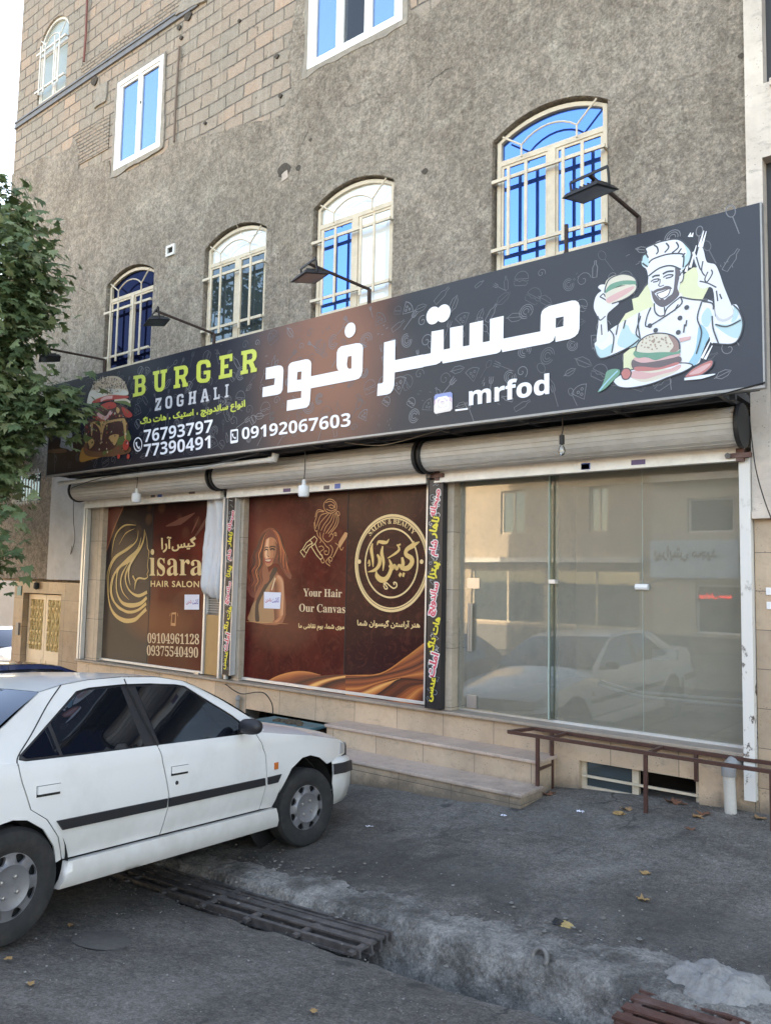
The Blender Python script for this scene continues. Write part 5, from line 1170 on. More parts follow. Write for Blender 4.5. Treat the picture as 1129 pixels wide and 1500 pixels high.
slanted(A, arabic('گیس'), a1((690,442)), a1((892,420)), 19, 19, Gold2, .03); slanted(A, arabic('آرا'), a1((603,452)), a1((690,442)), 25, 22, Gold2, .03)
slanted(A, serif('isara'), a1((508,644)), a1((945,638)), 40, 32, Gold2, 0); slanted(A, 'HAIR SALON', a1((517,732)), a1((918,736)), 9.2, 9.2, Gold2, .022, 1.15)
A.build('salon_name', f1)
A = Art(YF, .00025, .006); slanted(A, serif('09104961128'), (217, 942), (292.5, 944), 15, 15.5, Cream); slanted(A, serif('09375540490'), (216, 960), (291, 963.5), 15, 15.5, Cream); A.build('salon_phone_numbers', f1)
A = Art(YF, .00025, .006); A.poly([(690,945),(728,942),(722,1056),(682,1052)], Cop, a1, sm=False, holes=([(695,960),(720,958),(716,1032),(690,1030)],)); A.stroke([(680,950),(676,975)], .01, Cop, a1); A.stroke([(738,950),(742,975)], .01, Cop, a1); A.build('phone_icon', f1)
def ramp_mats(name, stops, n):
    out = []
    for i in range(n):
        t = i/(n-1)*(len(stops)-1); k = min(int(t), len(stops)-2); u = t-k
        out.append(flat('%s_%d' % (name, i), tuple(a+(b-a)*u for a, b in zip(stops[k], stops[k+1]))))
    return out
def shade(A, ca, cb, mats, fr):             # smooth blend of colours between two printed curves
    ca = np.array(smooth_line([fr(p) for p in ca], False, 6)); cb = np.array(smooth_line([fr(p) for p in cb], False, 6))
    def res(c, n=30):
        d = np.r_[0, np.cumsum(np.linalg.norm(np.diff(c, axis=0), axis=1))]; t = np.linspace(0, d[-1], n); return np.c_[np.interp(t, d, c[:, 0]), np.interp(t, d, c[:, 1])]
    ca, cb = res(ca), res(cb); n = len(mats)
    for i, m in enumerate(mats):
        a, b = ca+(cb-ca)*i/n, ca+(cb-ca)*(i+1)/n
        A.raw([[xz(x, y, A.Y) for x, y in list(a)+list(b[::-1])]], m, 'nz')
# middle film: cloth sweep, portrait, emblem
A = Art(YF, .00025, .001)
O1, O2, O3, O4 = flat('cloth_dark', (.11, .024, .013)), flat('cloth_orange', (.33, .085, .028)), flat('cloth_light', (.56, .22, .06)), flat('cloth_glow', (.72, .38, .13))
D_, M1, M2, M3, M4 = (.035, .008, .006), (.16, .034, .014), (.34, .085, .028), (.58, .21, .06), (.80, .42, .14)
shade(A, [(180,354),(260,308),(350,285),(420,288),(480,304)], [(182,356),(250,356),(320,358),(380,330),(480,306)], ramp_mats('fold_a', [M3, M2, M1, M1], 8), a4)
shade(A, [(250,358),(320,340),(400,318),(500,306),(605,300)], [(380,378),(420,350),(480,328),(550,312),(605,306)], ramp_mats('fold_b', [M1, D_, M1], 7), a4)
shade(A, [(380,378),(420,350),(480,328),(550,312),(605,304)], [(450,390),(490,360),(530,340),(570,328),(605,322)], ramp_mats('fold_c', [M2, M4, M4, M2, D_], 10), a4)
shade(A, [(450,390),(490,360),(530,340),(570,328),(605,322)], [(600,408),(602,405),(604,402),(605,398),(605,390)], ramp_mats('fold_d', [D_, M1, M2, M1], 8), a4)
shade(A, [(605,304),(700,302),(780,297),(900,221),(1007,140)], [(605,318),(700,314),(800,300),(930,265),(1006,228)], ramp_mats('fold_e', [M3, M2, M1, M2, M1], 9), a4)
shade(A, [(605,318),(700,314),(800,300),(930,265),(1006,228)], [(606,352),(700,348),(800,326),(910,300),(1005,258)], ramp_mats('fold_f', [D_, M1, M2, M1], 9), a4)
shade(A, [(606,352),(700,348),(800,326),(910,300),(1005,258)], [(606,395),(680,388),(760,352),(880,320),(1004,330)], ramp_mats('fold_g', [M1, M2, M3, M2, M1], 9), a4)
shade(A, [(606,395),(680,388),(760,352),(830,332),(880,320)], [(612,408),(700,416),(760,400),(820,360),(880,322)], ramp_mats('fold_h', [M2, M4, M3, M2], 8), a4)
shade(A, [(700,416),(760,400),(820,360),(880,322),(1004,330)], [(850,438),(880,425),(920,395),(960,368),(1004,352)], ramp_mats('fold_i', [D_, M1, D_, M2], 8), a4)
shade(A, [(850,438),(880,425),(920,395),(960,368),(1004,352)], [(1000,464),(1001,450),(1002,430),(1003,410),(1004,390)], ramp_mats('fold_j', [M2, M3, M2, M1, D_], 9), a4)
A.stroke([(610,305),(780,297),(905,219),(1006,141)], [.004,.014,.014,.008], flat('fold_rim', M3), a4)
A.build('cloth_picture', f2)
A = Art(YF, .00003, .002)
H1, H2, H3 = flat('hair_auburn', (.17, .035, .022)), flat('hair_copper', (.34, .09, .045)), flat('hair_shadow', (.035, .010, .010)); F1, F2, F3 = flat('face_skin', (.48, .18, .085)), flat('face_shade', (.27, .08, .04)), flat('face_light', (.58, .27, .14)); Dr, Dr2 = flat('dress_sand', (.33, .18, .09)), flat('dress_dark', (.03, .012, .012)); Lip = flat('lip_red', (.36, .05, .04))
A.poly([(300,352),(240,380),(200,460),(175,540),(135,600),(115,680),(120,720),(80,790),(90,850),(120,880),(85,930),(110,1010),(160,1035),(200,1020),(260,800),(300,720),(380,700),(420,760),(470,830),(505,850),(510,800),(480,720),(485,660),(450,590),(420,480),(390,390),(345,355)], H1, a2)
A.poly([(300,780),(240,860),(170,980),(150,1060),(110,1170),(105,1260),(430,1275),(440,900),(420,830),(385,800),(350,740)], F2, a2)
A.poly([(345,745),(300,850),(215,1010),(140,1090),(108,1180),(105,1262),(330,1270),(330,1100),(300,960),(350,840)], Dr, a2); A.poly([(340,740),(290,840),(200,1000),(165,1090),(160,1250),(200,1255),(195,1100),(260,960),(330,850),(375,760)], Dr2, a2); A.poly([(360,830),(395,815),(425,850),(440,930),(430,1200),(350,1270),(340,1100),(350,960)], F1, a2); A.stroke([(355,840),(320,960)], .02, Cream, a2)
A.poly([(240,700),(280,740),(300,850),(250,900),(230,800)], F2, a2)
A.poly([(262,480),(300,445),(350,460),(378,520),(375,600),(350,670),(310,720),(270,725),(248,660),(245,600),(255,540)], F1, a2); A.poly([(262,560),(300,540),(310,620),(290,660),(262,650),(250,610)], F3, a2); A.poly([(345,480),(378,520),(375,600),(350,670),(325,700),(340,600)], F2, a2)
A.poly([(248,660),(290,652),(330,655),(310,690),(285,698),(262,688)], Lip, a2); A.poly([(262,667),(290,664),(314,666),(298,676),(274,676)], Cream, a2)
for q, w_ in (([(300,545),(330,535),(360,545)], .012), ([(308,565),(330,556),(352,570)], .016), ([(255,575),(268,562),(285,568)], .013), ([(255,552),(270,542),(285,548)], .010), ([(285,570),(282,620),(295,632)], .006)): A.stroke(q, w_, H3, a2)
LG = [[(300,352),(225,420),(180,540),(130,620),(116,690),(82,780),(90,860),(86,930),(118,1015)], [(300,356),(250,430),(205,560),(165,640),(190,705),(135,790),(180,865),(130,950),(170,1035)], [(300,362),(266,440),(250,550),(244,640),(238,720),(215,800),(228,880),(200,950),(205,1010)]]
RG = [[(306,360),(350,400),(384,480),(386,600),(372,680),(362,740)], [(305,355),(380,410),(412,530),(425,640),(428,740),(472,832)], [(300,350),(352,362),(402,420),(432,530),(474,620),(482,700),(508,850)]]
def resamp(c, n=14):
    c = np.array(smooth_line(c, False, 6)); d = np.r_[0, np.cumsum(np.linalg.norm(np.diff(c, axis=0), axis=1))]; t = np.linspace(0, d[-1], n); return np.c_[np.interp(t, d, c[:, 0]), np.interp(t, d, c[:, 1])]
HM = [flat('strand_%d' % i, c) for i, c in enumerate(((.022, .007, .006), (.07, .014, .010), (.17, .030, .014), (.30, .06, .022), (.46, .11, .038), (.68, .22, .08)))]
rh = random.Random(8)
for G, n in ((LG, 64), (RG, 46)):
    G = [resamp(c) for c in G]
    for i in range(n):
        u = rh.uniform(0, 1.999); k = int(u); q = G[k]+(G[k+1]-G[k])*(u-k); ph = rh.uniform(0, 6.28); am = rh.uniform(2, 9)
        t = np.linspace(0, 1, len(q)); q = q+np.c_[am*np.sin(t*11+ph)*t, am*.4*np.cos(t*9+ph)*t]
        w_ = rh.uniform(.010, .026); e = int(rh.uniform(9, 14)); b0 = rh.choice((0, 0, 0, 1, 3))
        A.stroke([tuple(p_) for p_ in q[b0:e]], [.003, w_, w_, w_*.7, .003], HM[rh.choices(range(6), (4, 4, 5, 4, 3, 1.3))[0]], a2)
shade(A, [(266,470),(252,540),(246,620),(262,690)], [(300,450),(296,540),(292,620),(286,700)], ramp_mats('cheek_l', [(.55,.21,.10), (.82,.46,.28), (.70,.34,.18)], 5), a2)
shade(A, [(344,470),(352,540),(346,620),(318,700)], [(380,520),(382,570),(372,620),(346,680)], ramp_mats('cheek_r', [(.42,.16,.075), (.24,.07,.035), (.10,.025,.016)], 5), a2)
A.poly([(248,660),(290,652),(330,655),(310,690),(285,698),(262,688)], Lip, a2); A.poly([(258,666),(290,661),(318,664),(298,679),(274,678)], Cream, a2)
for q, w_ in (([(300,543),(330,532),(362,542)], .016), ([(306,566),(330,556),(354,570)], .024), ([(253,576),(268,562),(287,570)], .020), ([(253,552),(270,541),(288,547)], .014), ([(286,570),(280,620),(296,634)], .008), ([(262,640),(256,655)], .008), ([(334,645),(340,660)], .008)): A.stroke(q, w_, H3, a2)
shade(A, [(385,815),(420,850),(440,940),(432,1200)], [(350,900),(352,980),(342,1090),(350,1260)], ramp_mats('arm', [(.60,.30,.17), (.45,.17,.08), (.24,.075,.035), (.13,.035,.018)], 7), a2)
A.stroke([(70,1265),(240,1272),(485,1288)], [.003,.008,.003], Cop, a2)
A.build('portrait_picture', f2)
A = Art(YF, .0002, .002)
for q in ([(830,110),(870,75),(920,85),(950,130),(945,180),(900,210),(850,195),(825,150),(830,110)], [(845,110),(890,95),(930,120),(935,160)], [(850,170),(900,190),(940,170)], [(870,140),(900,130),(930,150),(905,165),(880,150)], [(830,195),(770,200),(755,250),(740,300),(750,360)], [(860,210),(800,230),(770,300),(760,340)], [(880,210),(830,260),(790,310),(775,370)], [(900,215),(860,280),(830,320),(800,380)], [(920,215),(890,290),(850,340),(830,390)], [(935,210),(920,290),(880,360),(845,410)], [(945,200),(950,280),(920,350),(870,410)], [(950,200),(970,260),(955,330),(900,400)], [(760,380),(770,430),(800,470),(790,500)], [(790,400),(800,460),(830,500),(850,530)], [(830,400),(820,450),(860,490),(900,470),(920,430),(900,410),(880,440)], [(950,190),(975,200),(980,230),(965,235)], [(930,420),(950,430),(945,400),(925,410)], [(850,530),(880,560),(870,610),(840,610),(835,580),(860,580)], [(890,520),(915,560),(900,620),(870,650),(850,690),(890,725)], [(880,660),(900,680),(910,650),(885,640),(875,670),(890,700)], [(780,540),(810,530),(830,560),(800,580),(790,610),(820,620)], [(940,500),(975,530),(1000,570),(1020,540)], [(820,640),(800,660),(815,695),(835,680),(820,645)], [(745,250),(770,180),(830,190)], [(735,300),(745,380),(770,380)]): A.stroke(q, .0105, Cop, a2)
for q in ([(600,585),(640,640),(660,600),(625,560),(600,585)], [(625,560),(660,500),(740,435),(765,465),(750,500),(730,520),(690,545),(660,600)], [(635,575),(670,530),(720,500)], [(720,500),(710,540),(760,620),(800,665),(820,640),(770,570),(745,510)], [(690,470),(720,500)]): A.stroke(q, .011, Gold2, a2, sm=False)
A.poly([(1035,395),(1062,405),(1055,440),(990,545),(970,530),(975,490)], Cop, a2, sm=False); A.stroke([(975,530),(920,640)], .014, Cop, a2)
A.build('hairdresser_emblem', f2)
A = Art(YF, .00025, .003)
C0 = np.array(xz(*a3((512, 738)), YF)); rx = abs(xz(*a3((890, 738)), YF)[0]-xz(*a3((122, 738)), YF)[0])/2; rz = abs(xz(*a3((510, 232)), YF)[1]-xz(*a3((510, 1245)), YF)[1])/2
def ring(k, wd, m):
    n = 64; o = [(C0[0]+rx*k*math.cos(2*math.pi*i/n), C0[1]+rz*k*math.sin(2*math.pi*i/n)) for i in range(n)]; q = [(C0[0]+(rx*k-wd)*math.cos(2*math.pi*i/n), C0[1]+(rz*k-wd)*math.sin(2*math.pi*i/n)) for i in range(n)]
    A.raw([o, q], m, 'eo')
ring(1.0, .030, Gold2); ring(.935, .016, Gold2); ring(.72, .020, Gold2)
g_ = outlines('SALON & BEAUTY', .012, spacing=1.1) if False else outlines(style('SALON', 0x1D400, 0x1D41A, 0x1D7CE)+' & '+style('BEAUTY', 0x1D400, 0x1D41A, 0x1D7CE), 0)
lo = np.min([q.min(0) for q in g_], 0); hi = np.max([q.max(0) for q in g_], 0); hh = .105*rz; sc = hh/(hi[1]-lo[1]); Lw = (hi[0]-lo[0])*sc
def onarc(p):
    u = ((p-lo)*sc); th = math.pi/2-(u[0]-Lw/2)/(rz*.83)*1.06; rr_ = .80+u[1]/rz*1.0
    return (C0[0]+rx*rr_*math.cos(th), C0[1]+rz*rr_*math.sin(th))
A.raw([[onarc(p) for p in q] for q in g_], Gold2, 'nz')
A.dot((188, 725), .026, Gold2, a3); A.dot((830, 725), .026, Gold2, a3)
for q, w_ in (([(325,535),(312,600),(325,690),(330,780)], [.01,.05,.04,.008]), ([(372,555),(385,520),(430,525),(470,525),(495,490)], [.008,.03,.045,.035,.006]), ([(430,565),(420,640),(438,730),(432,820)], [.02,.05,.04,.01]), ([(372,650),(398,700),(392,760),(350,810),(275,832)], [.02,.05,.05,.04,.004]), ([(275,750),(290,710),(295,760),(280,770)], [.01,.02,.02,.01]), ([(480,690),(560,640),(600,600),(590,560),(615,545)], [.01,.03,.03,.02,.02]), ([(585,560),(575,550)], [.02,.02]), ([(495,700),(520,770),(500,850),(460,905),(410,910),(370,870),(365,820)], [.01,.05,.05,.06,.07,.06,.006]), ([(500,760),(530,800),(550,760),(575,800),(600,760),(630,800)], [.04,.04,.03,.04,.03,.04]), ([(630,680),(640,740),(635,790),(690,790),(730,740),(725,690),(670,650),(680,600),(740,560),(810,520)], [.03,.05,.05,.06,.06,.06,.05,.05,.06,.008]), ([(735,520),(755,525)], [.02,.03]), ([(600,850),(620,870)], [.04,.05]), ([(635,855),(655,865)], [.045,.05])): A.stroke(q, w_, Gold, a3)
A.stroke([(440,970),(455,1005),(480,1000),(460,965),(440,955),(470,945),(510,980),(545,1000),(575,980),(570,945),(545,940),(550,965)], .016, Gold2, a3)
A.build('round_emblem', f2)
A = Art(YF, .00025, .003)
slanted(A, serif('Your Hair'), a2((628, 1020)), a2((1003, 1030)), 11.6, 11.8, Cream); slanted(A, serif('Our Canvas'), a2((588, 1168)), a2((1035, 1184)), 11.6, 12.6, Cream)
slanted(A, arabic('موی شما، بوم نقاشی ما'), a4((368, 79)), a4((598, 86)), 10.2, 10.6, Gold2, .03); slanted(A, arabic('هنر آراستن گیسوان شما'), a4((662, 64)), a4((976, 76)), 12.2, 12.5, Gold2, .03)
A.build('salon_slogan', f2)
# paper notices taped on the films
Pp = mat('notice_paper', (.70, .72, .82), .7); Pi = flat('notice_ink', (.10, .09, .38)); Pi2 = flat('notice_red_ink', (.42, .06, .16))
def notice(q, y, label, base, end):
    pts = [xz(*p_, y) for p_ in q]; c = np.mean(pts, 0)
    t = thing('paper_notice', (c[0], y, min(p_[1] for p_ in pts)), label, 'notice', 'paper notices taped on the salon windows')
    MB().prism([pts], y-.002, y).build('paper', Pp, t)
    A = Art(y-.002, .0003, .0005); slanted(A, arabic('کاشت'), base[1], end, 8.0, 8.0, Pi, .02); slanted(A, arabic('ناخن'), base[0], base[2], 7.0, 7.0, Pi2 if y else Pi, .02); A.build('handwriting', t)
notice([(270.8, 871), (292.3, 871), (292, 893), (270.5, 893)], YF-.012, 'white paper notice taped on the film under the words hair salon', [(273, 886), (282, 885.5), (281, 885.5)], (291, 885))
notice([(387, 867), (411.8, 868), (410.3, 892), (386.8, 891)], YF-.012, 'white paper notice taped over the printed portrait of a red-haired woman', [(388.5, 883), (398.5, 883), (397.5, 883)], (409, 882.5))
# dark mullion seams of the films
MB().box(xz(507, 860, YF)[0]-.006, xz(507, 860, YF)[0]+.006, YF-.003, YF+.002, .63, 3.08).build('glass_seam', M_black, f2); MB().box(xz(220, 860, YF)[0]-.005, xz(220, 860, YF)[0]+.005, YF-.003, YF+.002, .63, 3.08).build('glass_seam', M_black, f1)
MB().box(W1[0]+.04, W1[0]+.16, YF-.002, YF+.003, .64, 2.2).build('dark_edge', flat('dark_film_edge', (.012, .010, .014), .2), f1)
for px, py, fo_ in ((288, 990, f1), (631, 1028, f2)):
    x, z = xz(px, py, YF-.04); MB().box(x-.05, x+.05, YF-.05, YF-.01, z-.05, z+.05).build('floor_lock', M_steel, fo_)
# evaporative cooler behind a white cloth, at the right of the left film
cx0, cx1 = W1[1]+.005, -8.60
t = thing('air_cooler', ((cx0+cx1)/2, YF, .6), 'tan air cooler box with a slatted grille set beside the left salon window', 'cooler')
MB().box(cx0, cx1, YF, YF+.3, .60, 1.42).build('cooler_panel', mat('tan_board', (.46, .28, .12), .6, vary=.08, vscale=4), t)
m = MB(); m.box(cx0, cx1, YF+.04, YF+.3, 1.42, 3.1); m.build('cooler_body', mat('cooler_body', (.30, .29, .28), .6), t)
m = MB()
for i in range(9): z = 1.46+i*.034; m.bar((cx0, YF+.01, z), (cx1, YF+.01, z), .03, .010)
m.bar((cx0+.02, YF, 1.43), (cx0+.02, YF, 1.78), .02, .03); m.build('cooler_grille', mat('cooler_grille', (.50, .49, .47), .5), t)
P = []
for i, z in enumerate(np.linspace(3.06, 1.66, 46)):
    k = i/45; row = []
    for u in np.linspace(-1, 1, 40):
        tuck = max(0, (k-.86)/.14); hw = (cx1-cx0)/2*(.98-.0*k)+.05*k**2; x = (cx0+cx1)/2+.01-.05*k*k+u*hw*(1-.12*tuck)
        y = YF-.03-.07*(1-u*u)-.05*k-.030*math.sin(u*5+z*2.2)-.022*math.sin(u*11-z*3.1)*(k)-.03*fb(u*2, z*1.6, 1.6, 4)+.10*tuck**2
        row.append((x, y, z-.04*tuck*math.sin(u*3)+.02*fb(u*3, 1, 1, 2)*tuck))
    P.append(row)
o = MB().grid(P).build('white_cloth', mat('white_cotton', (.62, .62, .63), .9, vary=.06, vscale=5), None, smooth=True, org=((cx0+cx1)/2, YF-.05, 1.66), label='white crumpled cloth hung over the air cooler beside the hair salon film', cat='cloth')
md = o.modifiers.new('solid', 'SOLIDIFY'); md.thickness = .006
# ------------------------------------------------------------------ steps, railing, pipes, bulbs
t = thing('stone_steps', (-4.9, 6.6, 0), 'two long beige stone steps leading up to the shops behind the white car', 'steps')
def step(x0, x1, y0, y1, zt, zb):
    m = MB(); m.box(x0+.02, x1-.02, y0+.025, y1, zb, zt-.035); r_ = m.build('riser', M_stone, t)
    m = MB(); m.box(x0, x1, y0, y1, zt-.033, zt); m.build('tread', M_tread, t, bevel=.006)
step(-6.32, -3.63, 6.82, YW-.002, .319, -.4)
step(-6.30, -3.585, 6.42, 6.843, .10, -.5)
# brown square-tube railing, low along the empty shop
M_tube = mat('brown_painted_tube', (.085, .038, .030), .5, .2, vary=.25, vscale=18, dirt=(.05, .03, .025), damt=.5, dscale=7)
t = thing('tube_railing', (-2.6, 6.95, .1), 'low brown square-tube railing running from the steps along the front of the empty shop', 'railing')
ZR = .525; ya, yb = 6.80, YW-.075
pa = [at(744, 1072, ya), at(1129, 1129, ya)]; zr = pa[0].z
m = MB(); x0, x1 = pa[0].x, .6
m.bar((x0, ya, zr), (x1, ya, zr), .03, .03); m.bar((x0+.09, yb, zr), (x1, yb, zr), .03, .03); m.bar((x0, ya, zr), (x0+.09, yb, zr), .03, .03)
m.build('top_rail', M_tube, t)
for px in (806, 949): x = xz(px, 1090, ya)[0]; MB().bar((x, ya+.015, zr+.002), (x, yb-.015, zr+.002), .026, .026).build('cross_bar', M_tube, t)
for px, y in ((787, ya), (945, ya), (1129, ya)):
    x = xz(px, 1120, y)[0]; MB().bar((x, y, zr-.016), (x, y, gz(x, y)-.05), .03, .03).build('post', M_tube, t)
x = xz(808, 1110, yb)[0]; MB().bar((x, yb, zr-.016), (x, yb, gz(x, yb)-.05), .03, .03).build('post', M_tube, t)
xp = xz(787, 1120, ya)[0]; z = xz(787, 1128, ya)[1]; MB().bar((xp, ya+.01, z), (x, yb-.01, z), .022, .022).build('cross_bar', M_tube, t)
x = xz(1019, 1125, yb)[0]; MB().bar((x, yb, zr-.016), (x, yb, zr-.24), .03, .03).build('stub_post', M_tube, t)
# waste pipe by the basement window
x, z = xz(1067, 1150, 7.1); zt = xz(1067, 1126, 7.1)[1]
t = thing('waste_pipe', (x, 7.1, gz(x, 7.1)), 'white plastic waste pipe with a grey elbow at the wall right of the basement window', 'pipe')
MB().tube([(x+.012, 7.1, gz(x, 7.1)-.03), (x, 7.1, zt-.03)], .048, 14).build('pipe', mat('old_white_pipe', (.55, .53, .49), .5, vary=.1, vscale=6, dirt=(.3, .28, .25), damt=.5), t, smooth=True, auto=40)
MB().tube([(x, 7.1, zt-.06), (x, 7.1, zt), (x+.02, 7.13, zt+.05), (x+.06, 7.22, zt+.06)], [.058, .058, .056, .056], 14).build('elbow', mat('grey_elbow', (.26, .26, .26), .5), t, smooth=True, auto=40)
# white water pipe below the sign
t = thing('plastic_pipe', (-8, 6.5, 3.40), 'white plastic pipe with an elbow under the left half of the sign', 'pipe')
a, b_ = at(112, 722, 6.6), at(402, 673, 6.6)
MB().tube([(-11.9, 6.6, b_.z), (b_.x, 6.6, b_.z)], .032, 10).build('pipe', M_white, t, smooth=True, auto=40)
MB().tube([(b_.x-.08, 6.6, b_.z), (b_.x, 6.6, b_.z), (b_.x+.02, 6.6, b_.z+.07)], .044, 10).build('elbow', M_white, t, smooth=True, auto=40)
# hanging lamps
M_bulb = mat('bulb_plastic', (.72, .73, .74), .3); M_cord = mat('lamp_cord', (.05, .045, .04), .7)
def bulb(px, py, y, ztop, label, big=True):
    p = at(px, py, y); t = thing('hanging_bulb', (p.x, y, p.z-.08), label, 'light bulb', 'bulbs hanging under the sign')
    MB().tube([(p.x, y, ztop), (p.x+.01, y, (ztop+p.z)/2), (p.x, y, p.z+.10)], .006, 6).build('cord', M_cord, t)
    if big:
        MB().lathe([(.001, .13), (.022, .12), (.026, .06), (.03, .055)], (p.x, y, p.z), (0, 0, 1), 16).build('socket', M_white, t, smooth=True, auto=40)
        MB().lathe([(.03, .055), (.062, .05), (.066, .02), (.066, -.055), (.055, -.078), (.001, -.085)], (p.x, y, p.z), (0, 0, 1), 20).build('bulb', M_bulb, t, smooth=True, auto=40)
    else:
        MB().lathe([(.001, .10), (.024, .09), (.024, .01), (.001, .0)], (p.x, y, p.z), (0, 0, 1), 12).build('socket', M_black, t, smooth=True, auto=40)
        MB().lathe([(.014, .0), (.03, -.03), (.034, -.06), (.022, -.09), (.001, -.10)], (p.x, y, p.z), (0, 0, 1), 14).build('bulb', clear_glass('bulb_glass', (.95, .95, .95), .1, 1.5), t, smooth=True)
bulb(445, 718, 6.66, 3.48, 'white bulb hanging in front of the shutter over the middle film')
bulb(200, 728, 6.75, 3.48, 'white bulb hanging in front of the film with the gold hair logo')
bulb(822.5, 652, 6.66, 3.48, 'small clear bulb in a black socket hanging over the empty glass shop', False)
# cables under the sign
def cable(pts, r, label, y=None, m=M_black):
    P = [Vector(p) for p in pts]; q = smooth_line([tuple(p) for p in P], False, 8); mb = MB().tube(q, r, 6)
    return mb.build('cable', m, None, org=q[0], label=label, cat='cable', group='cables under the sign')
C3 = lambda px, py, y: at(px, py, y)
cable([C3(1120, 560, 6.38), C3(1000, 590, 6.42), C3(860, 604, 6.5), C3(700, 630, 6.6), C3(520, 650, 6.7), C3(400, 668, 6.75)], .006, 'thin black cable sagging along the lower edge of the sign from its right end')
cable([C3(505, 648, 6.6), C3(560, 652, 6.62), C3(640, 632, 6.65), C3(720, 618, 6.6)], .004, 'thin pale cable looping under the middle of the sign', m=M_wire)
cable([C3(105, 715, 6.55), C3(150, 700, 6.5), C3(220, 690, 6.5), C3(300, 682, 6.5), C3(380, 664, 6.5)], .008, 'grey cable drooping under the left end of the sign', m=M_soffit)
cable([C3(1097, 610, 7.05), C3(1105, 680, 7.08), C3(1118, 730, 7.1), C3(1135, 775, 7.1)], .005, 'black cable hanging on the pale stone pier at the right edge')
cable([C3(108, 728, 7.1), C3(108, 760, 7.16), C3(110, 790, 7.17), C3(104, 812, 7.17), C3(106, 800, 7.17)], .005, 'thin dark wire dangling on the white pier over the entrance')
cable([C3(330, 1002, 7.1), C3(352, 1016, 7.1), C3(375, 1014, 7.1), C3(388, 1016, 7.1), C3(398, 1030, 7.1), C3(400, 1046, 7.1)], .007, 'black cable with clips running below the sill over the teal crate')
# small grey hooded tap box on the base
x, z = xz(349, 1028, YW-.04)
t = thing('meter_pipe', (x, YW-.04, z-.2), 'small grey hooded pipe cap on the stone base beside the basement opening', 'pipe')
MB().tube([(x, YW-.045, z-.3), (x, YW-.045, z+.02)], .028, 10).build('pipe', mat('grey_pipe', (.30, .28, .25), .6, vary=.2), t, smooth=True, auto=40); MB().lathe([(.001, .06), (.03, .045), (.042, .0), (.03, -.01)], (x, YW-.045, z+.03), (0, 0, 1), 12).build('cap', mat('grey_cap', (.26, .25, .24), .6), t, smooth=True, auto=40)
# teal crate in the basement opening
p = at(384, 1058, 6.95); zt = .245
t = thing('teal_crate', (-7.0, 6.95, gz(-7, 6.95)), 'teal painted metal crate standing in front of the basement opening behind the white car', 'crate')
M_teal = mat('teal_paint', (.045, .17, .21), .5, vary=.2, vscale=7, dirt=(.09, .07, .05), damt=.7, dscale=6)
m = MB(); X0, X1, Y0, Y1 = -7.42, -6.52, 6.78, 7.10
m.prism([rect((X0, X1, -.25, zt)), rect((X0+.05, X1-.05, -.2, zt-.09))], Y0, Y0+.03).box(X0, X1, Y0+.03, Y1, zt-.03, zt); m.build('crate_body', M_teal, t, bevel=.005)
m = MB()
for i in range(5): x = X0+.14+i*.15; m.bar((x, Y0+.015, -.2), (x, Y0+.015, zt-.08), .014, .014)
m.build('crate_bars', M_teal, t); MB().box(X0+.03, X1-.03, Y0+.2, Y0+.22, -.24, zt-.04).build('crate_back', M_dark, t)
m = MB()
for i in range(26):
    a, b_ = random.uniform(X0+.25, X1-.2), random.uniform(Y0+.05, Y1-.1); m.lathe([(.001, .03), (.03, .02), (.035, 0)], (a, b_, zt), (0, 0, 1), 6)
m.build('dried_litter', mat('dry_litter', (.10, .075, .05), .9, vary=.5, vscale=30), t)
# bent iron ring, rubbish and fallen leaves on the pavement
p = gp(790, 1412); t = MB(); q = [(p.x+.042*math.cos(a), p.y+.02*math.sin(a), p.z+.03+.045*math.sin(a)) for a in np.linspace(-.6, 3.9, 16)]
t.tube(q, .015, 8); t.build('iron_ring', mat('grey_iron', (.20, .19, .18), .6, .4, vary=.3, vscale=30), None, smooth=True, org=p, label='bent grey iron ring sticking out of the crumbled gutter lip', cat='ring')
p = gp(822, 1356); t = thing('crushed_wrapper', p, 'small crushed black and tan wrapper lying on the pavement above the iron ring', 'litter')
for nm, c, dx in (('dark_half', (.012, .012, .013), -.02), ('tan_half', (.42, .30, .12), .035)):
    m = MB(); P = [[(p.x+dx+.035*u+.01*math.sin(7*v), p.y+.03*v, p.z+.012+.022*(1-u*u)*(1-v*v)+.012*fb(u*3, v*3, 1.5, 4)) for u in np.linspace(-1, 1, 7)] for v in np.linspace(-1, 1, 7)]
    m.grid(P).build(nm, mat('wrapper_'+nm, c, .5), t)
LEAF = [(0, -.5), (.10, -.42), (.34, -.46), (.26, -.22), (.50, -.05), (.27, .05), (.30, .30), (.12, .22), (0, .52), (-.12, .22), (-.30, .30), (-.27, .05), (-.50, -.05), (-.26, -.22), (-.34, -.46), (-.10, -.42)]
M_leafs = [mat('dry_leaf_%s' % n, c, .7, vary=.3, vscale=30) for n, c in (('tan', (.30, .17, .08)), ('brown', (.19, .085, .05)), ('yellow', (.36, .22, .09)))]
def fallen(px, py, s_, k, lab):
    p = gp(px, py); m = MB(); ro = random.uniform(0, 6.28); cu = random.uniform(.5, 1.0); vs_ = [(p.x, p.y, p.z+.012)]
    for x, y in LEAF:
        a, b_ = x*math.cos(ro)-y*math.sin(ro), x*math.sin(ro)+y*math.cos(ro); vs_.append((p.x+a*s_, p.y+b_*s_*.8, p.z+.012+s_*cu*(x*x*.8+y*y*.2+.12*math.sin(9*x+px))*.8))
    m.add(vs_, [(0, i+1, (i+1) % len(LEAF)+1) for i in range(len(LEAF))]); m.build('fallen_leaf', M_leafs[k], None, org=p, label=lab, cat='leaf', group='dry leaves on the pavement')
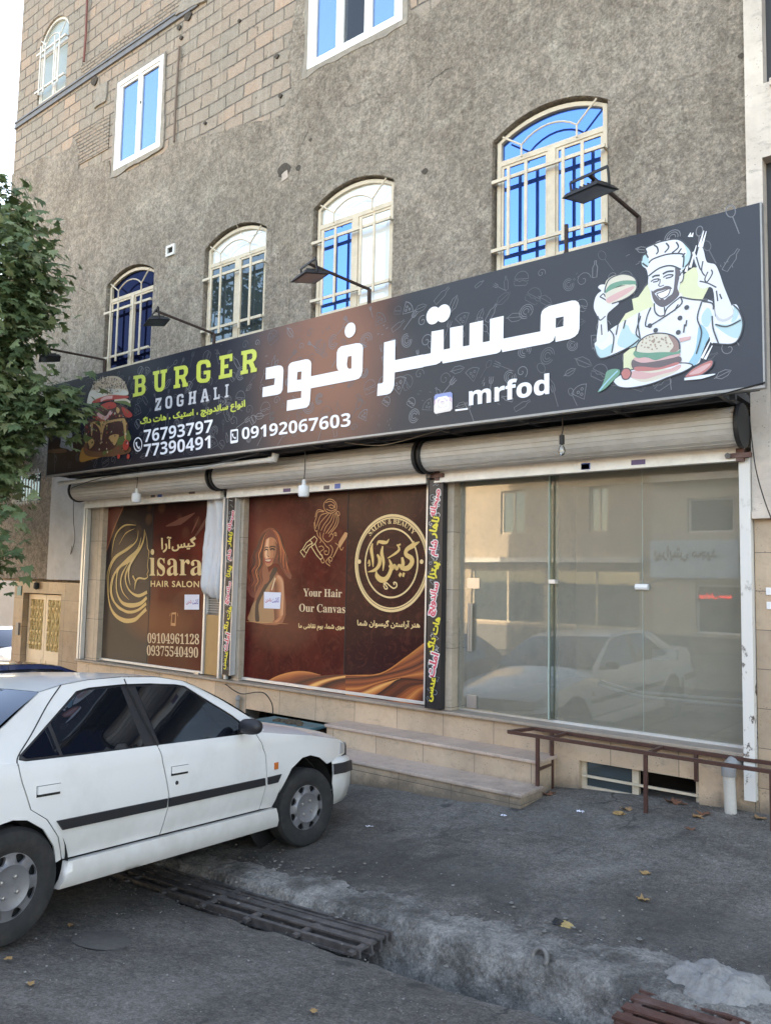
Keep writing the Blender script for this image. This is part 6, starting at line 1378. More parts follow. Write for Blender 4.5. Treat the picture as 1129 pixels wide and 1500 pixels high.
for px, py, s_, k, lab in ((905, 1194, .13, 2, 'curled yellow leaf left of the middle railing post'), (915, 1187, .12, 0, 'tan leaf close to the middle railing post'), (1030, 1194, .14, 1, 'brown leaf lying left of the waste pipe'), (1022, 1199, .10, 0, 'small tan leaf left of the waste pipe'), (1113, 1200, .13, 0, 'tan leaf near the right edge by the wall'), (1013, 1217, .10, 1, 'brown leaf below the waste pipe on open pavement'),
    (945, 1282, .09, 2, 'small yellow leaf on bare asphalt, the upper of two'), (943, 1320, .10, 2, 'small yellow leaf on bare asphalt, the lower of two'), (800, 1166, .12, 1, 'brown leaf beside the railing foot at the steps'), (808, 1163, .09, 1, 'dark leaf tucked between the two railing feet'), (985, 1178, .16, 1, 'brown leaf in the corner of the basement window'), (1000, 1179, .12, 1, 'brown leaf at the right end of the basement window sill'),
    (12, 1408, .05, 2, 'pale leaf scrap on the road below the rear wheel'), (46, 1444, .05, 2, 'yellow leaf scrap on the road near the left edge'), (459, 1484, .05, 2, 'yellow leaf scrap at the bottom edge of the road'), (104, 1358, .05, 0, 'thin pale twig leaf on the road beside the rear wheel')): fallen(px, py, s_, k, lab)
M_bit = mat('pale_grit', (.30, .285, .265), .8)
m = MB(); rb = random.Random(21)
for i in range(300):
    px, py = rb.uniform(0, 1129), rb.uniform(1180, 1498)
    if px < 520 and py < 1320: continue
    p = gp(px, py); r = rb.choice((.002, .003, .003, .004, .007)); m.lathe([(.001, r*.7), (r, r*.3), (r*.8, -.001)], (p.x, p.y, gz(p.x, p.y)+bumpz(p.x, p.y, .015)+.004), (0, 0, 1), 5)
m.build('grit', M_bit, None, kind='stuff')
for q, lab in (((850, 1190), 'pale crumpled paper scrap on the pavement before the railing'), ((541, 1212), 'tiny white scrap on the pavement beside the front wheel'), ((737, 1196), 'white smear of torn paper near the lower step')):
    p = gp(*q); P = [[(p.x+.024*u+.008*v, p.y+.016*v+.008*math.sin(3*u), p.z+.010+.016*fb(u*2, v*2, 1.6, q[0])) for u in np.linspace(-1, 1, 6)] for v in np.linspace(-1, 1, 5)]
    MB().grid(P).build('paper_scrap', Pp, None, org=p, label=lab, cat='litter', group='paper scraps on the pavement')

# odds and ends on the floor of the empty shop
def fl(px, py, z):
    d = ray(px, py); t_ = (z-EYE.z)/d.z; return EYE+d*t_
for k_, (lab, pts) in enumerate((('white plastic conduit lying along the floor inside the empty shop, the upper of two', ((880, 997), (930, 1012), (990, 1018), (1100, 1027))), ('white plastic conduit lying along the floor inside the empty shop, the lower of two', ((876, 1003), (930, 1018), (990, 1025), (1100, 1036))))):
    q_ = [fl(a, b_, .61) for a, b_ in pts]
    q_ = smooth_line([tuple(p_) for p_ in q_], False, 6); q_ = [p_ for p_ in q_ if p_[0] < -2.0 and p_[1] < 11.1]
    MB().tube(q_, .018, 8).build('conduit', M_pvc, None, smooth=True, org=q_[0], label=lab, cat='pipe', group='conduits on the shop floor')
# ------------------------------------------------------------------ parked saloon cars
M_carwhite = mat('white_car_paint', (.74, .74, .74), .28, coat=.7, spec=.5, dirt=(.50, .49, .47), dscale=1.7, damt=.35)
M_trim = mat('black_car_trim', (.018, .018, .022), .5); M_tglass = pane_mat('tinted_car_glass', (.75, .85, 1.0), (.006, .007, .010), .05, .01)
M_tyre = mat('tyre_rubber', (.018, .018, .019), .8, vary=.3, vscale=20, dirt=(.06, .055, .05), damt=.5, dscale=9)
M_hub = mat('grey_hubcap', (.20, .20, .215), .4, .35, vary=.12, vscale=14, dirt=(.10, .095, .09), damt=.6, dscale=8)
M_gap = mat('panel_gap', (.01, .01, .011), .8); M_lampc = mat('lamp_cover', (.45, .46, .48), .1, .2); M_amber = mat('amber_lamp', (.55, .14, .03), .25); M_redl = mat('red_lamp', (.40, .02, .02), .25); M_chrome = mat('bolt_metal', (.42, .42, .42), .3, .8)
def splash(m):                              # road dust thrown up over the sills
    nt = m.node_tree; N = nt.nodes; b = N['Principled BSDF']; src = b.inputs['Base Color'].links[0].from_socket
    tc = N.new('ShaderNodeTexCoord'); sp = N.new('ShaderNodeSeparateXYZ'); nt.links.new(tc.outputs['Object'], sp.inputs[0])
    nz = N.new('ShaderNodeTexNoise'); nz.inputs['Scale'].default_value = 7; nz.inputs['Detail'].default_value = 6; nt.links.new(tc.outputs['Object'], nz.inputs[0])
    ad = N.new('ShaderNodeMath'); ad.operation = 'MULTIPLY_ADD'; ad.inputs[1].default_value = .5; nt.links.new(nz.outputs[0], ad.inputs[0]); nt.links.new(sp.outputs[2], ad.inputs[2])
    mr = N.new('ShaderNodeMapRange'); mr.inputs[1].default_value = .45; mr.inputs[2].default_value = .85; mr.inputs[3].default_value = .55; mr.inputs[4].default_value = 0; nt.links.new(ad.outputs[0], mr.inputs[0])
    mx = N.new('ShaderNodeMix'); mx.data_type = 'RGBA'; nt.links.new(mr.outputs[0], mx.inputs[0]); nt.links.new(src, mx.inputs[6]); mx.inputs[7].default_value = (.42, .395, .35, 1); nt.links.new(mx.outputs[2], b.inputs['Base Color'])
splash(M_carwhite)
def wside(l, z):
    w_ = .845
    if z > .86: w_ -= (z-.86)*.36
    else: w_ -= .10*((z-.68)/.4)**2*(z < .68)*.8 + .012*max(0, (z-.68)/.18)**2
    if l > .05: w_ -= .115*((l-.05)/.62)**2
    if l < -2.8: w_ -= .09*((-2.8-l)/.7)**2
    return w_
def wup(l, z):
    w_ = .815-(z-.945)*.40
    if l > -1.0: w_ -= .05*(l+1.0)**2
    if l < -2.5: w_ -= .03*(-2.5-l)
    return w_
def panel(m, cs, fn, off=0., res=.055, side=1, thick=.012):
    pts = [p for c in cs for p in c]; lo, hi = np.min(pts, 0), np.max(pts, 0); ex = []
    inside = np.array(cs[0])
    for a in np.arange(lo[0]+res/2, hi[0], res):
        for b in np.arange(lo[1]+res/2, hi[1], res): ex.append((a, b))
    V, T = fill(cs, 'eo', ex)
    used = sorted({i for t in T for i in t}); mp = {u: k for k, u in enumerate(used)}
    n = len(used); vs = [(side*(fn(V[i][0], V[i][1])+off), V[i][0], V[i][1]) for i in used]
    F = [tuple(mp[i] for i in t) for t in T]
    if side < 0: F = [f[::-1] for f in F]
    cnt = {}
    for t in F:
        for i in range(3): e = (t[i], t[(i+1) % 3]); cnt.setdefault(tuple(sorted(e)), []).append(e)
    vs += [(x-side*thick, y, z) for x, y, z in vs]
    F += [(e[0][1], e[0][0], e[0][0]+n, e[0][1]+n) for e in cnt.values() if len(e) == 1]
    m.add(vs, F); return m
def dense(pts, st=.04):
    out = []
    for i in range(len(pts)):
        a, b = np.array(pts[i]), np.array(pts[(i+1) % len(pts)]); n = max(1, int(np.linalg.norm(b-a)/st))
        for k in range(n): out.append(tuple(a+(b-a)*k/n))
    return out
def build_car(mw, label, paint):
    root = bpy.data.objects.new('parked_car', None); finish(root, None, label, 'car'); root.matrix_world = mw; ORG[root.name] = Vector((0, 0, 0))
    B_ = lambda m, name, mt, par=root, **k: m.build(name, mt, par, **k)
    r_edge = [(-2.660, .945), (-2.655, .88), (-2.58, .69), (-2.47, .62), (-2.38, .51), (-2.32, .372)]; bgap = [(-1.575, .372), (-1.55, .55), (-1.555, .62), (-1.64, .92), (-1.65, .945)]; fdge = [(-.58, .372), (-.55, .57), (-.575, .78), (-.67, .945)]
    sh = lambda q, d: [(a+d, b) for a, b in q]
    rd = dense(r_edge+sh(bgap, -.005)); fd = dense(sh(bgap, .005)[::-1]+fdge) ; fd = dense(fdge[::-1]+sh(bgap, .005)[::-1]) if False else dense(list(reversed(sh(bgap, .005)))+sh(fdge, -.005))
    arch_f = [(-.43, .365), (-.365, .48), (-.25, .635), (-.11, .705), (.0, .712), (.13, .68), (.25, .615)]
    fender = dense(sh(fdge, .005)[:1]+arch_f+[(.55, .645), (.655, .655), (.66, .735), (.5, .79), (0, .87), (-.4, .917), (-.62, .945)]+list(reversed(sh(fdge, .005)))[:-1])
    arch_r = [(-2.36, .36), (-2.4, .46), (-2.49, .57), (-2.6, .637), (-2.69, .652), (-2.79, .637), (-2.89, .57), (-2.97, .46), (-3.02, .36)]
    quarter = dense(list(reversed(arch_r))+sh(list(reversed(r_edge)), -.008)+[(-3.0, .965), (-3.44, .965), (-3.51, .9), (-3.52, .62), (-3.10, .62), (-3.02, .55)])
    strips = {'r': [(-2.412, .602), (-1.572, .602), (-1.572, .545), (-2.365, .545)], 'f': [(-1.552, .602), (-.585, .606), (-.572, .55), (-1.548, .545)], 'w': [(-.545, .606), (-.385, .61), (-.42, .552), (-.535, .55)]}
    for sd in (1, -1):
        d1 = B_(panel(MB(), [rd], wside, side=sd), 'rear_door', paint, smooth=True, auto=45); d2 = B_(panel(MB(), [fd], wside, side=sd), 'front_door', paint, smooth=True, auto=45)
        fe = B_(panel(MB(), [fender], wside, side=sd), 'fender', paint, smooth=True, auto=45); q_ = B_(panel(MB(), [quarter], wside, side=sd), 'rear_quarter', paint, smooth=True, auto=45)
        for k, par in (('r', d1), ('f', d2), ('w', fe)): B_(panel(MB(), [dense(strips[k], .08)], wside, .013, .05, sd, .014), 'rubbing_strip', M_trim, par)
        for (a, b), par in (((-2.55, .765), d1), ((-1.54, .755), d2)):
            hd = dense([(a, b), (a+.15, b), (a+.15, b+.042), (a, b+.042)], .05)
            B_(panel(MB(), [hd], wside, .016, .05, sd, .018), 'door_handle', paint, par); B_(panel(MB(), [dense([(a-.003, b-.016), (a+.150, b-.016), (a+.153, b+.044), (a-.003, b+.044)], .05)], wside, .002, .05, sd, .004), 'handle_shade', M_gap, par)  # black patch stands for the shade in the scoop under the handle
        B_(MB().lathe([(.001, .006), (.012, .005), (.014, 0)], (sd*wside(-1.49, .69), -1.49, .69), (sd, 0, 0), 10), 'door_lock', M_trim, d2)
        B_(panel(MB(), [dense([(-.47, .655), (-.43, .655), (-.43, .705), (-.47, .705)], .05)], wside, .010, .05, sd, .012), 'side_repeater', M_amber, fe)
        B_(panel(MB(), [dense([(.50, .665), (.645, .66), (.65, .73), (.52, .765)], .05)], wside, .006, .05, sd, .012), 'corner_lamp', M_lampc, fe)
        wr = lambda l, z: .842+.016*math.sin(max(0, min(1, (z-.2)/.17))*math.pi)-.25*max(0, .27-z)
        B_(panel(MB(), [dense([(-2.36, .22), (-.405, .225), (-.43, .362), (-2.315, .362)])], wr, side=sd, thick=.05), 'rocker_panel', paint, smooth=True, auto=50)
        # glasshouse
        O = [(-.55, .95), (-.62, 1.025), (-.95, 1.20), (-1.16, 1.30), (-1.29, 1.345), (-1.52, 1.378), (-1.83, 1.386), (-2.10, 1.375), (-2.30, 1.35), (-2.46, 1.315), (-2.70, 1.15), (-2.96, .985), (-2.98, .948)]
        D = [(-.70, .965), (-.87, 1.085), (-1.09, 1.205), (-1.28, 1.312), (-1.36, 1.325), (-1.60, 1.34), (-1.83, 1.342), (-2.10, 1.330), (-2.20, 1.312), (-2.42, 1.15), (-2.645, .985), (-2.655, .96), (-2.61, .948), (-2.1, .944), (-1.73, .935), (-.86, .925)]
        O2 = dense(O+[(-2.6, .937), (-1.65, .93), (-.75, .93)]); D = dense(D, .05)
        B_(panel(MB(), [O2, D[::-1]], wup, side=sd, res=.07), 'window_frame', paint, smooth=True, auto=45)
        bl = B_(panel(MB(), [D], wup, -.010, .08, sd, .01), 'pillar_trim', M_trim, smooth=True)
        B_(panel(MB(), [dense([(-.735, .968), (-.885, 1.08), (-1.10, 1.195), (-1.285, 1.297), (-1.37, 1.313), (-1.72, 1.322), (-1.62, .947), (-.87, .94)], .06)], wup, -.006, .08, sd, .004), 'front_side_glass', M_tglass, bl, smooth=True, auto=40)
        B_(panel(MB(), [dense([(-1.845, 1.325), (-2.10, 1.315), (-2.185, 1.300), (-2.41, 1.14), (-2.365, .958), (-1.755, .95)], .06)], wup, -.006, .08, sd, .004), 'rear_side_glass', M_tglass, bl, smooth=True, auto=40)
        B_(panel(MB(), [dense([(-2.435, 1.12), (-2.625, .98), (-2.60, .962), (-2.39, .96)], .06)], wup, -.006, .08, sd, .004), 'quarter_glass', M_tglass, bl, smooth=True, auto=40)
        g_ = MB(); q = [(-1.65, .94), (-1.72, 1.12), (-1.80, 1.34), (-1.81, 1.375)]; g_.tube([(sd*(wup(a, b)+.0015), a, b) for a, b in q], .004, 5); B_(g_, 'door_gap', M_gap); g_ = MB()
        q = smooth_line([(-2.30, 1.352), (-2.42, 1.24), (-2.56, 1.08), (-2.655, .98), (-2.668, .93)], False, 4); g_.tube([(sd*(wup(a, b)+.0005), a, b) for a, b in q], .004, 5); B_(g_, 'door_gap', M_gap)
        # mirror
        m = MB(); P = []
        for i in range(9):
            a = -math.pi/2+math.pi*i/8; P.append([(sd*(.93+.095*math.sin(a)), -.86+.055*(abs(math.cos(a))**.5)*math.cos(t), 1.01+.058*(abs(math.cos(a))**.4)*math.sin(t)) for t in np.linspace(0, 2*math.pi, 15)])
        m.grid(P); m.bar((sd*.80, -.83, .965), (sd*.87, -.85, .985), .05, .03); mo = B_(m, 'wing_mirror', M_trim, smooth=True)
        # wheel wells and wheels
        for l0, rr, nm in ((0, .385, 'front'), (-2.67, .37, 'rear')):
            m = MB(); P = [[(sd*w_, l0-.03*(nm == 'front')+rr*math.cos(a), .315+rr*math.sin(a)*1.0) for w_ in (.50, .65, .80, wside(l0, .6)-.012)] for a in np.linspace(-.25, math.pi+.25, 24)]; m.grid(P)
            m.lathe([(.001, 0), (rr, 0)], (sd*.5, l0, .315), (1, 0, 0), 24); B_(m, 'wheel_well', M_gap)
            st = (R(-11) if nm == 'front' else 0); rot = Matrix.Rotation(st, 3, 'Z'); c = Vector((sd*.745, l0, .302))
            T = lambda p: tuple(c+rot @ Vector(p))
            def lat(prof, n=40, cc=(0, 0, 0)):
                mm = MB(); mm.lathe(prof, cc, (sd, 0, 0), n); mm.v = [T(p) for p in mm.v]; return mm
            prof = [(.17, .075), (.198, .088), (.215, .094), (.26, .096), (.287, .088), (.301, .070), (.306, .058), (.303, .052), (.306, .046), (.306, .022), (.302, .018), (.306, .014), (.306, -.014), (.302, -.018), (.306, -.022), (.306, -.046), (.303, -.052), (.306, -.058), (.30, -.075), (.26, -.096), (.17, -.08)]
            wh = B_(lat(prof, 56), 'wheel', M_tyre, smooth=True, auto=35)
            cs = [[(.197*math.cos(a), .197*math.sin(a)) for a in np.linspace(0, 2*math.pi, 65)[:-1]]]
            for k in range(8):
                a0 = 2*math.pi*(k+.5)/8; cs.append([(r_*math.cos(a0+da), r_*math.sin(a0+da)) for r_, da in smooth_line([(.128, -.07), (.128, .07), (.145, .17), (.165, .19), (.172, .0), (.165, -.19), (.145, -.17)], True, 3)])
            ex = [(r_*math.cos(a), r_*math.sin(a)) for r_ in (.03, .06, .09, .115, .183) for a in np.linspace(0, 2*math.pi, 33)[:-1]]
            V, F = fill(cs, 'eo', ex); dome = lambda r_: .086-.012*(r_/.2)**2-.016*max(0, 1-(r_/.075))**1.0+.012*(.10 < r_ < .125)
            m = MB(); vs_ = [(sd*dome(math.hypot(a, b)), a, b) for a, b in V]; n = len(vs_); vs_ += [(x-sd*.016, a, b) for x, a, b in vs_]
            F = F if sd > 0 else [f[::-1] for f in F]; cnt = {}
            for t in F:
                for i in range(3): e = (t[i], t[(i+1) % 3]); cnt.setdefault(tuple(sorted(e)), []).append(e)
            F = F+[(e[0][1], e[0][0], e[0][0]+n, e[0][1]+n) for e in cnt.values() if len(e) == 1]
            m.add([T(p) for p in vs_], F); hb = B_(m, 'hubcap', M_hub, wh, smooth=True, auto=30)
            B_(lat([(.001, .045), (.19, .04)], 24), 'hub_backing', M_gap, wh)  # black backing disc behind the hubcap holes
            mm = MB()
            for k in range(4):
                a = 2*math.pi*(k+.5)/4+.2; mm.lathe([(.001, .016), (.010, .014), (.013, 0)], (sd*.076, .058*math.cos(a), .058*math.sin(a)), (sd, 0, 0), 8)
            mm.v = [T(p) for p in mm.v]; B_(mm, 'wheel_bolts', M_chrome, wh)
    # roof, hood, boot lid, glass
    U = np.linspace(-1, 1, 25)
    O = [(-1.29, 1.345), (-1.40, 1.363), (-1.52, 1.378), (-1.68, 1.384), (-1.83, 1.386), (-2.10, 1.375), (-2.30, 1.35), (-2.46, 1.315)]
    rf = []
    for i, (l, z) in enumerate(O):
        t = i/(len(O)-1); row = []
        for u in U:
            bow = (1-u*u); l2 = l+(.07*(1-t)-.05*t)*bow*(1 if True else 0); row.append((u*wup(l, z), l2, z+.016*(1-abs(u)**2.4)+.004))
        rf.append(row)
    B_(MB().grid(rf[::-1]), 'roof', paint, smooth=True)
    ws = [[(u*((1-t)*.785+t*.664), (1-t)*(-.60+.17*(1-u*u))+t*(-1.29+.07*(1-u*u)), (1-t)*(1.02-.02*(1-u*u))+t*(1.347+.016*(1-abs(u)**2.4)) + .02*math.sin(t*math.pi)) for u in U] for t in np.linspace(0, 1, 9)]
    B_(MB().grid(ws[::-1]), 'windscreen', M_tglass, smooth=True)
    rw = [[(u*((1-t)*.672+t*.79), (1-t)*(-2.46-.05*(1-u*u))+t*(-2.96-.09*(1-u*u)), (1-t)*(1.317+.016*(1-abs(u)**2.4))+t*(.985+.02*(1-u*u)) + .02*math.sin(t*math.pi)) for u in U] for t in np.linspace(0, 1, 9)]
    B_(MB().grid(rw[::-1]), 'rear_window', M_tglass, smooth=True)
    # white frame strip round the rear window edge
    for sd in (1, -1):
        P = [[(sd*((1-t)*.690+t*.805)*k, (1-t)*-2.455+t*-2.95, (1-t)*1.322+t*.990+.012) for k in (1.0, .95)] for t in np.linspace(0, 1, 6)]
    hd = []
    for l in np.linspace(-.63, .66, 22):
        ze = np.interp(l, [-.63, -.4, 0, .5, .66], [.945, .917, .87, .79, .735]); t = (l+.63)/1.29; row = []
        for u in U:
            row.append((u*(wside(l, ze)-.001), l+.20*(1-abs(u)**2.2)*t**2+.16*(1-u*u)*(1-t)**2, ze+(.078-.03*t**4)*(1-abs(u)**3)+.001))
        hd.append(row)
    B_(MB().grid(hd), 'hood', paint, smooth=True)
    bt = [[(u*(wside(l, .96)-.002), l-.10*(1-u*u)*((-2.94-l)/.52)**2-.07*(1-u*u)*(1-((-2.94-l)/.52)), .966+.035*(1-abs(u)**3)) for u in U] for l in np.linspace(-2.94, -3.46, 8)]
    bt.append([(u*(wside(-3.5, .9)-.002), -3.51-.09*(1-u*u), .90) for u in U]); bt.append([(u*(wside(-3.52, .62)-.002), -3.53-.09*(1-u*u), .62) for u in U])
    B_(MB().grid(bt[::-1]), 'boot_lid', paint, smooth=True)
    fp = lambda u, o=0: (u*.745, .665+o+.20*(1-abs(u)**2.2))
    fc = [[(*fp(u), z) for u in U] for z in (.775, .72, .66, .61)]
    fc[0] = [(x, y-.01, .736+.048*(1-abs(u)**3)) for (x, y, z), u in zip(fc[0], U)]
    B_(MB().grid(fc), 'front_fascia', M_trim, smooth=True)
    for sd in (1, -1): B_(MB().grid([[(*fp(sd*u, .008), z) for u in np.linspace(.5, .98, 8)] for z in (.765-.02, .65)]), 'headlight', M_lampc, smooth=True)
    for sd in (1, -1): B_(MB().grid([[(sd*w_, -3.535-.09*(1-(w_/.76)**2), z) for w_ in np.linspace(.42, .745, 8)] for z in (.85, .68)]), 'tail_light', M_redl, smooth=True)
    def bumper(sign, l_a, l_c, bow, name):
        path = []
        for u in np.linspace(-1, 1, 33): path.append((u, .79*(abs(u)**.9)*(1 if u > 0 else -1), l_c+sign*bow*(1-abs(u)**2.4)))
        P0 = [(-wside(l_a, .5)-.004, l_a), (-.82, (l_a*.5+l_c*.5))]+[(x, y) for _, x, y in path]+[(.82, (l_a*.5+l_c*.5)), (wside(l_a, .5)+.004, l_a)]
        prof = [(.645, -.03), (.63, .0), (.60, .012), (.50, .018), (.40, .012), (.30, -.02), (.25, -.06)]
        def off(i, o):
            a = P0[max(i-1, 0)]; b = P0[min(i+1, len(P0)-1)]; d = Vector((b[0]-a[0], b[1]-a[1])).normalized(); n = Vector((-d.y, d.x))*sign; return (P0[i][0]+n.x*o, P0[i][1]+n.y*o)
        o1 = B_(MB().grid([[(*off(i, o), z) for z, o in prof] for i in range(len(P0))]), name, paint, smooth=True)
        B_(MB().grid([[(*off(i, o), z) for z, o in ((.60, .012), (.598, .030), (.515, .034), (.512, .018))] for i in range(len(P0))]), 'bumper_strip', M_trim, o1, smooth=True, auto=40)
    bumper(1, .345, .64, .22, 'front_bumper'); bumper(-1, -3.04, -3.50, .12, 'rear_bumper')
    m = MB(); cs = [(-3.45, .27), (-3.05, .27), (-3.03, .4), (-2.67, .70), (-2.32, .4), (-2.30, .24), (-.46, .24), (-.40, .4), (0, .74), (.36, .5), (.38, .27), (.60, .27), (.60, .70), (-.45, .90), (-3.0, .94), (-3.4, .93)]
    m.prism([cs], -.70, .70); m.v = [(y, x, z) for x, y, z in m.v]; B_(m, 'underbody', M_gap)
    m = MB(); m.box(-.45, .45, -1.6, -1.0, .5, .78)
    B_(m, 'front_seats', M_trim)
    return root
def car_matrix(x, y, z, yaw, pitch, roll=0.):
    F = Vector((math.sin(yaw)*math.cos(pitch), math.cos(yaw)*math.cos(pitch), math.sin(pitch))); Rr = Vector((math.cos(yaw), -math.sin(yaw), 0)); U_ = Rr.cross(F); Rr, U_ = math.cos(roll)*Rr+math.sin(roll)*U_, -math.sin(roll)*Rr+math.cos(roll)*U_
    return Matrix(((Rr.x, F.x, U_.x, x), (Rr.y, F.y, U_.y, y), (Rr.z, F.z, U_.z, z), (0, 0, 0, 1)))
car1 = build_car(car_matrix(-5.50, 4.785, -.259, R(-7.145), R(-3.635), R(3.4)), 'white saloon car parked nose-in over the gutter in front of the shops', M_carwhite)
car1['group'] = 'cars parked nose-in by the shops'
def copy_car(src, mw, label, paint=None):
    c = src.copy(); COL.objects.link(c); c.matrix_world = mw; c['label'] = label
    def rec(a, b):
        for ch in a.children:
            d = ch.copy(); COL.objects.link(d); d.parent = b
            if paint and d.material_slots and d.material_slots[0].material == M_carwhite:
                d.material_slots[0].link = 'OBJECT'; d.material_slots[0].material = paint
            rec(ch, d)
    rec(src, c); return c
M_blue = mat('dark_blue_paint', (.012, .022, .075), .25, coat=.8)
copy_car(car1, car_matrix(-8.0, 5.45, -.345, R(-2), R(-1.0), R(3)), 'dark blue car parked beyond the white one, only its roof showing', M_blue)
copy_car(car1, car_matrix(-18.4, 9.9, -.80, R(92), R(0)), 'white car far off at the left edge beside the entrance gate')
# ------------------------------------------------------------------ plane tree at the left edge
g = NG('plane_leaf'); oi = g.N.new('ShaderNodeNewGeometry')
col = g.ramp(oi.outputs['Random Per Island'], [(0, (.068, .112, .050)), (.45, (.112, .170, .072)), (.8, (.16, .215, .095)), (1, (.23, .265, .135))])
M_leaf = g.out(col, .55); g.b.inputs['Transmission Weight'].default_value = 0
tl = g.N.new('ShaderNodeBsdfTranslucent'); g.link(col, tl.inputs[0]); mx = g.N.new('ShaderNodeMixShader'); mx.inputs[0].default_value = .3
out_ = g.N['Material Output']; g.link(g.b.outputs[0], mx.inputs[1]); g.link(tl.outputs[0], mx.inputs[2]); g.link(mx.outputs[0], out_.inputs[0])
M_bark = mat('plane_bark', (.16, .14, .11), .9, vary=.4, vscale=9, bump=.7, bscale=14, bdist=.02)
TX, TY = -13.1, 5.0
t = thing('plane_tree', (TX, TY, gz(TX, TY)), 'leafy green plane tree at the left edge, a spray hanging over the sign', 'tree')
rt = random.Random(5); tz = gz(TX, TY); m = MB()
m.tube([(TX, TY, tz-.1), (TX+.03, TY, tz+1.2), (TX-.02, TY+.05, tz+2.6), (TX+.1, TY, tz+3.6)], [.19, .15, .13, .10], 12)
twigs = []
def limb(a, b, r):
    a, b = Vector(a), Vector(b); pts = [a+(b-a)*k/6+Vector((rt.uniform(-.1, .1), rt.uniform(-.1, .1), .25*math.sin(k/6*math.pi)))*(0 if k in (0,) else 1) for k in range(7)]
    m.tube(pts, [r*(1-k/7.5) for k in range(7)], 7); twigs.append(pts)
ends = []
def tgt(px, py, Y): return at(px, py, Y)
SPR = [(8, 285, 5.0), (0, 320, 5.3), (30, 325, 5.1), (52, 345, 5.3), (62, 385, 5.2), (66, 420, 5.3), (62, 455, 5.2), (30, 370, 4.8), (10, 400, 4.6), (40, 410, 4.9), (45, 480, 4.9), (10, 450, 4.6), (30, 440, 4.8), (28, 510, 5.0), (5, 520, 4.8), (30, 570, 4.9), (5, 575, 4.8), (45, 590, 5.3), (78, 592, 5.5), (100, 590, 5.6), (50, 612, 5.3), (20, 620, 4.8), (12, 655, 4.8), (-5, 690, 4.7), (8, 715, 4.9), (-10, 760, 4.5), (2, 800, 4.5), (-8, 825, 4.5), (-25, 400, 4.5), (-25, 500, 4.4), (-30, 650, 4.5), (-35, 300, 5), (-5, 350, 4.6), (25, 470, 5.5), (45, 440, 5.6), (10, 545, 5.5), (-10, 600, 4.6)]
for px, py, Y in SPR:
    px -= 10 if py < 560 else (0 if py < 615 else 14)
    e = tgt(px, py, Y); b0 = Vector((TX+rt.uniform(-.1, .15), TY, tz+rt.uniform(2.0, 3.6))); limb(b0, e, .045); ends.append((e, 1.0))
for _ in range(60):                          # the rest of the crown, outside the frame to the left
    a, el, r = rt.uniform(0, 6.28), rt.uniform(-.6, 1.3), rt.uniform(.5, 1)
    e = Vector((TX-.9+2.2*r*math.cos(a)*math.cos(el), TY-.3+2.1*r*math.sin(a)*math.cos(el), tz+4.6+2.3*r*math.sin(el)))
    if e.x > TX+1.0: continue
    limb((TX, TY, tz+rt.uniform(2.4, 3.5)), e, .035); ends.append((e, 1.25))
m.build('trunk', M_bark, t, smooth=True)
LV = np.array([(0, 0), (.20, .02), (.50, -.12), (.42, .08), (.56, .30), (.34, .28), (.36, .62), (.17, .48), (0, .95), (-.17, .48), (-.36, .62), (-.34, .28), (-.56, .30), (-.42, .08), (-.50, -.12), (-.20, .02)])
LV = np.vstack([LV, [[0, .3]]]); nl = len(LV)
vs_, fs_ = [], []; rn = np.random.RandomState(4)
def leaf(p, s_, yaw, droop, roll):
    d = np.array((math.cos(yaw)*math.cos(droop), math.sin(yaw)*math.cos(droop), -math.sin(droop))); sd_ = np.cross(d, (0, 0, 1.)); sd_ /= np.linalg.norm(sd_)+1e-9; up = np.cross(sd_, d)
    sd2 = sd_*math.cos(roll)+up*math.sin(roll); up2 = np.cross(sd2, d)
    k = len(vs_)*0+sum_n[0]; q = p+s_*(LV[:, 0:1]*sd2+LV[:, 1:2]*d)+s_*up2*(-.35*LV[:, 0:1]**2-.22*(LV[:, 1:2]-.3)**2)
    vs_.append(q); sum_n[0] += nl
    for i in range(nl-1): fs_.append((k+nl-1, k+i, k+(i+1) % (nl-1)))
sum_n = [0]
for e, sc in ends:
    n = int((125 if e.z > 3.2 else 70)*sc)
    for i in range(n):
        off = rn.normal(0, 1, 3)*np.array((.17, .20, .17))*sc; p = np.array(e)+off
        out_d = math.atan2(p[1]-TY, p[0]-TX)
        leaf(p, rn.uniform(.09, .19), out_d+rn.normal(0, .8), rn.uniform(.1, 1.1), rn.normal(0, .45))
for pts in twigs:                            # leaves along the outer half of each limb
    for k in range(3, 6):
        for i in range(4):
            p = np.array(pts[k])+rn.normal(0, .14, 3); leaf(p, rn.uniform(.10, .17), math.atan2(p[1]-TY, p[0]-TX)+rn.normal(0, 1), rn.uniform(0, 1.1), rn.normal(0, .5))
me = bpy.data.meshes.new('crown'); V = np.vstack(vs_)-np.array((TX, TY, tz)); me.from_pydata(V.tolist(), [], fs_); me.materials.append(M_leaf); me.update()
finish(bpy.data.objects.new('crown', me), t)
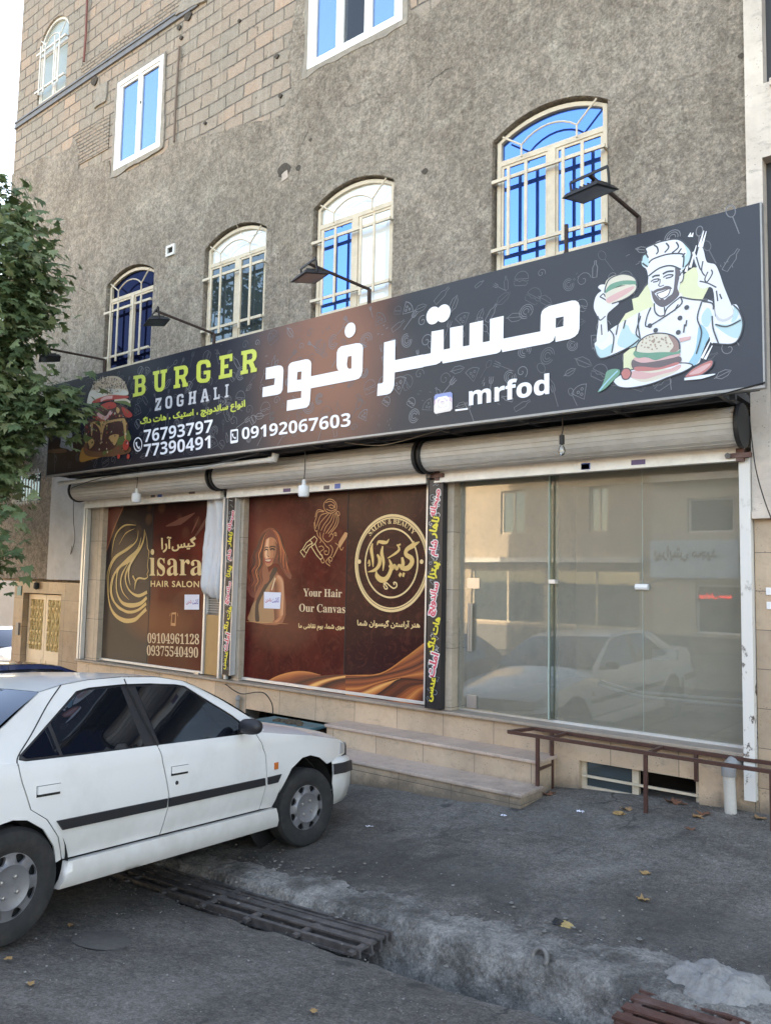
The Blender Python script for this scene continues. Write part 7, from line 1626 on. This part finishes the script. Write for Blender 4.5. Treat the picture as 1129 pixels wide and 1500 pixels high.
# ------------------------------------------------------------------ neighbours
N = thing('neighbour_building', (0, YW, 0), 'pale stone-faced building joining the right end of the shops', 'building')
M_nb = stone_mat('pale_facing_stone', (.60, .52, .455), (.67, .59, .52), (.52, .45, .39), None, .6)
m = MB(); m.prism([[(XR+.004, 2.56), (4.5, 2.56), (4.5, 14), (XR+.004, 14)], rect((-1.68, 3.6, 6.28, 9.2)), rect((-1.70, 3.6, 3.4, 5.62))], YW-.05, YW+.3)
m.box(XR+.004, 4.5, YW-.075, YW-.045, 2.52, 2.58); m.build('upper_wall', M_nb, N)
MB().box(-1.62, 3.6, YW-.10, YW-.05, 6.22, 6.28).build('window_sill', M_nb, N)
for q in ((-1.68, 3.6, 6.28, 9.2), (-1.70, 3.6, 3.4, 5.62)):
    f = MB(); f.prism([rect(q), rect(grow(q, -.05))], YW+.08, YW+.14); fo = f.build('window', mat('dark_frame', (.035, .036, .04), .5), N); MB().box(q[0]+.04, q[1]-.04, YW+.11, YW+.12, q[2]+.04, q[3]-.04).build('pane', M_pane_dark, fo)
MB().box(XR+.004, 4.5, YW+.0, YW+.3, -.3, 2.52).build('lower_wall', stone_mat('beige_facing_tile', (.46, .34, .245), (.54, .415, .305), (.39, .28, .20), .5, .45, th=.32), N)
MB().box(XR+.3, 4.5, YW+.3, 16, -.3, 14).build('side_wall', M_nb, N)
for px, py in ((1127, 866), (1128, 887)): x, z = xz(px, py, YW-.01); MB().box(x-.03, x+.08, YW-.015, YW+.0, z-.03, z+.03).build('number_plate', M_pvc, N)
m = MB(); m.box(-40, XL-.5, 12.5, 12.9, -1.5, 1.95); m.build('garden_wall', mat('beige_render', (.42, .36, .30), .9, vary=.12, vscale=2, bump=.3, bscale=20), None, org=(-24, 12.5, -1), label='plain beige boundary wall behind the far white car at the left edge', cat='wall')
# ------------------------------------------------------------------ other side of the street, seen mirrored in the glass
YO = -9.3
def mir(px, py):
    p = at(px, py, 2*YG-YO); return p.x, p.z
O_ = thing('opposite_building', (-10, YO, .5), 'tan rendered two-storey building across the street, seen mirrored in the shop glass', 'building')
M_op = mat('tan_render', (.40, .33, .25), .9, vary=.12, vscale=1.5)
m = MB(); ow = []
for a, b_ in (((735, 720), (770, 782)), ((862, 713), (890, 778))):
    x0, z1 = mir(*a); x1, z0 = mir(*b_); ow.append((x0, x1, z0, z1))
ow += [(-20.5, -19.3, 3.6, 5.0), (-18, -16.9, 3.6, 5.0)]
sx = [(-15.4, -12.6, .6, 2.4), (-12.3, -9.4, .6, 2.4), (-19.5, -16, .6, 2.4)]
m.prism([[(-40, .5), (-9.0, .5), (-9.0, 6.6), (-40, 6.6)]]+[rect(q) for q in ow+sx], YO-.3, YO); m.build('wall', M_op, O_)
for q in ow+sx:
    f = MB(); f.prism([rect(q), rect(grow(q, -.06))], YO-.2, YO-.12); f.box((q[0]+q[1])/2-.03, (q[0]+q[1])/2+.03, YO-.19, YO-.13, q[2]+.05, q[3]-.05); fo = f.build('window', M_cream, O_); MB().box(q[0]+.05, q[1]-.05, YO-.17, YO-.16, q[2]+.05, q[3]-.05).build('pane', M_pane_mid, fo)
MB().box(-16.2, -9.2, YO, YO+.5, 2.62, 2.78).build('awning', M_white, O_)
MB().box(-40, -9.0, YO-8, YO-.3, .5, 6.55).build('rear_block', M_op, O_)
O2_ = thing('opposite_shop', (-4, YO, .5), 'cream building across the street with the barber sign, seen mirrored in the shop glass', 'building')
m = MB(); sh_ = (-7.7, -6.2, .6, 2.0); m.prism([[(-8.95, .5), (8, .5), (8, 6.2), (-8.95, 6.2)], rect(sh_), rect((-7.9, -6.6, 3.5, 4.5))], YO-.3, YO+.15); m.build('wall', mat('cream_render', (.52, .46, .38), .9, vary=.1, vscale=1.5), O2_)
for q in (sh_, (-7.9, -6.6, 3.5, 4.5)):
    f = MB(); f.prism([rect(q), rect(grow(q, -.06))], YO-.05, YO+.03); fo = f.build('window', M_pvc, O2_); MB().box(q[0]+.05, q[1]-.05, YO-.03, YO-.02, q[2]+.05, q[3]-.05).build('pane', M_pane_mid, fo)
MB().box(-8.9, 8, YO+.15, YO+.5, 5.0, 5.5).build('balcony', M_white, O2_); MB().box(-8.95, 8, YO-8, YO-.3, .5, 6.15).build('rear_block', M_op, O2_)
# barber sign and its red display, written the right way round on the far side
def mirrored_text(a, body, x0, x1, z0, z1, m, bold=0):
    g_ = outlines(body, bold); lo = np.min([q.min(0) for q in g_], 0); hi = np.max([q.max(0) for q in g_], 0)
    V = [[(x1-(p[0]-lo[0])/(hi[0]-lo[0])*(x1-x0), z0+(p[1]-lo[1])/(hi[1]-lo[1])*(z1-z0)) for p in q] for q in g_]
    a.mi(m); vv, T = fill(V, 'nz'); y = YO+.30+.004*(a.k+1); a.k += 1; a.mb.add([(x, y, z) for x, z in vv], [t_[::-1] for t_ in T])
q0, q1 = mir(957, 793), mir(1085, 848)
t = thing('barber_sign', ((q0[0]+q1[0])/2, YO+.3, q1[1]), 'blue barber shop sign across the street, seen mirrored in the empty shop glass', 'sign')
m = MB(); m.box(q0[0], q1[0], YO+.16, YO+.3, q1[1], q0[1]); m.build('sign_panel', mat('sign_blue', (.50, .66, .80), .5, vary=.15, vscale=2), t)
A = Art(YO+.3); mirrored_text(A, arabic('پیرایش مجید'), q0[0]+.12, q0[0]+1.95, q1[1]+.45, q0[1]-.15, flat('sign_dark_letters', (.02, .02, .03)), .04); mirrored_text(A, 'TEL: 09123456', q0[0]+.2, q0[0]+1.0, q1[1]+.08, q1[1]+.2, flat('sign_white_letters', (.7, .7, .7)), .02) if False else None
A.build('sign_lettering', t)
q0, q1 = mir(1029, 868), mir(1077, 879)
t = thing('led_display', ((q0[0]+q1[0])/2, YO+.3, q1[1]), 'red glowing letter display in the barber window, seen mirrored in the empty shop glass', 'display')
MB().box(q0[0]-.05, q1[0]+.05, YO+.2, YO+.28, q1[1]-.04, q0[1]+.04).build('display_box', M_black, t)
A = Art(YO+.3); mirrored_text(A, arabic('پیرایش مجید'), q0[0], q1[0], q1[1], q0[1], mat('red_led', (1, .04, .02), .5, emit=1.2), .03); A.build('display_letters', t)
